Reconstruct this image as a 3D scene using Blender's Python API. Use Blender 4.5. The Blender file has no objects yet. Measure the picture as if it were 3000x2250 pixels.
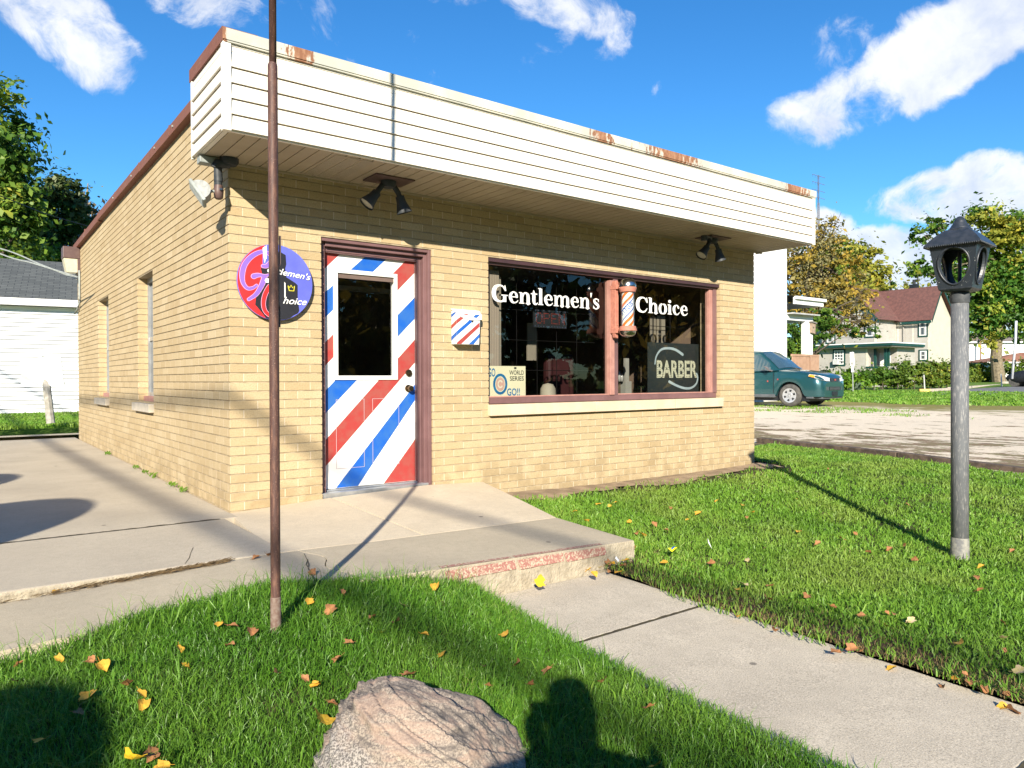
import bpy, math, random, colorsys
import numpy as np
from mathutils import Vector, Matrix, noise as mnoise
random.seed(7); RNG = np.random.default_rng(11)
scene = bpy.context.scene
COL = scene.collection
pi = math.pi
# ------------------------------------------------------------------ camera (solved from the brick courses)
CAM = np.array([-1.5653, -5.4909, 0.9622]); YAW, PITCH, ROLL, F = 0.6471, -0.0067, -0.0042, 2138.07
_f = np.array([math.sin(YAW)*math.cos(PITCH), math.cos(YAW)*math.cos(PITCH), math.sin(PITCH)])
_r = np.array([math.cos(YAW), -math.sin(YAW), 0.0]); _u = np.cross(_r, _f)
RGT = _r*math.cos(ROLL)+_u*math.sin(ROLL); UPV = -_r*math.sin(ROLL)+_u*math.cos(ROLL); FWD = _f
def ray(px, py): return FWD+RGT*(px-1500)/F+UPV*(1125-py)/F
def _t(px, py, i, c):
    d = ray(px, py); return CAM+d*(c-CAM[i])/d[i]
def oX(px, py, c): return _t(px, py, 0, c)
def oY(px, py, c): return _t(px, py, 1, c)
def oZ(px, py, c): return _t(px, py, 2, c)
def at(px, py, D): return CAM+ray(px, py)*D
cam = bpy.data.cameras.new('camera'); co = bpy.data.objects.new('camera', cam); COL.objects.link(co)
cam.sensor_width = 36; cam.lens = 36*F/3000; cam.clip_start = .02; cam.clip_end = 3000
co.matrix_world = Matrix(((RGT[0], UPV[0], -FWD[0], CAM[0]), (RGT[1], UPV[1], -FWD[1], CAM[1]), (RGT[2], UPV[2], -FWD[2], CAM[2]), (0, 0, 0, 1)))
scene.camera = co
SUN = np.array([.80, 1.0, -.58]); SUN = SUN/np.linalg.norm(SUN)
sl = bpy.data.lights.new('sun', 'SUN'); sl.energy = 5.0; sl.angle = math.radians(.53); sl.color = (1.0, .915, .77)
so = bpy.data.objects.new('sun', sl); COL.objects.link(so)
so.rotation_euler = Vector(-SUN).to_track_quat('Z', 'Y').to_euler()
scene.view_settings.view_transform = 'Standard'; scene.view_settings.look = 'None'; scene.view_settings.gamma = 1
EXPO = .97
scene.view_settings.exposure = EXPO

# ------------------------------------------------------------------ node helpers
class NT:
    def __init__(s, tree): s.t = tree; s.n = tree.nodes; s.l = tree.links
    def new(s, ty, **kw):
        n = s.n.new(ty)
        for k, v in kw.items(): setattr(n, k, v)
        return n
    def set(s, sock, v):
        if isinstance(v, bpy.types.NodeSocket): s.l.new(v, sock)
        elif v is not None:
            if isinstance(v, (tuple, list)) and sock.type == 'RGBA' and len(v) == 3: v = (*v, 1)
            sock.default_value = v
    def math(s, op, a, b=None, c=None, clamp=False):
        n = s.new('ShaderNodeMath', operation=op, use_clamp=clamp); s.set(n.inputs[0], a)
        if b is not None: s.set(n.inputs[1], b)
        if c is not None: s.set(n.inputs[2], c)
        return n.outputs[0]
    def vm(s, op, a, b=None, scale=None):
        n = s.new('ShaderNodeVectorMath', operation=op); s.set(n.inputs[0], a)
        if b is not None: s.set(n.inputs[1], b)
        if scale is not None: s.set(n.inputs[3], scale)
        return n.outputs[1] if op in ('DOT_PRODUCT', 'LENGTH') else n.outputs[0]
    def noise(s, vec, scale, detail=5, rough=.55, dist=0):
        n = s.new('ShaderNodeTexNoise'); s.set(n.inputs['Vector'], vec)
        n.inputs['Scale'].default_value = scale; n.inputs['Detail'].default_value = detail
        n.inputs['Roughness'].default_value = rough; n.inputs['Distortion'].default_value = dist
        return n.outputs['Fac']
    def ss(s, v, a, b, lo=0, hi=1):
        n = s.new('ShaderNodeMapRange', interpolation_type='SMOOTHSTEP'); s.set(n.inputs[0], v)
        n.inputs[1].default_value = a; n.inputs[2].default_value = b; n.inputs[3].default_value = lo; n.inputs[4].default_value = hi
        return n.outputs[0]
    def mix(s, f, a, b, mode='MIX'):
        n = s.new('ShaderNodeMix', data_type='RGBA', blend_type=mode); s.set(n.inputs[0], f); s.set(n.inputs[6], a); s.set(n.inputs[7], b)
        return n.outputs[2]
    def ramp(s, f, stops, const=False):
        n = s.new('ShaderNodeValToRGB'); r = n.color_ramp
        if const: r.interpolation = 'CONSTANT'
        while len(r.elements) < len(stops): r.elements.new(.5)
        for e, (p, c) in zip(r.elements, stops): e.position = p; e.color = (*c, 1) if len(c) == 3 else c
        s.set(n.inputs[0], f); return n.outputs[0]
    def bump(s, h, strength=.3, dist=.01, normal=None):
        n = s.new('ShaderNodeBump'); n.inputs['Strength'].default_value = strength; n.inputs['Distance'].default_value = dist
        s.set(n.inputs['Height'], h)
        if normal is not None: s.set(n.inputs['Normal'], normal)
        return n.outputs[0]
def newmat(name):
    m = bpy.data.materials.new(name); m.use_nodes = True; t = NT(m.node_tree); t.n.clear()
    out = t.new('ShaderNodeOutputMaterial'); p = t.new('ShaderNodeBsdfPrincipled'); t.l.new(p.outputs[0], out.inputs[0])
    t.p = p; t.out = out; t.obj = t.new('ShaderNodeTexCoord').outputs['Object']
    return m, t
def fin(t, col, rough=.7, metal=0, spec=.5, normal=None):
    t.set(t.p.inputs['Base Color'], col); t.set(t.p.inputs['Roughness'], rough); t.set(t.p.inputs['Metallic'], metal)
    t.set(t.p.inputs['Specular IOR Level'], spec)
    if normal is not None: t.set(t.p.inputs['Normal'], normal)
def M(name, c, c2=None, ns=6, rough=.7, bump=0, bs=60, metal=0, spec=.4, lo=.35, hi=.65, bd=.004):
    m, t = newmat(name)
    if c2 is None: c2 = tuple(x*.82 for x in c)
    f = t.ss(t.noise(t.obj, ns), lo, hi)
    nrm = t.bump(t.noise(t.obj, bs, 6), bump, bd) if bump else None
    fin(t, t.mix(f, c, c2), rough, metal, spec, nrm)
    return m
def island(name, stops, rough=.6, trans=.3, ns=1.2, amount=.25, spec=.3, patch=None):
    """foliage: one colour per leaf, varied in clumps, a little light passing through"""
    m, t = newmat(name)
    r = t.new('ShaderNodeNewGeometry').outputs['Random Per Island']
    n = t.noise(t.obj, ns, 2)
    f = t.math('ADD', t.math('MULTIPLY', r, 1-amount), t.math('MULTIPLY', t.ss(n, .3, .7), amount))
    c = t.ramp(f, stops)
    if patch: c = t.mix(t.ss(t.noise(t.obj, patch[0], 4), .46, .64, 0, patch[1]), c, patch[2])
    fin(t, c, rough, 0, spec)
    if trans:
        tr = t.new('ShaderNodeBsdfTranslucent'); t.set(tr.inputs[0], t.mix(.5, c, (.35, .5, .05), 'MULTIPLY') if False else c)
        mx = t.new('ShaderNodeMixShader'); mx.inputs[0].default_value = trans
        t.l.new(t.p.outputs[0], mx.inputs[1]); t.l.new(tr.outputs[0], mx.inputs[2]); t.l.new(mx.outputs[0], t.out.inputs[0])
    return m

# ------------------------------------------------------------------ object helpers
def tag(o, label=None, cat=None, group=None, kind=None):
    if label: o['label'] = label
    if cat: o['category'] = cat
    if group: o['group'] = group
    if kind: o['kind'] = kind
    return o
def thing(name, loc, label, cat, group=None, rz=0):
    o = bpy.data.objects.new(name, None); COL.objects.link(o); o.location = tuple(float(v) for v in loc); o.rotation_euler = (0, 0, rz)
    o.empty_display_size = .2
    return tag(o, label, cat, group)
def root(o):
    while o.parent: o = o.parent
    return o
def dup_tree(o, loc, rz=None, label=None):
    def cp(a, parent):
        b = a.copy(); COL.objects.link(b)
        if parent: b.parent = parent
        for ch in [c for c in bpy.data.objects if c.parent == a]: cp(ch, b)
        return b
    n = cp(o, None); n.location = loc
    if rz is not None: n.rotation_euler = (0, 0, rz)
    if label: n['label'] = label
    return n
class MB:
    def __init__(s): s.v = []; s.f = []; s.m = []
    def add(s, vs, fs, m=0):
        k = len(s.v); s.v += [tuple(map(float, p)) for p in vs]; s.f += [tuple(i+k for i in q) for q in fs]; s.m += [m]*len(fs); return s
    def box(s, x0, x1, y0, y1, z0, z1, m=0):
        x0, x1 = sorted((x0, x1)); y0, y1 = sorted((y0, y1)); z0, z1 = sorted((z0, z1))
        v = [(x, y, z) for z in (z0, z1) for y in (y0, y1) for x in (x0, x1)]
        return s.add(v, [(0, 2, 3, 1), (4, 5, 7, 6), (0, 1, 5, 4), (2, 6, 7, 3), (0, 4, 6, 2), (1, 3, 7, 5)], m)
    def prism(s, pts, vec, m=0):
        n = len(pts); a = [np.array(p, float) for p in pts]; b = [p+np.array(vec, float) for p in a]
        return s.add(a+b, [tuple(range(n))[::-1], tuple(range(n, 2*n))]+[(i, (i+1) % n, n+(i+1) % n, n+i) for i in range(n)], m)
    def tube(s, pts, r, n=8, m=0, caps=True):
        P = [Vector(p) for p in pts]; R = r if isinstance(r, (list, tuple)) else [r]*len(P)
        vs = []; up = None
        for i, p in enumerate(P):
            d = (P[min(i+1, len(P)-1)]-P[max(i-1, 0)]).normalized()
            if up is None: up = d.orthogonal().normalized()
            up = (up-d*up.dot(d)); up = up.normalized() if up.length > 1e-6 else d.orthogonal().normalized()
            w = d.cross(up)
            for k in range(n):
                a = 2*pi*k/n; vs.append(p+(up*math.cos(a)+w*math.sin(a))*R[i])
        fs = [(i*n+k, i*n+(k+1) % n, (i+1)*n+(k+1) % n, (i+1)*n+k) for i in range(len(P)-1) for k in range(n)]
        if caps: fs += [tuple(range(n))[::-1], tuple((len(P)-1)*n+k for k in range(n))]
        return s.add(vs, fs, m)
    def lathe(s, c, prof, n=24, axis='z', m=0, a0=0, a1=2*pi):
        vs = []; full = abs(a1-a0-2*pi) < 1e-6; nn = n if full else n+1
        for r, h in prof:
            for k in range(nn):
                a = a0+(a1-a0)*k/n; x, y = r*math.cos(a), r*math.sin(a)
                p = {'z': (x, y, h), 'y': (x, h, y), 'x': (h, x, y)}[axis]
                vs.append((c[0]+p[0], c[1]+p[1], c[2]+p[2]))
        fs = [(i*nn+k, i*nn+(k+1) % nn, (i+1)*nn+(k+1) % nn, (i+1)*nn+k) for i in range(len(prof)-1) for k in range(n)]
        return s.add(vs, fs, m)
    def grid(s, xs, ys, fz, m=0, thick=0):
        nx, ny = len(xs), len(ys); vs = [(x, y, fz(x, y)) for y in ys for x in xs]
        fs = [(j*nx+i, j*nx+i+1, (j+1)*nx+i+1, (j+1)*nx+i) for j in range(ny-1) for i in range(nx-1)]
        s.add(vs, fs, m)
        if thick:
            k = len(s.v); edge = [(i, 0) for i in range(nx)]+[(nx-1, j) for j in range(1, ny)]+[(i, ny-1) for i in range(nx-2, -1, -1)]+[(0, j) for j in range(ny-2, 0, -1)]
            top = [(xs[i], ys[j], fz(xs[i], ys[j])) for i, j in edge]; n = len(top)
            s.add(top+[(x, y, z-thick) for x, y, z in top], [((a+1) % n, a, n+a, n+(a+1) % n) for a in range(n)], m)
        return s
    def xf(s, Mx, start=0):
        for i in range(start, len(s.v)): s.v[i] = tuple(Mx @ Vector(s.v[i]))
        return s
    def build(s, name, mats, parent=None, local=False, smooth=False, uv=False, bevel=0, autos=None):
        if not isinstance(mats, (list, tuple)): mats = [mats]
        v = s.v
        if parent is not None and not local:
            L = root(parent).location; v = [(a-L[0], b-L[1], c-L[2]) for a, b, c in v]
        me = bpy.data.meshes.new(name); me.from_pydata(v, [], s.f)
        for mm in mats: me.materials.append(mm)
        me.polygons.foreach_set('material_index', s.m)
        if smooth: me.polygons.foreach_set('use_smooth', [True]*len(s.f))
        if uv:
            ul = me.uv_layers.new(name='UVMap'); me.update()
            for p in me.polygons:
                n = p.normal
                for li in p.loop_indices:
                    q = s.v[me.loops[li].vertex_index]
                    ul.data[li].uv = (q[0], q[2]) if abs(n.y) >= max(abs(n.x), abs(n.z)) else ((q[1]+.05, q[2]) if abs(n.x) >= abs(n.z) else (q[0], q[1]))
        o = bpy.data.objects.new(name, me); COL.objects.link(o)
        if parent is not None: o.parent = parent
        if bevel:
            b = o.modifiers.new('bevel', 'BEVEL'); b.width = bevel; b.segments = 2; b.limit_method = 'ANGLE'
        if autos: me.set_sharp_from_angle(angle=math.radians(autos))
        return o
def build_each(mb, name, mats, parent=None, gap=.02, **kw):
    """one object per spatially separate piece of mb"""
    n = len(mb.v); par = list(range(n))
    def fd(i):
        while par[i] != i: par[i] = par[par[i]]; i = par[i]
        return i
    for f in mb.f:
        for i in f[1:]: par[fd(i)] = fd(f[0])
    comp = {}
    for i in range(n): comp.setdefault(fd(i), []).append(i)
    P = np.array(mb.v); bx = [[set([k]), P[v].min(0), P[v].max(0)] for k, v in comp.items()]; ch = True
    while ch:
        ch = False; i = 0
        while i < len(bx):
            j = i+1
            while j < len(bx):
                if np.all(bx[i][1]-gap <= bx[j][2]) and np.all(bx[j][1]-gap <= bx[i][2]):
                    bx[i] = [bx[i][0] | bx[j][0], np.minimum(bx[i][1], bx[j][1]), np.maximum(bx[i][2], bx[j][2])]; bx.pop(j); ch = True
                else: j += 1
            i += 1
    out = []
    for ks, _, _ in bx:
        m2 = MB(); mp = {}
        for f, mi in zip(mb.f, mb.m):
            if fd(f[0]) in ks:
                for i in f:
                    if i not in mp: mp[i] = len(m2.v); m2.v.append(mb.v[i])
                m2.f.append(tuple(mp[i] for i in f)); m2.m.append(mi)
        out.append(m2.build(name, mats, parent, **kw))
    return out
def npmesh(name, V, Fc, mat, parent=None):
    """fast mesh: V (n,3), Fc (m,k) all faces with k corners"""
    me = bpy.data.meshes.new(name); n, k = Fc.shape
    me.vertices.add(len(V)); me.vertices.foreach_set('co', np.ascontiguousarray(V, dtype=np.float32).ravel())
    me.loops.add(n*k); me.loops.foreach_set('vertex_index', Fc.ravel().astype(np.int32))
    me.polygons.add(n); me.polygons.foreach_set('loop_start', (np.arange(n)*k).astype(np.int32))
    me.materials.append(mat); me.update(calc_edges=True); me.validate()
    o = bpy.data.objects.new(name, me); COL.objects.link(o)
    if parent is not None: o.parent = parent
    return o
def structure(o): return tag(o, kind='structure')

def text_mesh(body, size=1, shear=0, offset=0, space=1):
    cu = bpy.data.curves.new('t', 'FONT'); cu.body = body; cu.size = size; cu.shear = shear; cu.offset = offset; cu.space_character = space
    cu.resolution_u = 3
    o = bpy.data.objects.new('t', cu); COL.objects.link(o); bpy.context.view_layer.update()
    me = bpy.data.meshes.new_from_object(o.evaluated_get(bpy.context.evaluated_depsgraph_get()))
    vs = [tuple(v.co) for v in me.vertices]; fs = [tuple(p.vertices) for p in me.polygons]
    bpy.data.objects.remove(o); bpy.data.curves.remove(cu); bpy.data.meshes.remove(me)
    return vs, fs
def put_text(mb, body, fn, width, height, m=0, **kw):
    """fn maps (u,v) in metres to a 3d point; text is stretched to the given width and height"""
    vs, fs = text_mesh(body, **kw); a = np.array(vs); lo, hi = a.min(0), a.max(0)
    mb.add([fn((p[0]-lo[0])/(hi[0]-lo[0])*width, (p[1]-lo[1])/(hi[1]-lo[1])*height) for p in vs], fs, m)
def catmull(P, n=6):
    P = [np.array(p, float) for p in P]; out = []
    for i in range(len(P)-1):
        p0 = P[max(i-1, 0)]; p1 = P[i]; p2 = P[i+1]; p3 = P[min(i+2, len(P)-1)]
        for k in range(n):
            t = k/n; out.append(.5*((2*p1)+(-p0+p2)*t+(2*p0-5*p1+4*p2-p3)*t*t+(-p0+3*p1-3*p2+p3)*t**3))
    out.append(P[-1]); return out
def ribbon(mb, pts, fn, m=0, n=6, smooth=True, cap=True):
    """pts (x,y,width); flat stroke mapped through fn(x,y)"""
    Q = catmull(pts, n) if smooth and len(pts) > 2 else [np.array(p, float) for p in pts]
    L, R_ = [], []
    for i, q in enumerate(Q):
        d = Q[min(i+1, len(Q)-1)][:2]-Q[max(i-1, 0)][:2]; d = d/(np.linalg.norm(d)+1e-9); nn = np.array([-d[1], d[0]])*q[2]/2
        L.append(q[:2]+nn); R_.append(q[:2]-nn)
    vs = [fn(*p) for p in L]+[fn(*p) for p in R_]; k = len(Q)
    mb.add(vs, [(i, k+i, k+i+1, i+1) for i in range(k-1)], m)
    if cap:
        for q, q2 in ((Q[0], Q[1]), (Q[-1], Q[-2])):
            th = math.atan2(q[1]-q2[1], q[0]-q2[0]); mb.add([fn(q[0]+q[2]/2*math.cos(th+a*pi/8), q[1]+q[2]/2*math.sin(th+a*pi/8)) for a in range(-4, 5)], [tuple(range(9))], m)
def clip_poly(P, x0, x1, y0, y1):
    for ax, lim, sg in ((0, x0, 1), (0, x1, -1), (1, y0, 1), (1, y1, -1)):
        Q = []
        for i in range(len(P)):
            a, b = P[i], P[(i+1) % len(P)]; ia = (a[ax]-lim)*sg >= 0; ib = (b[ax]-lim)*sg >= 0
            if ia: Q.append(a)
            if ia != ib:
                t = (lim-a[ax])/(b[ax]-a[ax]); Q.append(tuple(a[k]+(b[k]-a[k])*t for k in (0, 1)))
        P = Q
        if not P: return []
    return P
# ------------------------------------------------------------------ materials
C = .0677
def brick_mat(name):
    m, t = newmat(name); uv = t.new('ShaderNodeUVMap').outputs[0]
    b = t.new('ShaderNodeTexBrick'); t.l.new(uv, b.inputs['Vector'])
    b.offset = .5; b.inputs['Scale'].default_value = 1; b.inputs['Brick Width'].default_value = .2032; b.inputs['Row Height'].default_value = C
    b.inputs['Mortar Size'].default_value = .0042; b.inputs['Mortar Smooth'].default_value = .15; b.inputs['Bias'].default_value = 0
    b.inputs['Color1'].default_value = (0, 0, 0, 1); b.inputs['Color2'].default_value = (1, 1, 1, 1); b.inputs['Mortar'].default_value = (.5, .5, .5, 1)
    r = t.math('MULTIPLY', b.outputs['Color'], 1)
    tone = t.ramp(r, [(0, (.425, .322, .185)), (.2, (.462, .358, .210)), (.5, (.482, .378, .226)), (.85, (.502, .398, .242)), (1, (.525, .425, .268))])
    n1 = t.noise(t.obj, 1.3, 4); tone = t.mix(t.ss(n1, .40, .75, 0, .45), tone, (.40, .30, .165)); n3 = t.noise(t.obj, 3.1, 5); tone = t.mix(t.ss(n3, .55, .75, 0, .3), tone, (.56, .47, .33))
    n2 = t.noise(t.obj, 90, 3); tone = t.mix(t.ss(n2, .4, .72, 0, .42), tone, (.33, .245, .13))
    # weathering low on the wall
    z = t.new('ShaderNodeSeparateXYZ'); t.l.new(t.obj, z.inputs[0])
    low = t.math('MULTIPLY', t.ss(z.outputs[2], .42, .05), t.ss(t.noise(t.obj, 5, 5), .42, .62)); tone = t.mix(t.math('MULTIPLY', low, .5), tone, (.27, .20, .11))
    col = t.mix(b.outputs['Fac'], tone, t.mix(t.ss(n1, .35, .65), (.62, .52, .37), (.54, .44, .30)))
    mp = t.new('ShaderNodeMapping'); t.l.new(uv, mp.inputs[0]); mp.inputs['Scale'].default_value = (32, 75, 32)
    wav = t.noise(mp.outputs[0], 1, 4, .6, 1.2)
    h = t.math('SUBTRACT', t.math('MULTIPLY', wav, 1), t.math('MULTIPLY', b.outputs['Fac'], 1.1))
    fin(t, col, .9, 0, .15, t.bump(h, .8, .004))
    return m
m_brick = brick_mat('tan_brick')
m_mortar = M('mortar', (.40, .33, .22), (.27, .21, .13), 14, .95)
m_siding = M('cream_siding', (.80, .76, .68), (.76, .71, .61), 2.5, .45, spec=.4)
m_soffit = M('soffit_panel', (.42, .35, .25), (.37, .305, .215), 3, .6)
def rust_mat(name, base, rust, thr=(.56, .62), sx=1.1):
    m, t = newmat(name); mp = t.new('ShaderNodeMapping'); t.l.new(t.obj, mp.inputs[0]); mp.inputs['Scale'].default_value = (sx, 1, 7)
    n = t.noise(mp.outputs[0], 1.0, 8, .62); f = t.ss(n, *thr); n2 = t.noise(t.obj, 22, 4)
    b = t.mix(t.ss(n2, .4, .7, 0, .5), base, tuple(x*.78 for x in base)); r = t.mix(t.ss(n2, .35, .65), rust, tuple(x*.55 for x in rust))
    fin(t, t.mix(f, b, r), .75, 0, .3); return m
m_coping, t = newmat('worn_flashing'); _sx = t.new('ShaderNodeSeparateXYZ'); t.l.new(t.obj, _sx.inputs[0]); _w = None
for _a, _b in ((830, 930), (1725, 1800), (1870, 2070), (2285, 2378), (640, 668)):
    _x0, _x1 = float(oY(_a, _a*.275-60, -.73)[0]), float(oY(_b, _b*.275-60, -.73)[0]); _q = t.math('SUBTRACT', 1.0, t.math('ABSOLUTE', t.math('DIVIDE', t.math('SUBTRACT', _sx.outputs[0], (_x0+_x1)/2), (_x1-_x0)/2)))
    _w = _q if _w is None else t.math('MAXIMUM', _w, _q)
_mp = t.new('ShaderNodeMapping'); t.l.new(t.obj, _mp.inputs[0]); _mp.inputs['Scale'].default_value = (1, 1, .35); _n = t.noise(_mp.outputs[0], 26, 6, .7)
_f = t.ss(t.math('ADD', t.math('MULTIPLY', _w, .30), t.math('MULTIPLY', _n, 1.1)), .60, .72)
fin(t, t.mix(_f, t.mix(t.ss(t.noise(t.obj, 3.5, 5), .35, .65), (.60, .57, .47), (.44, .44, .38)), t.mix(t.ss(_n, .4, .6), (.36, .19, .11), (.24, .11, .06))), .7, 0, .3)
m_brown = rust_mat('brown_flashing', (.20, .085, .06), (.30, .20, .15), (.60, .75), 1.2)
m_trim = M('maroon_trim', (.185, .10, .10), (.15, .08, .08), 5, .45, spec=.5)
m_trim_dark = M('dark_maroon_trim', (.06, .03, .035), (.045, .025, .03), 5, .5)
m_trim_pink = M('faded_pink_trim', (.42, .22, .18), (.35, .17, .14), 9, .7, .1, 40)
m_stone = M('limestone_sill', (.66, .52, .37), (.58, .45, .32), 6, .85, .15, 120)
m_stoneg = M('grey_sill', (.50, .44, .36), (.40, .36, .29), 8, .9, .2, 80)
m_roofdark = M('roof_membrane', (.05, .05, .05), rough=.9)
m_white = M('white_paint', (.80, .80, .78), (.76, .75, .72), 3, .4)
m_red = M('red_paint', (.36, .045, .040), (.33, .075, .06), 12, .5)
m_blue = M('blue_paint', (.010, .10, .46), (.03, .13, .42), 9, .45)
m_black = M('black_paint', (.012, .014, .017), (.02, .022, .026), 8, .5)
m_dark = M('dark_interior', (.20, .19, .18), (.13, .12, .11), 2, .9)
m_wood_in = M('panelled_interior', (.16, .11, .08), (.10, .07, .05), 2, .7)
m_brass = M('aged_brass', (.28, .20, .11), (.16, .11, .07), 40, .35, metal=1)
m_steel = M('chrome', (.55, .55, .53), (.42, .42, .40), 20, .22, metal=1)
m_alu = M('aluminium', (.55, .56, .56), (.45, .46, .46), 15, .4, metal=.7)
m_pink = M('salmon_iron', (.46, .185, .13), (.38, .15, .11), 30, .7, .3, 60)
m_fix = M('black_fixture', (.03, .036, .042), (.045, .05, .055), 15, .55)
m_fixbrown = M('brown_fixture', (.12, .075, .065), (.10, .06, .055), 20, .5)
m_fixgrey = M('weathered_grey_metal', (.33, .36, .34), (.24, .26, .25), 28, .6)
m_bulb = M('bulb_glass', (.55, .52, .42), rough=.25)
m_lens = M('frosted_lens', (.60, .55, .38), (.50, .46, .33), 20, .35)
def glass_mat(name, tint=(.80, .84, .82), refl=1.0, rough=.0):
    m, t = newmat(name); tr = t.new('ShaderNodeBsdfTransparent'); tr.inputs[0].default_value = (*tint, 1)
    g = t.new('ShaderNodeBsdfGlossy'); g.inputs[0].default_value = (refl, refl, refl, 1); g.inputs['Roughness'].default_value = rough
    ge = t.new('ShaderNodeNewGeometry'); cs_ = t.math('ABSOLUTE', t.vm('DOT_PRODUCT', ge.outputs['Incoming'], ge.outputs['Normal']))
    fz_ = t.math('ADD', t.math('MULTIPLY', t.math('POWER', t.math('SUBTRACT', 1.0, cs_, clamp=True), 5.0), .92), .06)
    mx = t.new('ShaderNodeMixShader'); t.l.new(fz_, mx.inputs[0]); t.l.new(tr.outputs[0], mx.inputs[1]); t.l.new(g.outputs[0], mx.inputs[2]); t.l.new(mx.outputs[0], t.out.inputs[0])
    return m
m_glass = glass_mat('window_glass', (.88, .90, .89), 1.0)
m_darkpane = M('dark_window_pane', (.045, .055, .065), (.10, .11, .12), 1.5, .12, spec=.6)
def conc_mat(name, a, b, ns=3, spk=.35, stain=(.30, .26, .21)):
    m, t = newmat(name)
    n = t.ss(t.noise(t.obj, ns, 6), .3, .7); c = t.mix(n, a, b)
    c = t.mix(t.ss(t.noise(t.obj, 1.1, 5), .5, .72, 0, .35), c, stain)
    sp = t.noise(t.obj, 170, 3, .7); c = t.mix(t.ss(t.noise(t.obj, 22, 6, .7), .40, .68, 0, .35), c, tuple(x*.72 for x in a)); c = t.mix(t.ss(sp, .50, .66, 0, spk), c, tuple(x*.42 for x in a)); c = t.mix(t.ss(sp, .44, .30, 0, spk), c, tuple(min(1, x*1.35) for x in a))
    vo = t.new('ShaderNodeTexVoronoi'); t.l.new(t.obj, vo.inputs[0]); vo.inputs['Scale'].default_value = 2.2
    c = t.mix(t.ss(vo.outputs['Distance'], .045, .03, 0, .7), c, (.09, .08, .07))
    fin(t, c, .92, 0, .2, t.bump(t.math('ADD', sp, t.noise(t.obj, 35, 4)), .35, .003)); return m
m_conc_l = conc_mat('pale_concrete', (.65, .555, .41), (.59, .50, .365))
m_conc = conc_mat('concrete', (.50, .43, .315), (.44, .38, .28), 2)
m_conc_w = conc_mat('aggregate_concrete', (.58, .51, .40), (.50, .44, .345), 4, .8)
m_conc_d = conc_mat('driveway_concrete', (.52, .455, .35), (.45, .39, .30), 1.5)
m_redworn, _t1 = newmat('worn_red_paint')
fin(_t1, _t1.mix(_t1.ss(_t1.noise(_t1.obj, 70, 6, .75), .47, .60), (.31, .135, .11), (.50, .42, .31)), .85)
def soil_mat(name, g1, g2, d1, thr=(.5, .62)):
    m, t = newmat(name); n = t.noise(t.obj, 9, 6); c = t.mix(t.ss(n, .35, .65), g1, g2)
    c = t.mix(t.ss(t.noise(t.obj, 2.2, 5), *thr), c, d1); fin(t, c, .95, 0, .1, t.bump(t.noise(t.obj, 45, 5), .6, .01)); return m
m_soil = soil_mat('lawn_soil', (.035, .06, .015), (.05, .05, .02), (.07, .05, .03))
m_dirt = M('bare_dirt', (.34, .25, .16), (.22, .16, .10), 7, .95, .5, 50)
m_farg = soil_mat('far_grass', (.09, .17, .025), (.13, .22, .04), (.20, .17, .07), (.56, .70))
def gravel_mat():
    m, t = newmat('limestone_gravel'); s = t.new('ShaderNodeSeparateXYZ'); t.l.new(t.obj, s.inputs[0])
    n = t.noise(t.obj, 60, 5, .7); c = t.mix(t.ss(n, .3, .7), (.78, .68, .53), (.60, .51, .39))
    # patches of matted leaves and weeds: denser towards the lawn edge
    mp = t.new('ShaderNodeMapping'); t.l.new(t.obj, mp.inputs[0]); mp.inputs['Scale'].default_value = (2.6, .9, 1); mp.inputs['Rotation'].default_value = (0, 0, .25)
    p = t.noise(mp.outputs[0], 1.15, 7, .68); dens = t.ss(s.outputs[0], 15, 10.4, -.06, .07)
    f = t.ss(t.math('ADD', p, t.math('ADD', dens, t.math('MULTIPLY', t.math('SUBTRACT', t.noise(t.obj, 9, 5, .7), .5), .22))), .515, .575)
    c = t.mix(t.math('MULTIPLY', f, .9), c, t.mix(t.ss(t.noise(t.obj, 6, 4), .4, .6), (.19, .12, .075), (.17, .15, .065)))
    ed = t.ss(t.math('ADD', t.math('MULTIPLY', s.outputs[0], .1), t.noise(t.obj, .9, 5)), 2.33, 2.63)
    c = t.mix(ed, c, (.22, .20, .07))
    fin(t, c, .95, 0, .1, t.bump(n, .6, .012)); return m
m_gravel = gravel_mat()
m_riser = M('rough_riser', (.42, .365, .27), (.32, .275, .20), 20, .95, .9, 55, bd=.012)
m_asph = M('asphalt', (.20, .20, .20), (.16, .16, .165), 2, .9, .2, 90)
m_timber = M('old_timber', (.13, .095, .07), (.06, .045, .035), 9, .95, .6, 30)
m_curb = M('kerb_concrete', (.50, .45, .36), (.40, .34, .26), 3, .9)
m_yellow = M('kerb_yellow', (.65, .45, .08), (.55, .42, .16), 5, .8)

# ------------------------------------------------------------------ sky with clouds (laid out by direction in the sky)
w = bpy.data.worlds.new('World'); scene.world = w; w.use_nodes = True; t = NT(w.node_tree); t.n.clear()
wo = t.new('ShaderNodeOutputWorld'); bg = t.new('ShaderNodeBackground'); t.l.new(bg.outputs[0], wo.inputs[0])
sk = t.new('ShaderNodeTexSky'); sk.sky_type = 'NISHITA'; sk.sun_disc = False; sk.sun_elevation = math.asin(-SUN[2]); sk.sun_rotation = math.atan2(-SUN[0], -SUN[1])
sk.air_density = 1.0; sk.dust_density = 0.0; sk.ozone_density = 2.2; sk.altitude = 200
bg.inputs[1].default_value = .08
hs = t.new('ShaderNodeHueSaturation'); hs.inputs['Saturation'].default_value = 1.28; hs.inputs['Value'].default_value = 1.0; t.l.new(sk.outputs[0], hs.inputs['Color'])
skycol = t.mix(1.0, hs.outputs[0], (.68, 1.03, 1.22), 'MULTIPLY')
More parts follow.
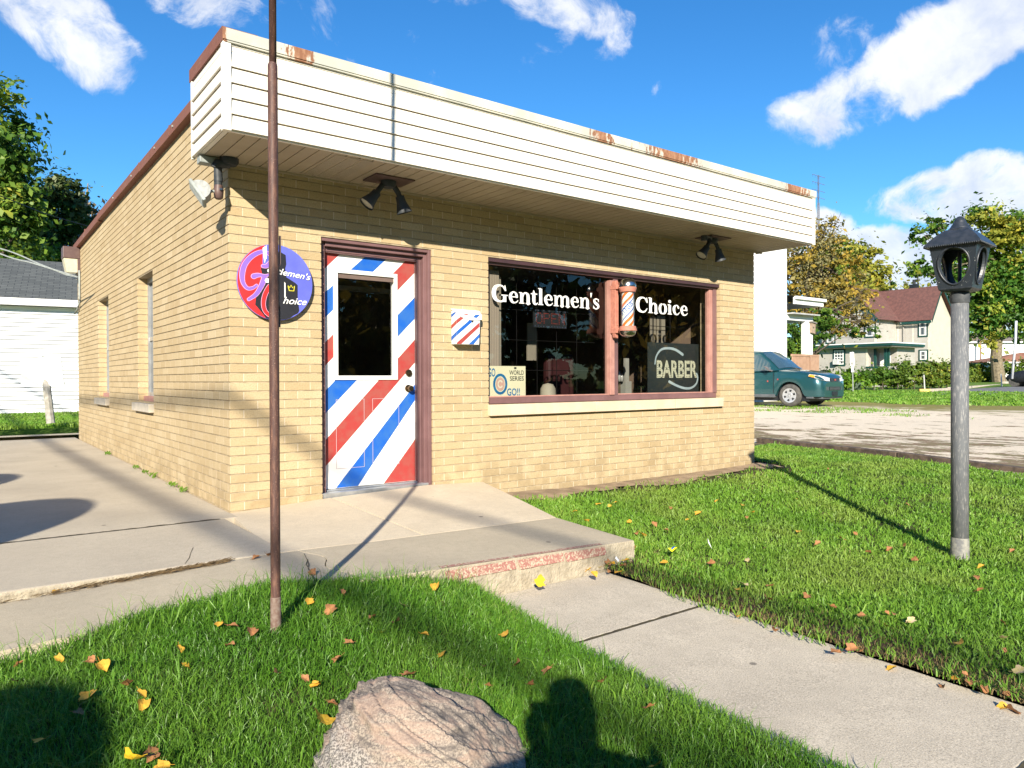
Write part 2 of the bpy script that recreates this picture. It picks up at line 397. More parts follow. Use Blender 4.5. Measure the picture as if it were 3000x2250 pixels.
d = t.vm('NORMALIZE', t.new('ShaderNodeTexCoord').outputs['Generated'])
warp = t.new('ShaderNodeTexNoise'); t.l.new(d, warp.inputs[0]); warp.inputs['Scale'].default_value = 7; warp.inputs['Detail'].default_value = 3
dw = t.vm('ADD', d, t.vm('SCALE', t.vm('SUBTRACT', warp.outputs['Color'], (.5, .5, .5)), scale=.09))
# px centre, half sizes, tilt in degrees (counter-clockwise), weight
CL = [(2700, 190, 360, 105, 33, 1.0), (2440, 330, 190, 100, 10, 1.0), (2900, 60, 230, 80, 40, .75),
      (2780, 560, 200, 85, 12, 1.45), (2990, 590, 180, 100, -5, 1.45), (2540, 770, 240, 105, -8, 1.75), (2350, 710, 150, 85, 8, 1.6), (2790, 860, 310, 115, 0, 1.6), (3100, 800, 300, 140, 0, 1.0),
      (160, 40, 210, 110, -20, .9), (330, 130, 120, 80, -45, .75), (60, 420, 110, 60, -35, .45), (110, 350, 60, 40, 0, .4),
      (640, 10, 210, 75, -8, .75), (960, 60, 160, 90, -15, .6), (1040, 90, 40, 60, 40, .3), (1330, 0, 170, 60, 0, .5), (1660, 20, 200, 60, -10, .7), (1580, 150, 130, 35, 48, .5), (1800, 70, 70, 60, 50, .6), (1770, 130, 70, 30, 20, .4), (1955, 225, 45, 35, 30, .5), (2230, 265, 55, 25, 35, .35), (2010, 30, 60, 60, 0, .5), (1260, 120, 120, 40, -10, .3)]
tot = None
for (cx_, cy_, a_, b_, ang, wt) in CL:
    c0 = ray(cx_, cy_); c0 = c0/np.linalg.norm(c0); ca, sa = math.cos(math.radians(ang)), math.sin(math.radians(ang))
    U = RGT*ca+UPV*sa; W_ = -RGT*sa+UPV*ca
    U = U-c0*U.dot(c0); U /= np.linalg.norm(U); W_ = W_-c0*W_.dot(c0); W_ /= np.linalg.norm(W_)
    dl = t.vm('SUBTRACT', dw, tuple(c0))
    u_ = t.vm('DOT_PRODUCT', dl, tuple(U*F/a_)); v_ = t.vm('DOT_PRODUCT', dl, tuple(W_*F/b_)); q_ = t.vm('DOT_PRODUCT', dl, tuple(c0*3))
    r2 = t.math('ADD', t.math('ADD', t.math('MULTIPLY', u_, u_), t.math('MULTIPLY', v_, v_)), t.math('MULTIPLY', q_, q_))
    val = t.math('MULTIPLY', t.math('MINIMUM', t.math('SUBTRACT', 1.25, r2, clamp=True), .80), wt)
    tot = val if tot is None else t.math('MAXIMUM', tot, val)
# some cloud elsewhere in the sky (behind the camera) for the light and the reflections
n1 = t.noise(dw, 6.5, 12, .66, .25)
den = t.ss(t.math('ADD', tot, t.math('MULTIPLY', t.math('SUBTRACT', n1, .5), 3.3)), .40, 1.02)
cc = t.mix(t.ss(t.noise(dw, 10, 9, .62), .36, .66), (2.12, 2.13, 2.17), (1.38, 1.52, 1.82))
cc = t.vm('SCALE', cc, scale=.27/.08)
t.l.new(t.mix(t.math('MULTIPLY', den, .90), skycol, cc), bg.inputs[0])
# ------------------------------------------------------------------ the barber shop
XR, YB = 6.405, 8.54
YF, ZFB, ZFT, ZCT, XF0, XF1 = -.703, 2.55, 3.098, 3.178, -.216, 6.56
DX0, DX1, DZ1 = .706, 1.712, 2.0914
WX0, WX1, WZ0, WZ1 = 2.315, 5.724, .728, 2.0885
SWIN = [(2.63, 3.43), (5.41, 6.30)]; SZ0, SZ1 = .735, 2.09
shop = thing('barber_shop', (0, 0, 0), 'low tan brick shop with a striped door, a wide window and a white siding canopy', 'building')
def intervals(a, b, holes):
    out = [(a, b)]
    for h0, h1 in holes:
        nx = []
        for p, q in out:
            if h1 <= p or h0 >= q: nx.append((p, q)); continue
            if h0 > p: nx.append((p, h0))
            if h1 < q: nx.append((h1, q))
        out = nx
    return out
g = .0048
# front wall: backing a little behind the brick faces, then one proud strip per course
mb = MB(); bk = MB(); TH = .30
for i in range(-5, 39):
    z0, z1 = i*C+g, (i+1)*C-g; zm = (z0+z1)/2; z1 = min(z1, 2.60)
    if z0 > 2.6: break
    hs_ = []
    if zm < DZ1: hs_.append((DX0, DX1))
    if WZ0-.02 < zm < WZ1: hs_.append((WX0, WX1))
    for a, b in intervals(0, XR, hs_): mb.box(a, b, 0, .10, z0, z1)
for a, b, z0, z1 in ((.006, DX0-.005, -.4, 2.6), (DX0-.005, DX1+.005, DZ1, 2.6), (DX0-.005, DX1+.005, -.4, -.05), (DX1+.005, WX0-.005, -.4, 2.6), (WX0-.005, WX1+.005, -.4, WZ0), (WX0-.005, WX1+.005, WZ1, 2.6), (WX1+.005, XR-.006, -.4, 2.6)):
    bk.box(a, b, .0045, TH, z0, z1)
mb.build('wall', m_brick, shop, uv=True); bk.build('mortar', m_mortar, shop)
mb = MB(); bk = MB()
for i in range(-5, 50):
    z0, z1 = i*C+g, (i+1)*C-g; zm = (z0+z1)/2
    if z1 > 3.17: break
    hs_ = [h for h in SWIN if SZ0 < zm < SZ1]
    for a, b in intervals(.1002 if z0 < 2.6 else .0, YB, hs_): mb.box(0, .10, a, b, z0, z1)
    for a, b in intervals(.1002, YB, []): mb.box(XR-.10, XR, a, b, z0, z1)
    mb.box(.1002, XR-.1002, YB-.1, YB, z0, z1)
for a, b, z0, z1 in ((.11, SWIN[0][0]-.005, -.4, 3.16), (SWIN[0][0]-.005, SWIN[0][1]+.005, -.4, SZ0), (SWIN[0][0]-.005, SWIN[0][1]+.005, SZ1, 3.16), (SWIN[0][1]+.005, SWIN[1][0]-.005, -.4, 3.16),
                     (SWIN[1][0]-.005, SWIN[1][1]+.005, -.4, SZ0), (SWIN[1][0]-.005, SWIN[1][1]+.005, SZ1, 3.16), (SWIN[1][1]+.005, YB-.006, -.4, 3.16)):
    bk.box(.007, TH, max(a, .302), b, z0, z1)
bk.box(.007, .2, .012, .30, 2.602, 3.16); bk.box(.0065, .0069, .011, .302, -.4, 2.6)
bk.box(XR-TH, XR-.007, .302, YB-.006, -.4, 3.16); bk.box(TH, XR-TH, YB-.3, YB-.007, -.4, 3.16)
mb.build('side_wall', m_brick, shop, uv=True); bk.build('side_mortar', m_mortar, shop)
# corner closers at the street corner (vertical line reads straight)
# roof deck and parapet front
mb = MB(); mb.box(.1, XR-.1, .05, YB-.1, 2.95, 3.02); mb.box(XF0+.03, XF1-.03, YF+.03, .0, 3.02, ZCT-.03); rf = mb.build('roof', m_roofdark, shop)
# fascia siding (lapped boards)
def laps(mb, p0, p1, out, z0, z1, n, tilt=.014, shade_strips=None, dh=.0065):
    """lapped boards between p0 and p1 (xy), leaning out along 'out'"""
    h = (z1-z0)/n; o = np.array(out)
    for i in range(n):
        a, b = z0+i*h, z0+(i+1)*h
        P = [(*(np.array(p0)+o*(.006+tilt)), a), (*(np.array(p1)+o*(.006+tilt)), a), (*(np.array(p1)+o*.006), b), (*(np.array(p0)+o*.006), b), (*np.array(p0), a), (*np.array(p1), a), (*np.array(p1), b), (*np.array(p0), b)]
        mb.add(P, [(0, 1, 2, 3), (4, 5, 1, 0), (3, 2, 6, 7), (0, 3, 7, 4), (1, 5, 6, 2)])
        if shade_strips is not None and i:
            lo_ = .0072+tilt*dh/h; q0, q1, q2, q3 = np.array(p0)+o*lo_, np.array(p1)+o*lo_, np.array(p1)+o*.0072, np.array(p0)+o*.0072; shade_strips.prism([(*q0, a-dh), (*q1, a-dh), (*q2, a-.0003), (*q3, a-.0003)], (*(-o*.001), 0))  # dark strip below each lap, standing in for the lap's shadow
HB = .0995
dl_ = MB(); mb = MB(); laps(mb, (XF0+.03, YF), (XF1-.03, YF), (0, -1), ZFB+.006, ZFB+.006+5*HB, 5, .016, shade_strips=dl_); mb.box(XF0+.03, XF1-.03, YF-.008, YF, ZFB+.006+5*HB, ZFT-.012)
mb.box(XF0+.03, XF1-.03, YF-.013, YF-.0001, ZFT-.012, ZFT); mb.box(XF0+.005, XF1-.005, YF-.004, YF+.02, ZFB-.004, ZFB+.005)
fs = mb.build('fascia', m_siding, shop)
mb = MB(); laps(mb, (XF0, .05), (XF0, YF+.02), (-1, 0), ZFB+.006, ZFB+.006+5*HB, 5, .016, shade_strips=dl_); mb.box(XF0-.008, XF0, YF+.02, .05, ZFB+.006+5*HB, ZFT)
laps(mb, (XF1, YF+.02), (XF1, .05), (1, 0), ZFB+.006, ZFB+.006+5*HB, 5, .012)
mb.box(XF0+.001, XF0+.03, YF+.01, .05, ZFB+.002, ZFT-.002); mb.box(XF1-.03, XF1-.001, YF+.01, .05, ZFB+.002, ZFT-.002)
build_each(mb, 'fascia_end', m_siding, shop, gap=.2); tag(dl_.build('lap_shade', M('lap_shade', (.40, .29, .19), (.28, .19, .12), 4, .9), fs))  # brown strips paint in the shadow lines under the fascia laps
mb = MB()
for x0, x1 in ((XF0-.018, XF0+.034), (XF1-.034, XF1+.018)): mb.box(x0, x1, YF-.024, YF+.026, ZFB-.006, ZFT+.014)
mb.box(XF0-.018, XF0+.006, .046, .082, ZFB-.006, ZFT+.012); mb.box(XF1-.006, XF1+.018, .046, .082, ZFB-.006, ZFT+.012)
build_each(mb, 'corner_trim', m_siding, shop, bevel=.004)
# soffit with v-grooves
mb = MB(); xs = np.arange(XF0+.03, XF1-.03, .1017)
for i, x in enumerate(xs):
    x2 = min(x+.1017, XF1-.03)
    mb.box(x+.004, x2-.004, YF+.02, -.002, ZFB-.001, ZFB+.02); mb.box(x-.004, x+.004, YF+.02, -.002, ZFB+.008, ZFB+.02)
mb.box(XF0+.01, XF1-.01, -.020, -.0015, ZFB-.016, ZFB-.0015)
mb.box(XF0+.03, -.012, .0, .05, ZFB-.001, ZFB+.02); mb.box(XR+.01, XF1-.03, .0, .05, ZFB-.001, ZFB+.02)
mb.build('soffit', m_soffit, shop)
m_vent, _t2 = newmat('vented_soffit'); _v = _t2.new('ShaderNodeTexVoronoi'); _t2.l.new(_t2.obj, _v.inputs[0]); _v.inputs['Scale'].default_value = 110; _v.inputs['Randomness'].default_value = 0
fin(_t2, _t2.mix(_t2.ss(_v.outputs['Distance'], .40, .30), (.47, .40, .29), (.14, .11, .08)), .6)
mb = MB()
for k in range(3): mb.box(.555+k*.1017, .555+k*.1017+.088, YF+.06, -.05, ZFB-.004, ZFB-.0012)
build_each(mb, 'soffit_vent', m_vent, shop, gap=.03)
# coping
mb = MB(); mb.box(XF0-.012, XF1+.012, YF-.03, YF+.20, ZFT+.0005, ZCT); mb.box(XF0-.02, XF1+.02, YF-.036, YF-.028, ZFT+.012, ZCT+.004)
mb.build('front_coping', m_coping, shop)
mb = MB(); mb.box(XF0-.022, XF0+.2, YF-.026, .10, ZFT+.003, ZCT+.012)
# side parapet cap steps down towards the back in three lengths
def capseg(y0, y1, za, zb):
    P = []
    for x in (-.055, .14):
        P += [(x, y0, za-.09), (x, y1, zb-.09), (x, y1, zb), (x, y0, za)]
    mb.add(P, [(0, 1, 2, 3), (7, 6, 5, 4), (0, 4, 5, 1), (3, 2, 6, 7), (0, 3, 7, 4), (1, 5, 6, 2)])
capseg(.101, 3.0, 3.245, 3.245); capseg(3.0, 5.9, 3.25, 3.25); capseg(5.9, 8.6, 3.235, 3.215)
for y in (1.6, 3.0, 4.5, 5.9, 7.2): mb.box(-.058, .14, y-.012, y+.012, 3.16, 3.253)
mb.box(XR-.14, XR+.04, .1, 8.6, 3.15, 3.24); mb.box(.14, XR-.14, 8.45, 8.6, 3.15, 3.22)
mb.build('side_coping', m_brown, shop)
mb = MB()
for y in (.75, 1.45, 2.2, 3.4, 4.6): mb.box(-.066, -.0552, y-.008, y+.008, 3.196, 3.212)
build_each(mb, 'coping_clip', m_fixgrey, shop)
# door frame, threshold
mb = MB()
mb.box(DX0+.001, DX0+.055, .06, .19, .03, DZ1-.001); mb.box(DX1-.055, DX1-.001, .045, .19, .03, DZ1-.001)
mb.box(DX0+.055, DX1-.055, .045, .19, DZ1-.062, DZ1-.001); mb.box(DX1-.10, DX1-.055, .085, .19, .03, DZ1-.062); mb.box(DX0+.055, DX0+.07, .10, .19, .03, DZ1-.062)
mb.box(DX0+.07, DX1-.10, .085, .19, DZ1-.105, DZ1-.062); mb.box(DX1-.075, DX1-.066, .075, .086, .05, DZ1-.09); mb.box(DX0+.07, DX1-.10, .078, .086, DZ1-.096, DZ1-.088)
mb.box(DX1-.030, DX1-.001, .010, .045, .03, DZ1-.001); mb.box(DX0+.001, DX1-.03, .014, .045, DZ1-.028, DZ1-.001)
mb.build('door_frame', m_trim, shop, bevel=.003)
mb = MB(); mb.box(DX0+.001, DX1-.001, .02, .22, -.02, .062); mb.box(DX0+.07, DX1-.1, .085, .13, .062, .074); mb.build('threshold', m_alu, shop, bevel=.004)
# the door with its painted stripes (each stripe a thin coat on the leaf)
dx0, dx1, dz0, dz1, yd = .772, 1.610, .078, 1.988, .12
mb = MB(); mb.box(dx0, .885, yd, yd+.045, dz0, dz1); mb.box(1.405, dx1, yd, yd+.045, dz0, dz1); mb.box(.885, 1.405, yd, yd+.045, dz0, .99); mb.box(.885, 1.405, yd, yd+.045, 1.84, dz1); door = mb.build('door', m_white, shop)
lines = [('r', -9, -9, -.53, .383), ('b', -.283, .719, -.018, .864), ('r', .264, 1.06, .477, 1.262), ('b', .69, 1.445, .874, 1.632), ('r', 1.076, 1.845, 1.263, 2.03), ('b', 1.464, 2.20, 1.666, 2.37), ('r', 1.86, 2.62, 2.1, 3.1)]
sr, sb = MB(), MB()
for kind, l0, l1, u0, u1 in lines:
    P = [(.784, l0), (1.56, l1), (1.56, u1), (.784, u0)]
    ex = lambda a, b, x: a+(b-a)*(x-.784)/.776
    P = [(dx0, ex(l0, l1, dx0)), (dx1, ex(l0, l1, dx1)), (dx1, ex(u0, u1, dx1)), (dx0, ex(u0, u1, dx0))]
    for q4 in ((dx0+.001, .86, dz0+.002, dz1-.001), (1.43, dx1-.001, dz0+.002, dz1-.001), (.86, 1.43, dz0+.002, .967), (.86, 1.43, 1.862, dz1-.001)):
        Q = clip_poly(P, *q4)
        if Q: (sr if kind == 'r' else sb).prism([(x, yd-.0006, z) for x, z in Q], (0, .0005, 0))
build_each(sr, 'red_stripe', m_red, door, gap=.004); build_each(sb, 'blue_stripe', m_blue, door, gap=.004)
mb = MB()
for px0, px1 in ((.875, 1.125), (1.20, 1.45)):      # raised panel mouldings
    for a, b, c_, d_ in ((px0, px1, .80, .803), (px0, px1, .235, .238), (px0, px0+.003, .238, .80), (px1-.003, px1, .238, .80)): mb.box(a, b, yd-.0028, yd-.0007, c_, d_)
m_mould = M('moulding_paint', (.50, .40, .42), rough=.5); build_each(mb, 'panel_moulding', m_mould, door)
wf = MB(); a0, a1, b0, b1 = .855, 1.437, .962, 1.868
for k, (e, y) in enumerate(((0, .012), (.016, .020))):
    w_ = .018
    for q in ((a0+e, a1-e, b0+e, b0+e+w_), (a0+e, a1-e, b1-e-w_, b1-e), (a0+e, a0+e+w_, b0+e+w_, b1-e-w_), (a1-e-w_, a1-e, b0+e+w_, b1-e-w_)): wf.box(q[0], q[1], yd-y, yd-.0008-.0003*k, q[2], q[3])
wfo = wf.build('door_window', m_white, door, bevel=.002)
mb = MB(); mb.add([(.885, yd+.02, .99), (1.405, yd+.02, .99), (1.405, yd+.02, 1.84), (.885, yd+.02, 1.84)], [(0, 1, 2, 3)]); mb.build('pane', m_glass, wfo)
mb = MB(); mb.box(a0+.036, a1-.036, yd-.0055, yd-.0042, 1.795, 1.832); mb.build('blind_rail', M('blind_brown', (.17, .12, .10), rough=.5), wfo)
for nm, z, pr in (('deadbolt', 1.02, [(0, -.02), (.030, -.018), (.030, -.004), (.026, .0)]), ('door_knob', .885, [(0, -.062), (.022, -.060), (.027, -.048), (.024, -.036), (.012, -.028), (.012, -.010), (.032, -.008), (.033, 0)])):
    mb = MB(); mb.lathe((1.542, yd-.001, z), pr, 20, 'y'); mb.build(nm, m_brass, door, smooth=True, autos=50)
# big window
win = thing  # (kept readable below)
mb = MB(); yw = .095
fr = [(WX0+.001, WX1-.001, .06, yw+.03, WZ0+.004, .79), (WX0+.001, WX1-.001, .045, .075, 2.03, WZ1-.001), (WX0+.001, WX0+.05, .06, yw+.03, .79, 2.03), (5.66, WX1-.001, .05, yw+.03, .79, 2.03)]
for q in fr: mb.box(*q)
mb.box(3.99, 4.055, .060, yw+.03, .79, 2.03)
wfr = mb.build('window_frame', m_trim, shop, bevel=.003)
mb = MB(); mb.box(3.925, 3.988, .045, yw+.03, .791, 2.005); mb.box(5.60, 5.659, .062, yw+.03, .791, 2.029); mb.box(WX0+.05, 3.925, .062, yw-.01, .7905, .803); mb.box(4.056, 5.60, .062, yw-.01, .7905, .803)
build_each(mb, 'window_stop', m_trim_pink, wfr, bevel=.003)
mb = MB(); mb.box(WX0+.002, WX1-.002, .012, .05, 2.052, WZ1-.002); mb.build('window_head', m_trim_dark, wfr)
for x0, x1 in ((WX0+.05, 3.925), (4.056, 5.60)):
    mb = MB(); mb.add([(x0, yw, .79), (x1, yw, .79), (x1, yw, 2.04), (x0, yw, 2.04)], [(0, 1, 2, 3)]); mb.build('pane', m_glass, wfr)
mb = MB(); mb.box(2.306, 3.62, -.045, .058, .6246, .727); mb.box(3.626, 4.86, -.043, .058, .6240, .7265); mb.box(4.866, 5.726, -.046, .058, .6250, .7275); mb.build('window_sill', m_stone, shop, bevel=.004)
# side windows
for y0, y1 in SWIN:
    mb = MB(); mb.box(.10, .16, y0+.001, y0+.04, SZ0, SZ1-.001); mb.box(.10, .16, y1-.04, y1-.001, SZ0, SZ1-.001); mb.box(.10, .16, y0+.04, y1-.04, SZ1-.05, SZ1-.001); mb.box(.10, .16, y0+.04, y1-.04, SZ0+.06, SZ0+.10); mb.box(.09, .13, y0+.04, y0+.06, SZ0+.1, SZ1-.05)
    mb.box(.11, .15, y0+.04, y1-.04, 1.40, 1.44)
    sw = mb.build('side_window', m_alu, shop)
    mb = MB(); mb.box(.125, .13, y0+.04, y1-.04, SZ0+.1, SZ1-.05); mb.build('pane', m_darkpane, sw)
    mb = MB(); mb.box(.055, .17, y0+.001, y1-.001, SZ0-.01, SZ0+.06); mb.build('inner_sill', m_trim_pink, sw)
    mb = MB(); mb.box(-.05, .12, y0-.02, y1+.10, SZ0-.10, SZ0-.0105); mb.build('sill', m_stoneg, sw, bevel=.005)
# room behind the glass
mb = MB(); mb.box(.302, XR-.302, .302, YB-.302, .03, .05); mb.box(.302, XR-.302, .302, 5.2, 2.55, 2.6); mb.box(.302, XR-.302, 4.8, 4.9, .05, 2.55); mb.build('interior', m_dark, shop)
mb = MB(); mb.box(.31, .33, .31, 4.8, .05, 2.55); mb.box(XR-.33, XR-.31, .31, 4.8, .05, 2.55); mb.box(.33, DX0-.02, .303, .315, .05, 2.55); mb.box(DX1+.02, WX0-.02, .303, .315, .05, 2.55); mb.box(WX1+.02, XR-.33, .303, .315, .05, 2.55); mb.box(WX0-.02, WX1+.02, .303, .315, .05, WZ0-.02); build_each(mb, 'interior_wall', m_wood_in, shop)
# pale slivers of drape and the brick-lit side opening seen through the panes
m_drape, _t3 = newmat('beige_drape'); _s = _t3.new('ShaderNodeSeparateXYZ'); _t3.l.new(_t3.obj, _s.inputs[0])
_wv = _t3.math('SINE', _t3.math('MULTIPLY', _s.outputs[0], 320)); fin(_t3, _t3.mix(_t3.ss(_wv, -.6, .8), (.20, .16, .125), (.30, .245, .19)), .9)
mb = MB(); mb.box(2.40, 2.56, .17, .18, .80, 2.0); mb.build('drape', m_drape, shop)
mb = MB(); mb.box(5.18, 5.28, .62, .63, 1.0, 1.72); mb.box(5.30, 5.45, .62, .63, 1.0, 1.74); mb.box(3.72, 3.86, 1.2, 1.22, 1.18, 1.62); mb.box(2.585, 2.62, .22, .23, .8, 1.95); build_each(mb, 'roller_blind', M('tan_blind', (.22, .19, .145), (.19, .165, .13), 3, .8), shop)
mb = MB()
for x in (2.60, 2.84, 3.10, 3.36, 3.64): mb.tube([(x, .26, .8), (x, .26, 2.0)], .0035, 5)
for z in (1.05, 1.35, 1.65): mb.tube([(2.55, .26, z), (3.9, .26, z)], .0035, 5)
for x in (5.16, 5.29, 5.46): mb.tube([(x, .55, .8), (x, .55, 2.0)], .005, 5)
for z in (1.36, 1.6): mb.tube([(5.1, .55, z), (5.56, .55, z)], .004, 5)
build_each(mb, 'window_bars', M('bar_metal', (.012, .011, .011), rough=.95, spec=.02), shop, gap=.06)

# ---- window lettering, heavy serif, white, on the glass
SER = lambda x0, x1, y: [(x0, y, .055), (x1, y, .055)]
def arch(x): return [('c', [(x, .40, .08), (x+.06, .58, .09), (x+.18, .64, .10), (x+.30, .56, .16), (x+.33, .42, .185), (x+.33, .03, .185)])]
GL = {
 'G': (1.02, [('c', [(.80, .74, .06), (.70, .90, .08), (.50, .955, .10), (.26, .83, .20), (.17, .50, .25), (.26, .17, .20), (.50, .04, .10), (.68, .07, .10), (.78, .20, .12)]), ('l', [(.80, .03, .19), (.80, .40, .19)]), ('l', SER(.60, .98, .41)), ('l', [(.815, .98, .05), (.85, .66, .09)])]),
 'C': (.93, [('c', [(.80, .72, .06), (.70, .90, .08), (.50, .955, .10), (.26, .83, .20), (.17, .50, .25), (.26, .17, .20), (.50, .04, .11), (.70, .09, .09), (.84, .27, .05)]), ('l', [(.815, .98, .05), (.85, .64, .09)])]),
 'e': (.64, [('l', [(.14, .36, .055), (.52, .36, .055)]), ('c', [(.51, .37, .13), (.47, .53, .13), (.36, .64, .07), (.24, .61, .10), (.13, .46, .17), (.13, .28, .18), (.22, .08, .14), (.36, .025, .08), (.50, .08, .06), (.57, .17, .04)])]),
 'n': (.72, [('l', [(.16, .03, .185), (.16, .63, .185)]), ('l', SER(.0, .32, .03)), ('l', [(.0, .63, .05), (.16, .645, .05)]), *arch(.22), ('l', SER(.40, .70, .03))]),
 'm': (1.10, [('l', [(.16, .03, .185), (.16, .63, .185)]), ('l', SER(.0, .32, .03)), ('l', [(.0, .63, .05), (.16, .645, .05)]), *arch(.22), ('l', SER(.42, .68, .03)), *arch(.60), ('l', SER(.78, 1.08, .03))]),
 'h': (.72, [('l', [(.16, .03, .185), (.16, .98, .185)]), ('l', SER(.0, .32, .03)), ('l', [(.0, .97, .05), (.16, .985, .05)]), *arch(.22), ('l', SER(.40, .70, .03))]),
 'l': (.35, [('l', [(.16, .03, .185), (.16, .98, .185)]), ('l', SER(.0, .32, .03)), ('l', [(.0, .97, .05), (.16, .985, .05)])]),
 'i': (.35, [('l', [(.16, .03, .185), (.16, .63, .185)]), ('l', SER(.0, .32, .03)), ('l', [(.0, .63, .05), (.16, .645, .05)]), ('l', [(.155, .86, .20), (.165, .86, .20)])]),
 't': (.46, [('c', [(.18, .82, .05), (.19, .60, .18), (.19, .20, .18), (.24, .05, .13), (.34, .03, .08), (.43, .12, .04)]), ('l', [(.0, .63, .06), (.40, .63, .06)])]),
 's': (.52, [('c', [(.40, .50, .04), (.36, .61, .06), (.24, .65, .08), (.11, .56, .13), (.16, .41, .17), (.33, .29, .18), (.40, .16, .14), (.30, .04, .09), (.16, .03, .07), (.05, .16, .04)]), ('l', [(.41, .64, .035), (.41, .46, .035)]), ('l', [(.05, .02, .035), (.05, .22, .035)])]),
 'o': (.70, [('c', [(.34, .65, .07), (.19, .59, .14), (.12, .34, .19), (.19, .09, .14), (.34, .02, .07), (.49, .09, .14), (.56, .34, .19), (.49, .59, .14), (.34, .65, .07)])]),
 'c': (.60, [('c', [(.47, .50, .14), (.40, .62, .08), (.28, .63, .08), (.16, .52, .17), (.13, .33, .19), (.20, .11, .15), (.34, .03, .09), (.48, .09, .06), (.55, .19, .04)])]),
 "'": (.20, [('l', [(.09, 1.0, .13), (.07, .72, .05)])]),
}
def serif_word(mb, word, x0, x1, z0, z1, y):
    tw = sum(GL[c][0] for c in word)-.04; sx = (x1-x0)/tw; sz = z1-z0; pen = 0; lay = 0
    for ch in word:
        for kind, P in GL[ch][1]:
            lay = (lay+1) % 6; yy = y-.00012*lay
            ribbon(mb, [(pen+p[0], p[1], p[2]*(1.0)) for p in P], lambda u, v, yy=yy: (x0+u*sx, yy, z0+v*sz), n=6, smooth=(kind == 'c'), cap=(kind == 'c' or ch == 'i' and P[0][2] > .19))
        pen += GL[ch][0]
mb = MB(); serif_word(mb, "Gentlemen's", 2.410, 3.815, 1.693, 1.858, yw-.0012); mb.build('lettering', m_white, wfr)
mb = MB(); serif_word(mb, "Choice", 4.355, 5.240, 1.695, 1.868, yw-.0012); mb.build('lettering', m_white, wfr)

# ---- things behind the glass
def front(x0, z0, y): return lambda u, v: (x0+u, y, z0+v)
pst = thing('poster', (2.42, .135, .80), 'cream baseball poster reading GO GO!! and WORLD SERIES in the lower corner of the window', 'poster')
mb = MB(); mb.box(2.415, 2.852, .135, .137, .80, 1.088); mb.build('sheet', M('poster_paper', (.62, .58, .40), (.58, .54, .37), 3, .7), pst)
mb = MB(); put_text(mb, 'WORLD', front(2.653, 1.003, .1342), .178, .044, offset=.012); put_text(mb, 'SERIES', front(2.660, .946, .1342), .170, .044, offset=.012)
mb.box(2.712, 2.740, .134, .1345, 1.060, 1.078); mb.build('print', m_black, pst)
m_pblue = M('poster_blue', (.01, .14, .30), (.01, .10, .24), 20, .6)
mb = MB(); put_text(mb, 'GO', front(2.402, .985, .1342), .085, .082, offset=.02); put_text(mb, 'GO!!', front(2.625, .802, .1342), .155, .072, offset=.02)
ribbon(mb, [(2.545+.072*math.cos(a), .915+.088*math.sin(a), .026) for a in np.linspace(0, 2*pi, 25)], lambda u, v: (u, .1340, v), smooth=False, cap=False); mb.build('blue_print', m_pblue, pst)
mb = MB(); mb.add([(2.545+.052*math.cos(a), .1338, .915+.066*math.sin(a)) for a in np.linspace(0, 2*pi, 24, endpoint=False)], [tuple(range(24))]); mb.build('crest', M('crest_pink', (.50, .30, .25), rough=.7), pst)
mb = MB(); ribbon(mb, [(2.545+.026*math.cos(a), .915+.032*math.sin(a), .014) for a in np.linspace(.7, 2*pi-.7, 18)], lambda u, v: (u, .1334, v), smooth=False); mb.build('crest_letter', M('crest_cream', (.62, .56, .44), rough=.7), pst)
# unlit dotted OPEN sign
DOT = {'O': ['01110', '10001', '10001', '10001', '10001', '10001', '01110'], 'P': ['11110', '10001', '10001', '11110', '10000', '10000', '10000'], 'E': ['11111', '10000', '10000', '11110', '10000', '10000', '11111'], 'N': ['10001', '11001', '11001', '10101', '10011', '10011', '10001']}
op = thing('open_sign', (3.22, .2, 1.57), 'unlit red dotted OPEN sign hanging under the lettering in the left pane', 'sign')
mb = MB(); mb.box(3.01, 3.45, .202, .215, 1.48, 1.66)
for k in range(12):
    for z in (1.492, 1.650): mb.box(3.03+k*.036, 3.034+k*.036, .198, .202, z, z+.004, 1)
mb.build('panel', [M('sign_black', (.016, .018, .02), rough=.4), M('blue_bead', (.12, .18, .35), rough=.3)], op)
mb = MB(); x = 3.045
for ch in 'OPEN':
    for r, row in enumerate(DOT[ch]):
        for c, b in enumerate(row):
            if b == '1': X, Z = x+c*.0175, 1.625-r*.0165; mb.box(X-.004, X+.004, .197, .202, Z-.004, Z+.004)
    x += .100
mb.build('letters', M('red_bead', (.20, .03, .02), rough=.3), op)
# BARBER sign
bs_ = thing('barber_sign', (5.18, .2, .80), 'dark framed BARBER bulb sign with two curved bars in the right pane', 'sign')
mb = MB(); mb.box(4.68, 5.575, .205, .215, .80, 1.375); mb.build('panel', M('panel_green_black', (.02, .026, .026), rough=.4), bs_)
bv = MB(); put_text(bv, 'BARBER', front(4.825, .970, .2035), .72, .205, offset=.028); tri = []
for f_ in list(bv.f):
    P = [bv.v[i] for i in f_]
    for k in range(1, len(P)-1): tri.append((P[0], P[k], P[k+1]))
def inside(x, z):
    for a, b, c in tri:
        d1 = (x-b[0])*(a[2]-b[2])-(a[0]-b[0])*(z-b[2]); d2 = (x-c[0])*(b[2]-c[2])-(b[0]-c[0])*(z-c[2]); d3 = (x-a[0])*(c[2]-a[2])-(c[0]-a[0])*(z-a[2])
        if not ((d1 < 0 or d2 < 0 or d3 < 0) and (d1 > 0 or d2 > 0 or d3 > 0)): return True
    return False
mb = bv; nk_ = len(bv.f)
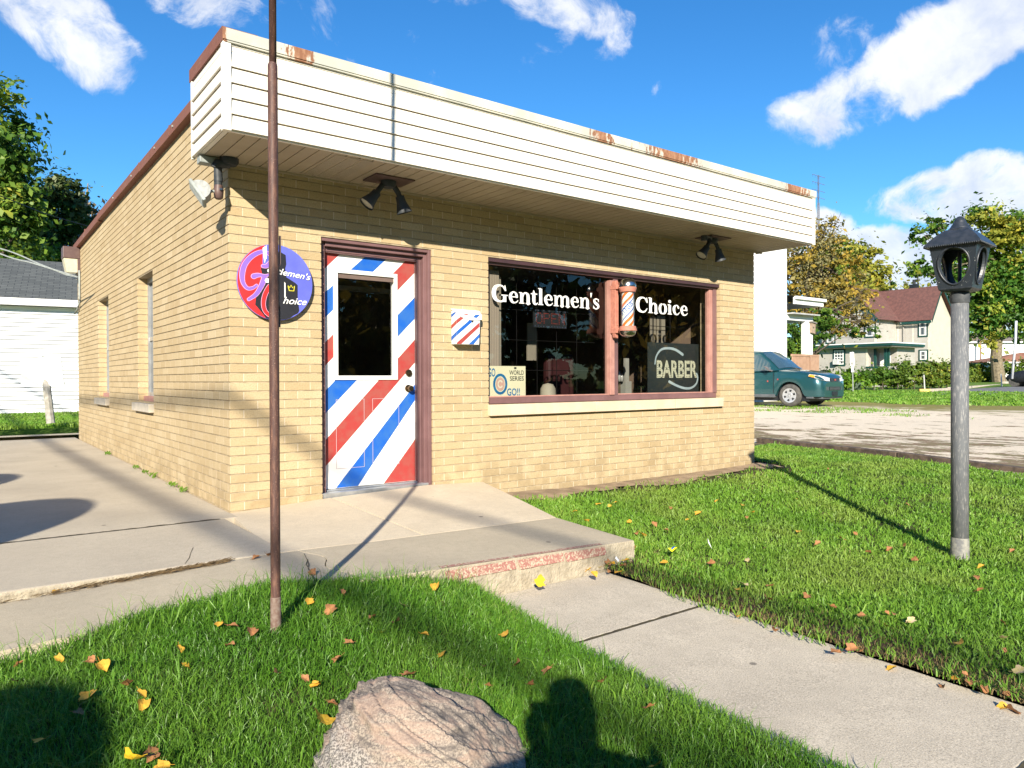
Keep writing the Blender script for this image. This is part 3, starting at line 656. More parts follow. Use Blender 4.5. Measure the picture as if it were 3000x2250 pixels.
for i in range(28):
    for j in range(8):
        x, z = 4.838+i*.0268, .984+j*.0265
        if inside(x, z) and inside(x+.008, z) and inside(x-.008, z): mb.box(x-.0032, x+.0032, .1995, .2033, z-.0032, z+.0032, 1)
mb.build('letters', [M('cream_letters', (.46, .445, .32), (.40, .40, .30), 10, .5), m_black], bs_)
m_arc = M('pale_blue_bar', (.33, .40, .42), rough=.5)
mb = MB(); ribbon(mb, [(4.795, 1.13, .018), (4.82, 1.22, .022), (4.90, 1.295, .026), (5.02, 1.315, .028), (5.15, 1.30, .030), (5.28, 1.245, .034)], lambda u, v: (u, .2030, v)); mb.build('curved_bar', m_arc, bs_)
mb = MB(); ribbon(mb, [(5.04, .925, .032), (5.18, .875, .028), (5.32, .845, .028), (5.44, .85, .026), (5.53, .90, .024), (5.555, .97, .022), (5.535, 1.02, .020)], lambda u, v: (u, .2030, v)); mb.build('curved_bar', m_arc, bs_)
# a few pieces of furniture just inside
ch_ = thing('waiting_chair', (3.55, .75, .05), 'dark red padded chair just inside the left window pane', 'chair')
mr = M('maroon_vinyl', (.038, .010, .011), rough=.5)
mb = MB(); mb.box(3.05, 3.50, .50, .95, .44, .52); mb.build('seat', mr, ch_, bevel=.03)
mb = MB(); mb.box(3.05, 3.50, .93, 1.0, .55, .90); mb.build('backrest', mr, ch_, bevel=.03)
for x in (3.08, 3.47):
    for y in (.53, .93): mb = MB(); mb.tube([(x, y, .05), (x, y, .44)], .012); mb.build('leg', m_steel, ch_)
bc = thing('barber_chair', (4.5, 1.3, .05), 'maroon barber chair standing inside behind the right window pane', 'chair')
mb = MB(); mb.box(4.22, 4.72, 1.0, 1.5, .55, .68); mb.build('seat', mr, bc, bevel=.04)
mb = MB(); mb.box(4.25, 4.69, 1.46, 1.58, .70, 1.28); mb.build('backrest', mr, bc, bevel=.04)
mb = MB(); mb.lathe((4.47, 1.28, 0), [(.26, .05), (.26, .08), (.06, .12), (.06, .55)], 20); mb.build('pedestal', m_steel, bc, smooth=True)
lp = thing('standing_mirror', (4.62, .6, .05), 'pale arched counter mirror and bottles inside the right window pane', 'mirror')
mb = MB(); mb.box(4.62, 4.68, .5, .53, .93, 1.20); mb.box(4.60, 4.70, .48, .56, .05, .93); mb.build('frame', M('pale_enamel', (.28, .27, .24), rough=.4), lp)
mb = MB()
for k, (x, h) in enumerate(((4.42, .10), (4.47, .13), (4.52, .12), (4.56, .09))): mb.lathe((x, .5, .93), [(.0, 0), (.018, 0), (.018, h*.7), (.008, h*.85), (.008, h), (0, h)], 10)
mb.build('bottles', M('bottle_glass', (.35, .34, .32), rough=.15), lp, smooth=True)
mb = MB(); mb.box(.9, 3.0, 2.9, 2.95, 2.06, 2.12); mb.build('ceiling_fixture', M('pale_fixture', (.5, .52, .52), rough=.6), shop)
ft = thing('hair_dryer_stand', (1.25, 1.6, .05), 'grey hooded dryer on a thin stand faintly visible through the door glass', 'dryer')
mb = MB(); mb.tube([(1.33, 1.6, .05), (1.33, 1.6, 1.25)], .014); mb.lathe((1.33, 1.6, 0), [(.22, .05), (.22, .07), (0, .09)], 18); mb.build('stand', m_alu, ft)
mb = MB(); mb.lathe((1.33, 1.6, 0), [(.0, 1.52), (.10, 1.48), (.13, 1.38), (.12, 1.25), (.0, 1.24)], 18); mb.build('hood', m_fixgrey, ft, smooth=True)
lmp = thing('table_lamp', (3.35, .7, .8), 'small cream shaded lamp behind the bottom edge of the left pane', 'lamp')
mb = MB(); mb.lathe((3.36, .40, 0), [(.085, .78), (.080, .86), (.055, .905), (.0, .92)], 20); mb.build('lamp_shade', M('lamp_cream', (.28, .25, .19), rough=.7), lmp, smooth=True)
mb = MB(); mb.tube([(3.36, .40, .05), (3.36, .40, .78)], .012); mb.build('stand', m_steel, lmp)
# ------------------------------------------------------------------ things fixed to the shop
# round sign
rs = thing('round_sign', (.33, 0, 1.696), 'round red and blue sign with a purple script letter on brick left of the door', 'sign')
CX, CZ, RR, ys = .331, 1.696, .284, -.045
mb = MB(); mb.lathe((CX, 0, CZ), [(0, ys), (RR, ys), (RR, -.026), (0, -.026)], 64, 'y'); mb.build('board', M('sign_violet_blue', (.13, .15, .60), rough=.35), rs)
mb = MB(); mb.box(CX-.18, CX+.18, -.026, -.001, CZ+.1, CZ+.13); mb.box(CX-.18, CX+.18, -.026, -.001, CZ-.13, CZ-.1); build_each(mb, 'batten', m_dark, rs)
def sg(zx, zy, k=0):
    return (CX+(zx-810)/725*RR, ys-.0008-.0006*k, CZ-(zy-848)/732*RR)
def disc_clip(P): return [((x-810)/725, (y-848)/732) for x, y in P]
def flat(mb, P, k, m=0): mb.add([sg(x, y, k) for x, y in P], [tuple(range(len(P)))], m)
rim = [(810+720*math.cos(a), 848-727*math.sin(a)) for a in np.linspace(1.86, 4.42, 40)]
mb = MB(); flat(mb, rim+[(640, 1500), (600, 700), (555, 540), (555, 210)], 0); mb.build('red_field', M('sign_red', (.72, .035, .035), rough=.35), rs)
mb = MB(); bl = [(750, 250), (745, 440), (690, 520), (560, 550), (520, 600), (575, 870), (430, 1140), (410, 1300), (540, 1450)]+[(810+720*math.cos(a), 848+727*math.sin(a)) for a in np.linspace(1.85, 1.17, 12)]+[(1150, 1470), (1240, 1420), (1265, 1370), (1235, 1120), (1235, 870), (1190, 830), (1010, 730), (990, 560), (1012, 480), (1000, 300), (900, 250)]
flat(mb, bl, 1); mb.build('clipper_shape', M('sign_black_vinyl', (.025, .025, .03), rough=.4), rs)
m_pur, m_pkl = M('sign_purple', (.26, .14, .62), rough=.35), M('sign_pink', (.80, .42, .62), rough=.35)
Gp = [(560, 555, 60), (640, 540, 70), (705, 440, 50), (700, 340, 52), (620, 285, 56), (500, 295, 70), (340, 400, 84), (220, 560, 90), (175, 740, 90), (190, 900, 70), (270, 1000, 58), (370, 985, 50), (440, 930, 40)]
Gq = [(385, 765, 90), (470, 735, 70), (590, 735, 42), (700, 705, 34)]; Gr = [(590, 770, 95), (530, 930, 85), (430, 1100, 70), (290, 1210, 50)]
for k, (dw_, mm, nm) in enumerate(((16, m_pkl, 'script_outline'), (0, m_pur, 'script_letter'))):
    mb = MB()
    for i_, P in enumerate((Gp, Gq, Gr)): ribbon(mb, [(x, y, w_+dw_) for x, y, w_ in P], lambda u, v, k=k, i_=i_: sg(u, v, 2+k+.25*i_))
    mb.build(nm, mm, rs)
Cp = [(800, 850, 70), (690, 930, 80), (600, 1090, 80), (565, 1260, 75), (590, 1400, 70), (680, 1490, 64), (800, 1500, 60)]
mb = MB(); ribbon(mb, [(x, y, w_+16) for x, y, w_ in Cp], lambda u, v: sg(u, v, 4)); mb.build('curve_outline', m_pkl, rs)
mb = MB(); ribbon(mb, Cp, lambda u, v: sg(u, v, 5)); mb.build('curve', bpy.data.materials['sign_red'], rs)
mb = MB(); flat(mb, [(555, 210), (635, 150), (632, 400), (608, 440), (600, 490), (585, 480), (565, 330)], 6); flat(mb, [(690, 525), (720, 480), (780, 465), (780, 505)], 6); flat(mb, [(968, 825), (992, 850), (992, 1140), (968, 1130)], 6); flat(mb, [(725, 1285), (790, 1290), (790, 1410), (720, 1410)], 6)
flat(mb, [(640+50*math.cos(a), 825+50*math.sin(a)) for a in np.linspace(0, 2*pi, 6, endpoint=False)], 6)
put_text(mb, "entlemen's", lambda u, v: tuple(np.array(sg(640, 665, 7))+np.array([u, 0, v-.11*u])), .335, .050, shear=.35, offset=.012)
put_text(mb, "hoice", lambda u, v: tuple(np.array(sg(940, 1250, 7))+np.array([u, 0, v-.02*u])), .185, .052, shear=.35, offset=.012)
build_each(mb, 'white_print', m_white, rs, gap=.008)
mb = MB(); cr = [(1040, 900, 16), (1065, 990, 16), (1155, 990, 16), (1170, 890, 16), (1130, 930, 16), (1100, 880, 16), (1075, 930, 16), (1040, 895, 16)]
ribbon(mb, cr, lambda u, v: sg(u, v, 7), smooth=False); mb.build('crown', M('sign_yellow', (.80, .72, .06), rough=.4), rs)

# mailbox
mbx = thing('mailbox', (2.03, 0, 1.27), 'white wall mailbox painted with red and blue diagonal stripes', 'mailbox')
m0, m1, mz0, mz1, md = 1.910, 2.165, 1.272, 1.50, .088
mb = MB(); mb.prism([(m0, -.002, mz0), (m1-.015, -.002, mz0), (m1, -.002, mz1+.07), (m0, -.002, mz1+.07)], (0, -md, 0)); bd = mb.build('body', m_white, mbx, bevel=.004)
ms = {'r': MB(), 'b': MB()}
def mz(zx, zy, Y=0): return oY(1300+zx/9.214, 860+zy/9.214, Y)
def fr_(x, x0, y0, x1, y1):     # height on the front panel of a painted edge, extended across it
    a, b = mz(x0, y0, -md), mz(x1, y1, -md); return float(a[2]+(b[2]-a[2])*(x-a[0])/(b[0]-a[0]))
STR = [('b', (330, 520, 480, 385), (330, 425, 480, 290), 655, 555), ('r', (330, 830, 610, 600), (330, 715, 480, 600), 960, 855), ('b', (330, 1150, 930, 620), (330, 1030, 800, 620), 1280, 1165), ('r', (460, 1370, 970, 890), (300, 1370, 970, 770), 0, 0), ('b', (800, 1375, 925, 1225), (660, 1375, 950, 1095), 0, 0)]
for kd, lo, hi, bl_, bh_ in STR:
    P = [(m0, fr_(m0, *lo)), (m1, fr_(m1, *lo)), (m1, fr_(m1, *hi)), (m0, fr_(m0, *hi))]
    Q = clip_poly(P, m0+.0005, m1-.012, mz0+.002, mz1+.04)
    if Q: ms[kd].prism([(x, -md-.0032, z) for x, z in Q], (0, .0008, 0))
    if bl_:
        zb0, zb1 = float(mz(205, bl_)[2]), float(mz(205, bh_)[2]); ms[kd].prism([(m0-.0008, -.003, zb0), (m0-.0008, -md-.002, fr_(m0, *lo)), (m0-.0008, -md-.002, min(fr_(m0, *hi), mz1+.06)), (m0-.0008, -.003, min(zb1, mz1+.06))], (.0006, 0, 0))
build_each(ms['r'], 'red_stripe', m_red, bd, gap=.006); build_each(ms['b'], 'blue_stripe', m_blue, bd, gap=.006)
mb = MB(); cur = [(m0-.004, 1.548), (m0+.05, 1.512), (m0+.12, 1.492), (m0+.19, 1.487), (m1+.004, 1.497)]
P = [(x, -md-.012, z) for x, z in cur]+[(m1+.012, -md-.006, 1.535), (m1+.004, -.06, 1.577), (m1, -.002, 1.586), (m0-.004, -.002, 1.590)]
n_ = len(cur); mb.add(P+[(x, y+.006, z-.004) for x, y, z in P], [(0, 1, n_+3), (1, 2, n_+3), (2, 3, n_+2, n_+3), (3, 4, n_, n_+1, n_+2), tuple(range(n_+4, 2*n_+8))[::-1]]+[(i, (i+1) % (n_+4), n_+4+(i+1) % (n_+4), n_+4+i) for i in range(n_+4)])
mb.build('lid', m_white, mbx)
mb = MB(); mb.lathe((2.075, -md-.004, 1.478), [(0, -.008), (.008, -.006), (.009, 0)], 12, 'y'); mb.build('lock', m_brass, mbx)

# barber pole
BPX, BPY = 3.985, -.15
bp = thing('barber_pole', (BPX, BPY, 1.39), 'antique barber pole with chrome domes on a salmon iron bracket beside the window', 'barber pole')
def lath(prof): return [(r, z-0) for r, z in prof]
mb = MB(); mb.lathe((BPX, BPY, 0), [(.090, 1.905), (.092, 1.925), (.088, 1.95), (.075, 1.98), (.050, 1.998), (.02, 2.005), (0, 2.006)], 32); mb.build('top_dome', m_steel, bp, smooth=True)
mb = MB(); mb.lathe((BPX, BPY, 0), [(0, 1.392), (.03, 1.394), (.058, 1.403), (.080, 1.425), (.088, 1.45), (.088, 1.462)], 32); mb.build('bottom_dome', m_steel, bp, smooth=True)
mb = MB(); mb.lathe((BPX, BPY, 0), [(.072, 1.86), (.082, 1.862), (.094, 1.905), (.092, 1.912), (0, 1.912)], 32); mb.build('top_collar', m_pink, bp, smooth=True, autos=40)
mb = MB(); mb.lathe((BPX, BPY, 0), [(0, 1.458), (.094, 1.458), (.096, 1.465), (.084, 1.505), (.072, 1.510)], 32); mb.build('bottom_collar', m_pink, bp, smooth=True, autos=40)
mp_, t = newmat('pole_stripes'); s_ = t.new('ShaderNodeSeparateXYZ'); t.l.new(t.obj, s_.inputs[0])
th = t.math('ARCTAN2', s_.outputs[1], s_.outputs[0]); ph = t.math('FRACT', t.math('ADD', t.math('MULTIPLY', t.math('SUBTRACT', s_.outputs[2], t.math('MULTIPLY', th, .060)), 1/.377), .55))
O_, W_c, B_ = (.72, .17, .035), (.80, .78, .74), (.02, .07, .38)
fin(t, t.ramp(ph, [(0, W_c), (.13, O_), (.24, W_c), (.33, O_), (.44, W_c), (.52, B_), (.56, W_c), (.57, W_c), (.80, W_c), (.805, B_), (.84, W_c), (.90, O_)], True), .25)
mb = MB(); mb.lathe((BPX, BPY, 0), [(.062, 1.51), (.062, 1.86)], 40); cy = mb.build('striped_cylinder', mp_, bp, smooth=True)
def cyl_map(u, v):     # sloping band round the drum, facing the street
    a0_ = -3.30; s1, z1 = u*math.cos(.72)-v*math.sin(.72), u*math.sin(.72)+v*math.cos(.72)
    a = a0_+s1/.0632; return (BPX+.0632*math.cos(a), BPY+.0632*math.sin(a), 1.612+z1)
def band(mb, u0, u1, v0, v1, dr, m=0):
    N_ = 24; V = []
    for k in range(N_+1):
        for v in (v0, v1):
            p = np.array(cyl_map(u0+(u1-u0)*k/N_, v)); q = p-np.array([BPX, BPY, 0]); h_ = np.hypot(q[0], q[1]); p[:2] = np.array([BPX, BPY])+q[:2]/h_*(.0625+dr); V.append(p)
    mb.add(V, [(2*k, 2*k+2, 2*k+3, 2*k+1) for k in range(N_)], m)
mb = MB(); band(mb, -.03, .215, -.020, .078, 0, 0); band(mb, -.03, .215, -.010, .068, .0004, 1)
vs_, fs_ = text_mesh('STYLUS', offset=.02); a_ = np.array(vs_); lo_, hi_ = a_.min(0), a_.max(0); V_ = []
for p in vs_:
    q = np.array(cyl_map((p[0]-lo_[0])/(hi_[0]-lo_[0])*.175, (p[1]-lo_[1])/(hi_[1]-lo_[1])*.055+.002)); e_ = q-np.array([BPX, BPY, 0]); q[:2] = np.array([BPX, BPY])+e_[:2]/np.hypot(e_[0], e_[1])*.0636; V_.append(q)
mb.add(V_, fs_, 0); mb.build('drum_lettering', [m_blue, m_white], cy)
mb = MB(); mb.lathe((BPX, BPY, 0), [(.071, 1.51), (.071, 1.86)], 40); mb.build('glass_tube', glass_mat('tube_glass', (.92, .94, .93), .8), bp, smooth=True)
mb = MB(); bx0, bx1 = 3.925, 3.975
mb.box(bx0, bx1, -.03, .044, 1.49, 1.90); mb.box(bx0-.004, bx1+.006, -.055, .044, 1.44, 1.495); mb.box(bx0-.004, bx1+.006, -.055, .044, 1.90, 1.945)
mb.prism([(bx0, .02, 1.945), (bx1, .02, 1.945), (bx1, .02, 1.975), ((bx0+bx1)/2+.012, .02, 1.995), ((bx0+bx1)/2-.012, .02, 1.995), (bx0, .02, 1.975)], (0, -.05, 0)); mb.prism([(bx0, .02, 1.44), (bx0+.01, .02, 1.395), (bx1-.005, .02, 1.385), (bx1, .02, 1.44)], (0, -.045, 0))
mb.box(bx0+.008, bx1-.004, -.09, -.03, 1.46, 1.49); mb.box(bx0+.008, bx1-.004, -.09, -.03, 1.905, 1.93); mb.box(bx0+.018, bx1-.018, -.038, -.03, 1.52, 1.86)
mb.build('bracket', m_pink, bp, bevel=.004)
mb = MB(); mb.lathe(((bx0+bx1)/2, -.032, 1.70), [(0, -.004), (.007, -.003), (.007, 0)], 10, 'y'); mb.build('keyhole', m_black, bp)

# canopy spotlights
def cone(mb, p, d, r0, r1, L, n=24, m=0):
    d = Vector(d).normalized(); p = Vector(p)
    mb.tube([p, p+d*.001, p+d*L*.35, p+d*L], [r0*.6, r0, r0*1.08, r1], n, m, caps=False)
    return p+d*L
def spot_pair(cx_, label, extra=None):
    e = thing('spotlight_pair', (cx_, -.27, ZFB), label, 'spotlight', 'spotlights under the canopy')
    z = ZFB-.0015
    mb = MB(); mb.prism([(cx_-.17, -.40, z), (cx_+.17, -.40, z), (cx_+.17, -.16, z), (cx_-.17, -.16, z)], (0, 0, -.012)); mb.build('mounting_plate', m_fixbrown, e, bevel=.003)
    mb = MB(); mb.lathe((cx_, -.27, 0), [(0, z-.06), (.05, z-.06), (.062, z-.035), (.062, z-.012), (0, z-.012)], 20); mb.build('junction_box', m_fix, e, smooth=True, autos=40)
    for k, (dx, dd) in enumerate(((-.05, (-.60, .10, -.72)), (.05, (.30, -.02, -.95)))):
        p = Vector((cx_+dx, -.27, z-.045)); mb = MB(); mb.tube([p, p+Vector((dx*.8, 0, -.05)), p+Vector((dx*1.1, 0, -.085))], .022, 12)
        q = p+Vector((dx*1.0, 0, -.07)); end = cone(mb, q, dd, .036, .064, .135)
        lh = mb.build('lamp_head', m_fix, e, smooth=True, autos=50)
        mb = MB(); d_ = Vector(dd).normalized(); c_ = end-d_*.012; u_ = d_.orthogonal().normalized(); w2 = d_.cross(u_)
        mb.add([c_+(u_*math.cos(a)+w2*math.sin(a))*.056 for a in np.linspace(0, 2*pi, 20, endpoint=False)]+[c_+d_*.008], [(i, (i+1) % 20, 20) for i in range(20)]); mb.build('bulb', m_bulb, lh, smooth=True)
    return e
_c1 = oZ(1158, 517, ZFB); _c2 = oZ(2107, 693, ZFB)
sp1 = spot_pair(float(_c1[0]), 'twin black spotlights under the canopy above the striped door')
sp2 = spot_pair(float(_c2[0]), 'twin black spotlights with a motion sensor under the far right of the canopy')
x2 = float(_c2[0])
mb = MB(); mb.tube([(x2-.05, -.30, ZFB-.03), (x2-.20, -.40, ZFB-.035), (x2-.33, -.42, ZFB-.045)], .010, 8); mb.lathe((x2-.34, -.42, 0), [(0, ZFB-.10), (.034, ZFB-.09), (.036, ZFB-.04), (0, ZFB-.038)], 16); mb.build('motion_sensor', m_fix, sp2, smooth=True, autos=50)

# corner floodlight on its swivel, and the far wall pack
fl = thing('floodlight', (-.08, -.05, 2.54), 'weathered grey floodlight on a dark swivel arm at the street corner of the shop', 'floodlight')
P0 = np.array([-.07, -.07, 2.548])
mb = MB(); mb.lathe((-.02, -.10, 0), [(0, 2.50), (.05, 2.50), (.065, 2.52), (.065, 2.548), (0, 2.548)], 20); mb.tube([(-.02, -.10, 2.515), (-.10, -.09, 2.50), (-.115, -.085, 2.47)], [.035, .036, .03], 14); mb.build('mount', m_fix, fl, smooth=True, autos=50)
mb = MB(); mb.box(-.215, -.09, -.09, .0, 2.495, 2.545); mb.build('sensor_box', m_fixgrey, fl, bevel=.006)
A = np.array([-.095, -.085, 2.50]); B = np.array([-.09, -.085, 2.345])
mb = MB(); mb.tube([A, A*.5+B*.5, B], [.026, .029, .024], 16); mb.tube([B+[0, 0, .06], B+[0, 0, .03]], .030, 16); mb.build('arm', m_fix, fl, smooth=True, autos=50)
mb = MB(); mb.tube([B+[0, 0, .005], B+[0, 0, -.035], B+[0, 0, -.085], B+[0, 0, -.095]], [.026, .034, .030, .018], 18); mb.build('knuckle', m_fixbrown, fl, smooth=True, autos=50)
mb = MB(); mb.lathe((B[0]+.005, B[1]-.036, B[2]-.03), [(0, -.006), (.010, -.005), (.010, 0)], 12, 'y'); mb.build('screw', m_steel, fl)
# flood head: half-drum housing with a rectangular lens, facing out to the left and down
hd = MB(); W2, H2, D2 = .060, .090, .078
prof = [(math.cos(a), math.sin(a)) for a in np.linspace(-pi/2, pi/2, 14)]
k0 = []
for s_ in (-1, 1):
    for c_, sn in prof: k0.append((D2*c_, s_*W2*.8, H2*sn*.80))
n_ = len(prof); hd.add(k0, [(i, i+1, n_+i+1, n_+i) for i in range(n_-1)]+[tuple(range(n_))[::-1], tuple(range(n_, 2*n_))])
lens = MB(); lens.box(-.022, 0, -W2, W2, -H2, H2)
_n = -.74*RGT-.52*UPV-.42*FWD; _n /= np.linalg.norm(_n); _l = .60*RGT-.80*UPV; _l = _l-_n*_l.dot(_n); _l /= np.linalg.norm(_l); _y = np.cross(_l, -_n)
HM = Matrix(((-_n[0], _y[0], _l[0], -.225), (-_n[1], _y[1], _l[1], -.10), (-_n[2], _y[2], _l[2], 2.275), (0, 0, 0, 1)))
hd.xf(HM); lens.xf(HM)
lo = lens.build('lens_frame', m_fixgrey, fl, bevel=.004); hd.build('housing', M('chalky_aluminium', (.34, .35, .34), (.24, .25, .24), 30, .6), fl, smooth=True, autos=50)
mb = MB(); mb.box(-.0245, -.0222, -W2*.86, W2*.86, -H2*.88, H2*.88); mb.xf(HM); mb.build('lens_glass', M('dirty_glass', (.16, .19, .17), (.30, .32, .28), 14, .25), lo)
mb = MB(); mb.tube([tuple(B+[0, 0, -.04]), tuple(B+[-.05, -.004, -.045]), (-.155, -.09, 2.285)], [.012, .010, .012], 8); mb.build('pivot', m_fixgrey, fl)
wp = thing('wall_pack_light', (-.02, 8.4, 2.9), 'dark topped box light with frosted lens high at the rear of the side wall', 'wall light')
mb = MB(); mb.box(-.24, .0, 8.18, 8.45, 2.94, 3.13); mb.build('hood', m_fixbrown, wp, bevel=.01)
mb = MB(); mb.prism([(-.23, 8.19, 2.935), (-.19, 8.19, 2.72), (-.04, 8.19, 2.72), (-.04, 8.19, 2.935)], (0, .25, 0)); mb.build('lens', m_lens, wp)
mb = MB(); mb.box(-.04, -.001, 8.17, 8.46, 2.70, 2.935); mb.build('back_box', m_fixbrown, wp)
mb = MB(); mb.tube([(-.02, 8.14, 2.75), (-.02, 8.14, 2.25), (-.03, 8.3, 2.14), (-.04, 8.60, 2.08)], .014, 8); mb.build('conduit', m_fixgrey, wp, smooth=True)
# ------------------------------------------------------------------ ground heights
CP = np.array([(-1.5, -2.2, -.085), (-.6, -2.65, -.03), (0, -2.4, -.05), (.35, -2.4, -.085), (.56, -2.4, -.16), (.60, -3, -.21), (.60, -4.5, -.25), (-.3, -3.6, -.28), (-1.4, -3.2, -.15), (-1.5, -5.5, -.5), (0, -5.2, -.45), (-4, -3, -.2), (-5, -6, -.6),
  (1.6, -2.4, -.2), (1.6, -4.5, -.25), (2.4, -.2, -.10), (2.05, -1, -.11), (2.0, -2, -.17), (5, -.2, -.13), (6.4, -.1, -.11), (3.90, -3.35, -.285), (8.6, 1.5, -.16), (8.9, -2.1, -.26), (5, -6, -.4), (9.8, 4, -.17), (8, -8, -.42), (1, -8, -.6)])
def tps_fit(P):
    n = len(P); d = np.linalg.norm(P[:, None, :2]-P[None, :, :2], axis=2); K = np.where(d > 0, d*d*np.log(d+1e-9), 0)+np.eye(n)*.02
    A = np.zeros((n+3, n+3)); A[:n, :n] = K; A[:n, n] = 1; A[:n, n+1:] = P[:, :2]; A[n, :n] = 1; A[n+1:, :n] = P[:, :2].T
    return np.linalg.solve(A, np.concatenate([P[:, 2], np.zeros(3)]))
_w = tps_fit(CP)
def H(x, y):
    x, y = np.asarray(x, float), np.asarray(y, float); d = np.sqrt((x[..., None]-CP[:, 0])**2+(y[..., None]-CP[:, 1])**2)
    return (np.where(d > 0, d*d*np.log(d+1e-9), 0)*_w[:-3]).sum(-1)+_w[-3]+_w[-2]*x+_w[-1]*y
def HF(x, y):     # far terrain
    return np.interp(x, [-60, 1, 4, 9, 19, 34, 60, 120], [.0, .04, -.12, -.25, .06, .14, .42, .6])
def walk_z(x, y): return np.interp(y, [-9, -4.6, -2.2], [-.40, -.27, -.225])
def strip_z(x, y):
    zx = np.interp(x, [-8, -4, -1.45, -.2, .5, 1.9], [-.28, -.14, -.046, 0, -.02, -.045])
    return zx-np.clip((-1.45-y)/.8, 0, 1)*np.interp(x, [-.2, .6, 1.9], [0, .01, .03])
def stoop_z(x, y):
    wz = np.interp(x, [-.2, 0, .7, 1.65, 2.3], [-.01, -.006, .026, .050, .022])
    return wz+(strip_z(x, -1.45)-wz)*np.clip(-y/1.45, 0, 1)
def left_z(x, y): return np.where(np.asarray(y) < -.2, np.interp(x, [-7, -1.45, -.1], [-.06, 0, -.004]), np.interp(x, [-7, -1.45, 0], [-.03, 0, -.002]))
def in_lawn(x, y):
    left = ((x < .60) & (y < -2.16-.06*np.sin(x*3.1)+.03*np.sin(x*11))&(x > -9)) | ((x >= .28) & (x < .60) & (y < -2.27))
    left &= ~((x > .35) & (y > -2.27))
    xr = 1.54+.05*np.sin(y*2.3)+.02*np.sin(y*9)
    right = (x > np.where(y < -2.27, xr, np.interp(y, [-2.27, 0], [1.90, 2.28]))) & (x < np.interp(y, [-3.5, 2.4], [8.75, 9.72])) & (y < np.where(x < 6.55, -.30-.06*np.sin(x*2.7)-.05*np.sin(x*7.1), np.interp(x, [6.55, 8.6, 9.7], [.6, 1.6, 1.9])))
    return left | right
# base terrain: one sheet to the horizon, lowered under everything laid on it
gx = np.concatenate([-np.geomspace(420, 12, 16), np.arange(-10, 30, 1.0), np.geomspace(31, 700, 26)]); gy = np.concatenate([-np.geomspace(420, 12, 16), np.arange(-10, 30, 1.0), np.geomspace(31, 700, 26)])
def base_z(x, y):
    r = math.hypot(x-1, y+1); z = float(HF(x, y)); near = float(np.clip((16-r)/5, 0, 1))
    if 8 < x < 22.5 and -14 < y < 22: z -= .05
    return z-.03-near*.62
mb = MB(); mb.grid(gx, gy, base_z); structure(mb.build('ground', m_farg, smooth=True))
# gravel lot
mb = MB(); mb.grid(np.arange(6.6, 23.9, .35), np.arange(-13, 21, .5), lambda x, y: float(HF(x, y))+(.02*math.sin(x*1.3+y)*.5 if x > 9 else -.1*(9-x)/2.4)+.004); structure(mb.build('gravel_lot', m_gravel, smooth=True))
# worn strip between gravel and grass, asphalt lot beyond
mb = MB(); a_ = [oZ(2735, 1158, .13), oZ(3000, 1157.5, .13), oZ(3400, 1157, .13), oZ(3400, 1135, .27), oZ(2990, 1135.5, .27), oZ(2760, 1143, .24)]
mb.add([(p[0], p[1], float(HF(p[0], p[1]))+.012) for p in a_], [tuple(range(6))]); structure(mb.build('parking_lot', m_asph))
m_soil2 = M('bare_soil', (.10, .075, .045), (.06, .055, .025), 14, .95, .6, 45)
# dirt strips
def patch(name, mat, xs, ys, fz, keep=None, thick=0):
    mb = MB(); nx = len(xs); vs = [(x, y, float(fz(x, y))) for y in ys for x in xs]; fs = []
    for j in range(len(ys)-1):
        for i in range(nx-1):
            if keep is None or keep((xs[i]+xs[i+1])/2, (ys[j]+ys[j+1])/2): fs.append((j*nx+i, j*nx+i+1, (j+1)*nx+i+1, (j+1)*nx+i))
    mb.add(vs, fs); return structure(mb.build(name, mat, smooth=True))
bump2 = lambda x, y: .012*mnoise.noise(Vector((x*1.7, y*1.7, 0)))+.006*mnoise.noise(Vector((x*6, y*6, 3)))
patch('lawn', m_soil, np.arange(-9, .60, .05), np.arange(-9, -2.1, .05), lambda x, y: H(x, y)+bump2(x, y), lambda x, y: bool(in_lawn(np.array(x), np.array(y))))
patch('lawn', m_soil, np.arange(1.597, 10.1, .06), np.arange(-9, 2.6, .06), lambda x, y: H(x, y)+bump2(x, y)*(1 if x > 1.7 else 0), lambda x, y: bool(in_lawn(np.array(x), np.array(y))))
patch('dirt_strip', m_dirt, np.arange(1.9, 6.5, .06), np.arange(-.66, -.001, .06), lambda x, y: H(x, y)+.004+bump2(x*2, y*2), lambda x, y: (y > -.40-.08*math.sin(x*3)-.05*math.sin(x*7.7)) and x > 2.24+.245*y and x < 6.45)
patch('bare_soil', m_soil2, np.arange(1.602, 10.0, .12), np.arange(-9, 6.0, .12), lambda x, y: H(x, y)-.018+bump2(x*2, y*2), lambda x, y: (x > 1.61 and not (y > -.02 and x < 6.38)) and not (x < 1.84 and y > -2.28) and (x < 9.75))
patch('bare_soil', m_soil2, np.arange(-9, .56, .12), np.arange(-9, -2.1, .12), lambda x, y: H(x, y)-.03+bump2(x*2, y*2), None)

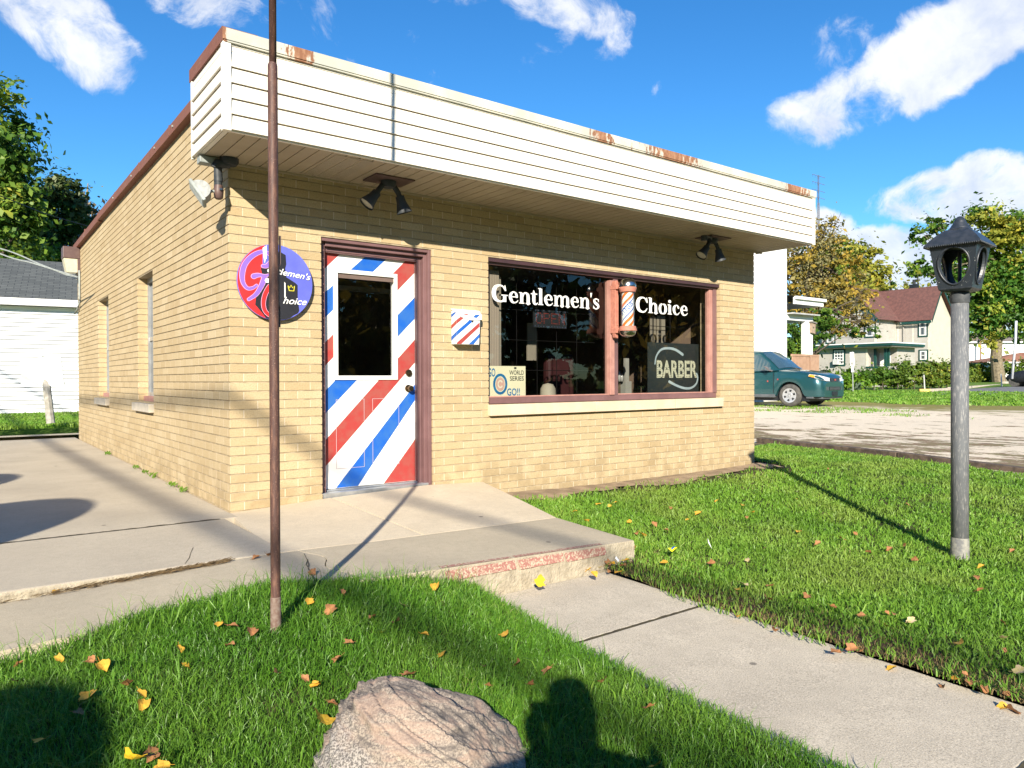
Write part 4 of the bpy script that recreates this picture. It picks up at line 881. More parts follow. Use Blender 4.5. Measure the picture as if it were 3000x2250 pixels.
# concrete flatwork
def slab(name, mat, x0, x1, y0, y1, fz, step=.12, thick=.25, keepx=None):
    xs = np.linspace(x0, x1, max(2, int((x1-x0)/step))); ys_ = np.linspace(y0, y1, max(2, int((y1-y0)/step)))
    e = .010
    def f(x, y):
        d = min(x-x0, x1-x, y-y0, y1-y); return float(fz(x, y))-(.003 if d < .006 else 0)
    xs = np.concatenate([[x0], [x0+e], xs[1:-1], [x1-e], [x1]]); ys_ = np.concatenate([[y0], [y0+e], ys_[1:-1], [y1-e], [y1]])
    mb = MB(); mb.grid(list(xs), list(ys_), f, thick=thick); return structure(mb.build(name, mat, smooth=True, autos=12))
slab('driveway', m_conc_d, -9, -.006, -.20, 8.95, left_z, .4)
slab('driveway_apron', m_conc_d, -9, -.10, -1.43, -.215, left_z, .2)
# stoop: left edge runs slightly skew, right edge too
def skew(name, mat, fx0, fx1, y0, y1, fz, nx=26, ny=14, thick=.25):
    mb = MB(); vs = []; 
    for j in range(ny):
        y = y0+(y1-y0)*j/(ny-1)
        for i in range(nx):
            x = fx0(y)+(fx1(y)-fx0(y))*i/(nx-1); vs.append((x, y, float(fz(x, y))-(.002 if i in (0, nx-1) or j in (0, ny-1) else 0)))
    mb.add(vs, [(j*nx+i, j*nx+i+1, (j+1)*nx+i+1, (j+1)*nx+i) for j in range(ny-1) for i in range(nx-1)])
    edge = [i for i in range(nx)]+[j*nx+nx-1 for j in range(1, ny)]+[(ny-1)*nx+i for i in range(nx-2, -1, -1)]+[j*nx for j in range(ny-2, 0, -1)]
    top = [vs[k] for k in edge]; n = len(top); mb.add(top+[(x, y, z-thick) for x, y, z in top], [((a+1) % n, a, n+a, n+(a+1) % n) for a in range(n)])
    return structure(mb.build(name, mat, smooth=True, autos=12))
skew('stoop', m_conc_l, lambda y: -.01+.105*y, lambda y: .775, -1.445, -.004, stoop_z)
skew('stoop', m_conc_l, lambda y: .787, lambda y: 2.24+.245*y, -1.445, -.004, stoop_z)
crk = lambda x: -.10+.05*math.sin(x*9)
skew('walkway', m_conc, lambda y: .0+.035*math.sin(y*14)+.05*(y+1.45), lambda y: 1.885+.02*(y+1.4), -2.232, -1.452, strip_z, 60, 16)
def riser(x0, x1, y, zt_, zb_, n=90, face=-1):
    r = np.random.default_rng(4); rows = 7; V = []
    for j in range(rows):
        for i in range(n+1):
            x = x0+(x1-x0)*i/n; a, b = float(zt_(x, y)), float(zb_(x, y)); f_ = j/(rows-1); nz = mnoise.noise(Vector((x*9, j*1.3, y)))*.006+mnoise.noise(Vector((x*30, j*3.3, y)))*.004
            V.append((x, y-(.0015 if j == 0 else .007+nz), a-.004-(a-b)*f_-(abs(mnoise.noise(Vector((x*14, 1, 2))))*.006 if j < 2 else 0)))
    m = MB(); m.add(V, [(j*(n+1)+i, (j+1)*(n+1)+i, (j+1)*(n+1)+i+1, j*(n+1)+i+1) for j in range(rows-1) for i in range(n)]); structure(m.build('step_riser', m_riser, smooth=True))
riser(.2, 1.868, -2.233, strip_z, lambda x, y: float(walk_z(x, -2.25))-.01)
riser(-6, -.11, -1.432, left_z, lambda x, y: float(strip_z(x, -1.46))-.01, 200)
skew('walkway', m_conc, lambda y: -9, lambda y: -.006+.035*math.sin(y*14)+.05*(y+1.45), -2.16, -1.452, strip_z, 40, 16)
slab('front_walk', m_conc_w, .50, 1.60, -3.012, -2.245, walk_z, .15); slab('front_walk', m_conc_w, .50, 1.60, -4.62, -3.022, walk_z, .15); slab('front_walk', m_conc_w, .50, 1.60, -6.2, -4.63, walk_z, .15)
# worn red paint on the step edge (top lip and riser)
mb = MB()
for x0, x1 in ((.44, .90), (.92, 1.255), (1.265, 1.60)):
    mb.add([(x0, -2.2455, float(strip_z(x0, -2.2))-.012), (x1, -2.2455, float(strip_z(x1, -2.2))-.010), (x1+.01, -2.2495, float(strip_z(x1, -2.2))-.060), (x0+.02, -2.2495, float(strip_z(x0, -2.2))-.068)], [(0, 1, 2, 3)])
    mb.add([(x0, -2.226, float(strip_z(x0, -2.226))+.0012), (x1, -2.226, float(strip_z(x1, -2.226))+.0012), (x1, -2.195, float(strip_z(x1, -2.195))+.0012), (x0, -2.185, float(strip_z(x0, -2.185))+.0012)], [(0, 1, 2, 3)])
tag(mb.build('painted_edge', m_redworn), kind='structure')
# hairline cracks
mb_cr = MB()
def _cr(pts, wd=.004):
    P = []
    for a, b in pts:
        z = 0
        for _ in range(8): p = oZ(a, b, z); z = .5*z+.5*surf(p[0], p[1])
        P.append((p[0], p[1], wd*random.uniform(.5, 1.4)))
    ribbon(mb_cr, P, lambda u, v: (u, v, surf(u, v)+.0018), smooth=False, cap=False)
_c = lambda L_, ox, oy, s: [(ox+a/s, oy+b/s) for a, b in L_]
CRK = [_c([(1555, 562), (1572, 598), (1566, 618), (1582, 645), (1592, 662), (1606, 690), (1622, 718)], 0, 1300, 1.746), _c([(988, 532), (975, 560), (968, 585), (948, 612), (935, 640)], 0, 1300, 1.746), _c([(0, 590), (8, 620), (4, 640), (18, 668)], 900, 1300, 1.746)]
# parking-lot kerb
def kerb(px0, px1, py0, py1, mat, z=.24):
    p, q = oZ(px0, py0, z), oZ(px1, py1, z); p[2] = q[2] = float(HF(p[0], p[1])); d = (q-p)/np.linalg.norm(q-p); n = np.array([d[1], -d[0], 0])
    mb = MB(); a = .10
    mb.add([p+n*.16, p+n*.12+[0, 0, .17], p-n*.12+[0, 0, .17], p-n*.16, q+n*.16, q+n*.12+[0, 0, .17], q-n*.12+[0, 0, .17], q-n*.16], [(0, 1, 2, 3), (7, 6, 5, 4), (0, 4, 5, 1), (1, 5, 6, 2), (2, 6, 7, 3)])
    return mb.build('kerb', mat, bevel=.02)
structure(kerb(2692, 2724, 1146, 1146, m_yellow)); structure(kerb(2726, 2780, 1146, 1143, m_curb)); structure(kerb(2783, 2935, 1143, 1131, m_curb)); structure(kerb(2938, 3060, 1131, 1128, m_curb))
# timber edging
tm = thing('timber_edging', (9.3, -1, -.25), 'long weathered timber beams edging the lawn against the gravel lot', 'edging')
seg = [(9.95, 2.35), (9.48, -.35), (9.05, -2.85), (8.6, -5.5)]
for i in range(3):
    (ax, ay), (bx, by) = seg[i], seg[i+1]; d = np.array([bx-ax, by-ay]); L_ = np.linalg.norm(d); d /= L_; n = np.array([-d[1], d[0]]); mb = MB()
    za, zb = float(H(ax, ay))+.085, float(H(bx, by))+.085-.01*i; P = []
    for (x, y, z) in ((ax+d[0]*.01, ay+d[1]*.01, za), (bx-d[0]*.01, by-d[1]*.01, zb)):
        for s_, h in ((.075, -.16), (.075, 0), (-.075, 0), (-.075, -.16)): P.append((x+n[0]*s_, y+n[1]*s_, z+h))
    mb.add(P, [(0, 1, 2, 3), (7, 6, 5, 4), (0, 4, 5, 1), (1, 5, 6, 2), (2, 6, 7, 3), (3, 7, 4, 0)]); mb.build('beam', m_timber, tm, bevel=.012)

# ------------------------------------------------------------------ grass
def blade_mesh(name, n, xr, yr, mat, hfun, wfun, seed=1, keep=None, dens=None):
    r = np.random.default_rng(seed); X = r.uniform(*xr, n*4); Y = r.uniform(*yr, n*4)
    ok = in_lawn(X, Y) if keep is None else keep(X, Y)
    # keep to what can be seen, with a generous margin for other viewpoints
    dx, dy = X-CAM[0], Y-CAM[1]; fz = dx*FWD[0]+dy*FWD[1]; lx = dx*_r[0]+dy*_r[1]
    ok &= (fz > .9) & (np.abs(lx) < fz*.78+.8)
    if dens is not None: ok &= r.random(n*4) < dens(X, Y)
    idx = np.nonzero(ok)[0][:n]; X, Y = X[idx], Y[idx]; n = len(X)
    if n == 0: return None
    Z = (H(X, Y) if keep is None else HF(X, Y))-.006
    D = np.hypot(X-CAM[0], Y-CAM[1]); h = hfun(X, Y, D, r.random(n), r.random(n)); w = wfun(D)*(.7+.6*r.random(n))
    a = r.uniform(0, 2*pi, n); lean = r.uniform(.15, 1.25, n)*h*.95; la = r.uniform(0, 2*pi, n)
    wx, wy = np.cos(a)*w/2, np.sin(a)*w/2; lx_, ly_ = np.cos(la)*lean, np.sin(la)*lean
    V = np.empty((n, 5, 3)); 
    V[:, 0] = np.stack([X-wx, Y-wy, Z], 1); V[:, 1] = np.stack([X+wx, Y+wy, Z], 1)
    mz = Z+h*.62
    V[:, 2] = np.stack([X+wx*.8+lx_*.38, Y+wy*.8+ly_*.38, mz], 1); V[:, 3] = np.stack([X-wx*.8+lx_*.38, Y-wy*.8+ly_*.38, mz], 1)
    V[:, 4] = np.stack([X+lx_, Y+ly_, Z+h*(1-.25*lean/(h+1e-6))], 1)
    b = (np.arange(n)*5)[:, None]
    Fc = np.concatenate([b+np.array([0, 1, 2]), b+np.array([0, 2, 3]), b+np.array([3, 2, 4])], 0)
    return npmesh(name, V.reshape(-1, 3), Fc, mat)
m_grass = island('lawn_grass', [(0, (.055, .145, .012)), (.35, (.09, .23, .018)), (.7, (.135, .31, .028)), (.92, (.22, .40, .05)), (1, (.38, .38, .15))], .42, .35, 1.6, .35, spec=.5, patch=(1.1, .28, (.20, .31, .05)))
m_grass2 = island('lawn_grass_bright', [(0, (.09, .20, .018)), (.35, (.135, .29, .027)), (.7, (.19, .36, .04)), (.94, (.28, .43, .065)), (1, (.42, .40, .17))], .5, .35, 1.1, .4, spec=.4, patch=(.8, .55, (.24, .32, .06)))
def thin(X, Y):     # thinner, patchy near walk edge and boulder
    v = np.ones_like(X)
    e = np.where((X > 1.4) & (Y < -2.2), np.clip((X-1.60)/.35, .28, 1), 1)
    ed = np.where((X > 1.4) & (X < 6.6), np.clip((-.42-Y)/.25, .15, 1), 1)
    return v*e*ed
tuft = lambda X, Y: .5+.5*np.sin(X*4.3+1.3*np.sin(Y*3.1))*np.sin(Y*5.1+1.7*np.sin(X*2.3))
g1 = blade_mesh('grass', 165000, (-3.6, .66), (-5.6, -2.08), m_grass, lambda X, Y, D, a, b: (.025+.033*a+.025*tuft(X, Y)*b)*np.where(b > .98, 1.8, 1), lambda D: .0014+.0006*D, 3, dens=thin)
g2 = blade_mesh('grass', 125000, (1.5, 10), (-6.0, 2.0), m_grass2, lambda X, Y, D, a, b: (.022+.030*a+.016*tuft(X, Y)*b)*np.where(b > .988, 1.8, 1), lambda D: .0018+.0011*D, 5, dens=lambda X, Y: thin(X, Y)*np.clip(22/((X-CAM[0])**2+(Y-CAM[1])**2), .25, 1))
for o_ in (g1, g2): tag(o_, 'short bright green lawn grass', 'grass', kind='stuff')
tag(g1, 'green lawn grass in the foreground around the boulder and the rusty pole'); tag(g2, 'green lawn grass right of the front walk around the lamp post')
# long stray blades along the pavement edge with seed heads
g3 = blade_mesh('grass', 900, (-3.2, .62), (-2.42, -2.08), m_grass2, lambda X, Y, D, a, b: .07+.09*a, lambda D: .003+0*D, 9)
tag(g3, 'longer stray grass blades leaning over the pavement edge', 'grass', kind='stuff')
m_thatch = island('dry_thatch', [(0, (.10, .07, .03)), (.5, (.20, .14, .06)), (.85, (.28, .21, .10)), (1, (.16, .20, .05))], .8, .1, 2, .3)
g8 = blade_mesh('grass', 4200, (1.56, 2.5), (-5.2, -2.2), m_thatch, lambda X, Y, D, a, b: .012+.03*a, lambda D: .003+0*D, 15, dens=lambda X, Y: np.clip(1-(X-1.6)/.75, 0, 1)**1.6)
tag(g8, 'brown dry thatch between the grass along the right edge of the front walk', 'thatch', kind='stuff')
g9 = blade_mesh('grass', 3500, (2.1, 6.5), (-.75, -.05), m_thatch, lambda X, Y, D, a, b: .012+.035*a, lambda D: .004+0*D, 16, keep=lambda X, Y: X > 2.3)
if g9: bpy.data.objects.remove(g9)
g10 = blade_mesh('grass', 1500, (-3.4, 6), (-5.4, -.6), m_grass2, lambda X, Y, D, a, b: .05+.06*a, lambda D: .005+.0006*D, 17, dens=lambda X, Y: ((np.sin(X*2.9+1)*np.sin(Y*3.3+.5*X) > .55) & (X < 5))*1.0)
tag(g10, 'coarser broad grass tufts standing in the lawn', 'grass', kind='stuff')
# weeds: on the gravel by the car, along the far verge, rear left strip
car0 = oZ(2318, 1190, .07)
def k_car(X, Y): return ((np.hypot((X-car0[0]+1.2)*1.3, (Y-car0[1]+1.0)*.45) < 1.5) & (np.sin(X*3.1)+np.sin(Y*4.7) > -.5)) | ((np.abs(X-17.2) < .35) & (Y > 1.5) & (Y < 9) & (np.sin(Y*3+X) > .3))
g4 = blade_mesh('grass', 7000, (13, 23), (-2, 12), m_grass2, lambda X, Y, D, a, b: .04+.10*a*b, lambda D: .02+0*D, 10, keep=k_car); tag(g4, 'weedy grass growing in the gravel around the parked car', 'grass', kind='stuff')
g5 = blade_mesh('grass', 26000, (23, 40), (-8, 30), m_grass2, lambda X, Y, D, a, b: .05+.07*a, lambda D: .06+0*D, 12, keep=lambda X, Y: (X > 23.2+np.sin(Y)*.4)); tag(g5, 'strip of green grass beyond the gravel lot', 'grass', kind='stuff')
g6 = blade_mesh('grass', 16000, (-9, 1.6), (11.2, 18.3), m_grass2, lambda X, Y, D, a, b: .06+.08*a, lambda D: .03+0*D, 13, keep=lambda X, Y: (Y > 11.4-.1*X)); tag(g6, 'strip of green grass in front of the white garage', 'grass', kind='stuff')
# small weeds at the foot of the brick side wall
wd = MB(); r_ = random.Random(3)
for y0 in (1.25, 1.6, 2.4, 2.75, 3.3, 5.2):
    for k in range(26):
        a = r_.uniform(0, 2*pi); l = r_.uniform(.01, .045); x, y = -.03-r_.uniform(0, .05), y0+r_.gauss(0, .05); z = r_.uniform(0, .03)
        wd.add([(x, y, z), (x+l*math.cos(a)*.5-.006, y+l*math.sin(a)*.5, z+.02), (x+l*math.cos(a), y+l*math.sin(a), z+.025), (x+l*math.cos(a)*.5+.006, y+l*math.sin(a)*.5+.006, z+.008)], [(0, 1, 2, 3)])
tag(wd.build('weeds', m_grass2), 'small green weeds in the crack along the brick side wall', 'weeds', kind='stuff')
wd = MB(); m_straw = M('dry_straw', (.22, .15, .07), (.12, .08, .04), 30, .9)
for k in range(520):
    x = -.45-abs(r_.gauss(0, .42)); y = -1.46-abs(r_.gauss(0, .018)); a = r_.uniform(-.5, .5); l = r_.uniform(.015, .06); z = float(strip_z(x, y))+.004+r_.uniform(0, .012)
    wd.tube([(x, y, z), (x+l*math.cos(a), y+l*math.sin(a)*.4, z+r_.uniform(0, .012))], .0013, 3)
tag(wd.build('debris', m_straw), 'dry brown plant debris caught under the driveway edge', 'debris', kind='stuff')
m_crack = M('joint_dirt', (.055, .045, .03), (.09, .075, .04), 30, .95)
mb = MB()
for x in np.arange(-9, -.12, .1): mb.box(x, x+.1, -.218, -.198, -.1, float(left_z(x, -.3))-.004)
for x in np.arange(.52, 1.58, .05): mb.box(x, x+.05, -3.025, -3.009, -.4, float(walk_z(x, -3.02))-.002)
structure(mb.build('slab_joint', m_crack))

# ------------------------------------------------------------------ fallen leaves
def surf(x, y):
    if -.01 < y: return float(left_z(x, y)) if x < 0 else float(H(x, y))
    if y > -1.448: return float(stoop_z(x, y)) if (-.01+.105*y < x < 2.24+.245*y) else (float(left_z(x, y)) if x < 0 else float(H(x, y))+.03)
    if y > -2.2 and x < 1.88: return float(strip_z(x, y))
    if bool(in_lawn(np.array(x), np.array(y))): return float(H(x, y))+.048
    if .5 < x < 1.6: return float(walk_z(x, y))
    return float(H(x, y))+.01
def drop(px, py):
    z = -.1
    for _ in range(14): p = oZ(px, py, z); z = z*.5+.5*surf(p[0], p[1])
    return np.array([p[0], p[1], z])
for _q in CRK: _cr(_q)
def _jt(x0, x1, y, fz, wd):
    P = [(x, y+random.gauss(0, .0015), wd*random.uniform(.6, 1.5)) for x in np.arange(x0, x1, .03)]
    ribbon(mb_cr, P, lambda u, v: (u, v, float(fz(u, v))+.0016), smooth=False, cap=False)
_jt(-7, -.11, -.2075, left_z, .017); _jt(.50, 1.60, -3.017, walk_z, .012); _jt(.50, 1.60, -4.625, walk_z, .012)
structure(mb_cr.build('crack', m_crack))
LP = []
for ox, oy, s, L_ in ((0, 1300, 1.746, [(285, 765, 0), (915, 1040, 0), (950, 1130, 0), (460, 1105, 1), (300, 1090, 0), (525, 1130, 0), (100, 1120, 1), (70, 1205, 1), (640, 1220, 1), (450, 1280, 0), (205, 1510, 0), (1190, 925, 1), (1120, 915, 0), (1285, 955, 1), (770, 1580, 1), (860, 1585, 1), (830, 1640, 0), (1700, 1320, 1), (1610, 1225, 0), (1730, 1095, 1), (1600, 665, 1), (1580, 800, 0), (1690, 840, 1), (1560, 1190, 1), (1365, 575, 1), (720, 1270, 0), (730, 1325, 0), (400, 1370, 1), (1410, 1160, 1), (1180, 1020, 1), (1310, 590, 1)]),
   (900, 1300, 1.746, [(1510, 555, 0), (1540, 615, 1), (1370, 620, 0), (1420, 630, 0), (1465, 632, 0), (1715, 463, 0), (1670, 537, 0), (1625, 520, 1), (1685, 455, 1), (495, 822, 2), (655, 725, 0), (175, 750, 1), (395, 955, 0), (600, 968, 0), (335, 880, 1), (455, 905, 1), (210, 1010, 1), (155, 1095, 1), (700, 1065, 0), (905, 1130, 1), (1010, 970, 0), (1080, 1115, 1), (1230, 1155, 1), (1140, 1225, 1), (1520, 1205, 1), (1750, 1340, 1), (1785, 1640, 0), (40, 1225, 0), (130, 1320, 1), (1825, 605, 0), (1837, 437, 1), (1547, 315, 0), (1580, 297, 0), (1490, 308, 0), (1370, 343, 0), (1648, 395, 0), (1430, 390, 0), (1775, 408, 1), (1855, 325, 1), (920, 1230, 1), (520, 1175, 1)]),
   (2000, 1250, 1.659, [(342, 413, 0), (290, 378, 0), (550, 347, 0), (565, 507, 0), (405, 583, 2), (773, 541, 1), (658, 563, 1), (315, 643, 2), (295, 765, 2), (267, 787, 0), (600, 820, 1), (265, 908, 0), (985, 960, 0), (1345, 1047, 0), (1452, 675, 0), (1450, 790, 1), (1018, 1185, 0), (865, 1125, 1), (450, 967, 1), (1325, 1258, 0), (1395, 1275, 1), (1270, 1270, 1), (1090, 375, 1), (710, 203, 1), (165, 358, 0), (75, 417, 0), (22, 450, 0), (310, 437, 1), (905, 608, 1), (1008, 590, 1), (1075, 575, 1), (1130, 643, 1), (840, 515, 1), (140, 660, 1), (410, 830, 1), (425, 770, 1), (730, 872, 1), (1025, 905, 1), (870, 910, 1), (1110, 935, 2), (1425, 730, 1), (1555, 945, 1), (1560, 1020, 2), (1555, 1075, 1), (1575, 1330, 1), (1370, 1200, 1), (1460, 1310, 1), (1640, 1180, 2), (1605, 600, 1), (820, 1100, 1), (740, 1080, 1), (990, 900, 1), (1600, 1390, 1), (1560, 1370, 0)])):
    LP += [(ox+a/s, oy+b/s, k) for a, b, k in L_]
m_leaf = [M('yellow_leaf', (.62, .36, .04), (.50, .27, .03), 25, .6, .3, 60), M('brown_leaf', (.36, .16, .06), (.24, .11, .045), 30, .7, .3, 60), M('pale_leaf', (.48, .40, .16), (.50, .38, .26), 25, .65, .3, 60)]
def leaf_mesh(k, seed, R=.026):
    r = random.Random(seed); mb = MB(); n = 14; curl = r.uniform(.2, .9); V = [(0, 0, .006)]
    for ring in (.5, 1):
        for i in range(n):
            a = 2*pi*i/n; rr = R*ring*(1+.18*math.sin(a*5+r.random())*ring+r.uniform(-.08, .08))*(1.25 if abs(a-pi) < .3 else 1)*(.85 if i % 2 else 1)
            x, y = rr*math.cos(a)*1.15, rr*math.sin(a); V.append((x, y, .006+curl*(y*y)/R*.9+.2*abs(x)*curl*math.sin(a*2+seed)))
    mb.add(V, [(0, 1+i, 1+(i+1) % n) for i in range(n)]+[(1+i, 1+n+i, 1+n+(i+1) % n, 1+(i+1) % n) for i in range(n)])
    mb.tube([(-R, 0, .01), (-R*1.8, .003, .012)], .0008, 4)
    return mb
protos = {}
LP += [(1768, 1652, 0), (1782, 1662, 1), (1795, 1648, 0), (1812, 1668, 0), (1826, 1655, 1), (1758, 1640, 2), (1838, 1640, 0), (1850, 1612, 1), (1722, 1662, 0), (1745, 1668, 0), (1845, 1600, 0)]
LBL = ['yellow fallen leaf lying in the lawn or on the pavement edge', 'curled brown fallen leaf lying in the grass', 'pale dried leaf lying in the grass']
for i, (px, py, k) in enumerate(LP):
    p = drop(px, py); key = (k, i % 3); rr = random.Random(i)
    if key not in protos:
        o = leaf_mesh(k, i+3).build('fallen_leaf', m_leaf[k]); protos[key] = o
        tag(o, LBL[k], 'leaf', ('yellow', 'brown', 'pale')[k]+' leaves scattered on the lawn')
    else: o = protos[key].copy(); COL.objects.link(o)
    o.location = p+np.array([0, 0, -.008 if bool(in_lawn(np.array(p[0]), np.array(p[1]))) else .004]); o.rotation_euler = (rr.uniform(-.7, .7), rr.uniform(-.7, .7), rr.uniform(0, 6.28)); s = rr.uniform(.55, 1.0)*(1.0 if k != 1 else .9); o.scale = (s, s, s)
for (px, py, lb, R, rot) in ((945, 2124, 'large round bright yellow leaf in the grass just left of the boulder', .040, (.5, .2, 1)), (1578, 1678, 'bright yellow leaf standing against the foot of the concrete step', .036, (1.25, 0, .1)), (390, 2240, 'yellow leaf at the bottom edge of the grass, below the boulder shadow line', .034, (.7, .3, 2))):
    o = leaf_mesh(0, int(px), R).build('fallen_leaf', M('bright_yellow_leaf', (.80, .52, .03), (.72, .42, .03), 20, .5)); p = drop(px, py); o.location = p+np.array([0, 0, .012]); o.rotation_euler = rot; tag(o, lb, 'leaf')
# litter
def litter(px, py, name, label, parts, rz):
    p = drop(px, py); e = thing(name, p+np.array([0, 0, .01]), label, 'litter', rz=rz)
    for nm, P, mt in parts: mb = MB(); mb.prism(P, (0, 0, .0006)); mb.build(nm, mt, e, local=True)
m_wy = M('wrapper_yellow', (.80, .78, .02), rough=.3)
litter(1971, 1622, 'candy_wrapper', 'bright yellow crumpled wrapper in the grass right of the step', [('sheet', [(-.04, -.012, .01), (.04, -.015, .025), (.042, .016, .02), (-.038, .018, .03)], m_wy), ('stripe', [(-.02, -.006, .0215), (.025, -.006, .031), (.025, .004, .031), (-.02, .004, .026)], m_blue)], .3)
litter(2080, 1610, 'paper_scrap', 'folded white paper scrap with a red mark standing in the grass', [('sheet', [(-.02, -.01, .0), (.018, -.008, .008), (.02, .012, .06), (-.008, .012, .035)], m_white), ('mark', [(-.008, -.002, .0135), (.006, -.002, .018), (.006, .004, .028), (-.006, .004, .026)], m_red)], .8)
litter(1808, 1650, 'paper_scrap', 'tiny white paper scrap among leaves at the corner of the step', [('sheet', [(-.010, -.01, 0), (.008, -.01, .008), (.010, .01, .03), (-.006, .01, .02)], m_white)], .5)
# ------------------------------------------------------------------ rusty pole
pp = np.array([-.585, -2.65, 0.0])
fp = thing('rusty_pole', pp, 'tall thin rusty brown pole standing in the grass in front of the shop', 'pole')
mp_, t = newmat('rusty_brown_paint'); mpn = t.new('ShaderNodeMapping'); t.l.new(t.obj, mpn.inputs[0]); mpn.inputs['Scale'].default_value = (1, 1, .18)
n = t.noise(mpn.outputs[0], 60, 5, .7); c = t.mix(t.ss(n, .45, .68), (.080, .040, .033), (.17, .085, .058)); c = t.mix(t.ss(t.noise(t.obj, 240, 2), .66, .72, 0, .7), c, (.42, .25, .18))
fin(t, c, .6, 0, .4, t.bump(n, .3, .002)); m_pole = mp_
top = np.array([-.585, -2.65, 6.2])
mb = MB(); mb.tube([pp+[0, 0, -.2], pp+[0, 0, 1.0], pp+[.001, 0, 2.15], pp+[.001, 0, 2.19], pp+[.002, 0, 2.2]], [.0190, .0190, .0190, .0188, .0155], 20); mb.build('lower_tube', m_pole, fp, smooth=True, autos=40)
mb = MB(); mb.tube([pp+[.002, 0, 2.19], pp+[.01, 0, 6.2]], .0143, 20); mb.build('upper_tube', m_pole, fp, smooth=True)
mb = MB(); mb.tube([pp+[0, 0, -.1], pp+[0, 0, .11], pp+[0, 0, .113]], [.0212, .0205, .019], 20); mb.build('base_sleeve', M('bare_rust', (.13, .075, .055), (.20, .15, .12), 50, .8, .2, 90), fp, smooth=True, autos=40)
zc = 1.30
mb = MB(); q = pp+np.array([.024, .006, 0])
mb.tube([q+[.004, 0, 1.53], q+[.004, 0, 1.42], q+[-.004, -.006, 1.405], q+[-.006, -.008, 1.26], q+[.0, 0, 1.245], q+[.0, 0, 1.17]], .0042, 6); mb.build('rope_cleat', m_fixbrown, fp)

# ------------------------------------------------------------------ lamp post
lb = np.array([3.72, -3.42, -.25]); lp_ = thing('lamp_post', lb, 'weathered grey post carrying an empty black coach lantern on the right lawn', 'street lamp')
mm, t = newmat('peeling_grey_paint'); mpn = t.new('ShaderNodeMapping'); t.l.new(t.obj, mpn.inputs[0]); mpn.inputs['Scale'].default_value = (1, 1, .13)
n = t.noise(mpn.outputs[0], 130, 6, .75); c = t.mix(t.ss(n, .50, .66), (.12, .127, .135), (.31, .30, .285)); c = t.mix(t.ss(t.noise(t.obj, 9, 4), .5, .7, 0, .6), c, (.10, .105, .11)); fin(t, c, .7, 0, .4, t.bump(n, .35, .002))
X0, Y0, Z0 = lb
mb = MB(); mb.tube([(X0, Y0, -.45), (X0, Y0, 1.47)], .0525, 28); mb.build('post', mm, lp_, smooth=True)
mb = MB(); mb.lathe((X0, Y0, 0), [(.0535, -.30), (.057, -.28), (.055, -.12), (.0535, -.10)], 24); mb.build('post_foot', M('foot_grey', (.30, .29, .25), (.16, .16, .16), 30, .9, .3, 60), lp_, smooth=True)
m_lan = M('lantern_black', (.020, .026, .034), (.035, .040, .05), 30, .38, .15, 80, spec=.6)
m_lan2, t = newmat('speckled_lantern_black'); fin(t, t.mix(t.ss(t.noise(t.obj, 95, 2, .5), .70, .73), (.020, .026, .034), (.45, .45, .42)), .38, 0, .6)
zt = 1.47
mb = MB(); mb.lathe((X0, Y0, 0), [(.0, zt-.01), (.056, zt-.01), (.058, zt), (.058, zt+.05), (.055, zt+.058), (0, zt+.058)], 28); mb.build('collar', M('collar_dark', (.035, .04, .045), (.07, .075, .08), 20, .6), lp_, smooth=True, autos=40)
# lantern body: four tapering walls each with an oval opening
zb, ztp, hb, ht = 1.555, 1.838, .100, .141
LR = Matrix.Translation((X0, Y0, 0)) @ Matrix.Rotation(math.radians(5), 4, 'Z')
mb = MB()
for s in range(4):
    N_ = 40; q0 = len(mb.v); thk = .016
    def wall(u, v, off):     # u in -1..1 across, v in 0..1 up
        hw = hb+(ht-hb)*v-off; z = zb+(ztp-zb)*v; return (u*hw, -hw, z)
    out_, inn = [], []
    for k in range(N_):
        a = 2*pi*k/N_; c, s_ = math.cos(a), math.sin(a); m_ = max(abs(c), abs(s_)); out_.append((c/m_, .5+.5*s_/m_)); inn.append((.74*c, .50+.425*s_))
    vs = [wall(u, v, 0) for u, v in out_]+[wall(u, v, 0) for u, v in inn]+[wall(u, v, thk) for u, v in inn]+[wall(u, v, thk) for u, v in out_]
    fs = []
    for k in range(N_):
        j = (k+1) % N_; fs += [(k, j, N_+j, N_+k), (N_+k, N_+j, 2*N_+j, 2*N_+k), (2*N_+k, 2*N_+j, 3*N_+j, 3*N_+k)]
    mb.add(vs, fs); mb.xf(Matrix.Rotation(s*pi/2, 4, 'Z'), q0)
mb.xf(LR); body = mb.build('lantern_body', m_lan2, lp_, bevel=0)
mb = MB()
for s in range(4):
    q0 = len(mb.v); P = []
    for k in range(41):
        a = 2*pi*k/40; P.append(wall(.74*math.cos(a), .50+.425*math.sin(a), -.003))
    mb.tube(P, .006, 8, caps=False); mb.xf(Matrix.Rotation(s*pi/2, 4, 'Z'), q0)
mb.xf(LR); mb.build('opening_rim', m_lan, body, smooth=True)
mb = MB(); K = 4
for i, (h0, z0) in enumerate(((.098, 1.576), (.086, 1.556), (.060, 1.548))):
    pass
rings = [(.101, 1.560), (.099, 1.548), (.086, 1.537), (.058, 1.530)]; V = []
for h_, z_ in rings: V += [(-h_, -h_, z_), (h_, -h_, z_), (h_, h_, z_), (-h_, h_, z_)]
mb.add(V, [(i*4+k, i*4+(k+1) % 4, (i+1)*4+(k+1) % 4, (i+1)*4+k) for i in range(3) for k in range(4)]+[(12, 13, 14, 15), (0, 3, 2, 1)]); mb.xf(LR); mb.build('lantern_base', m_lan, lp_, bevel=.004)
rings = [(.166, 1.829), (.169, 1.833), (.167, 1.841), (.132, 1.885), (.098, 1.920), (.066, 1.945), (.03, 1.948)]; V = []
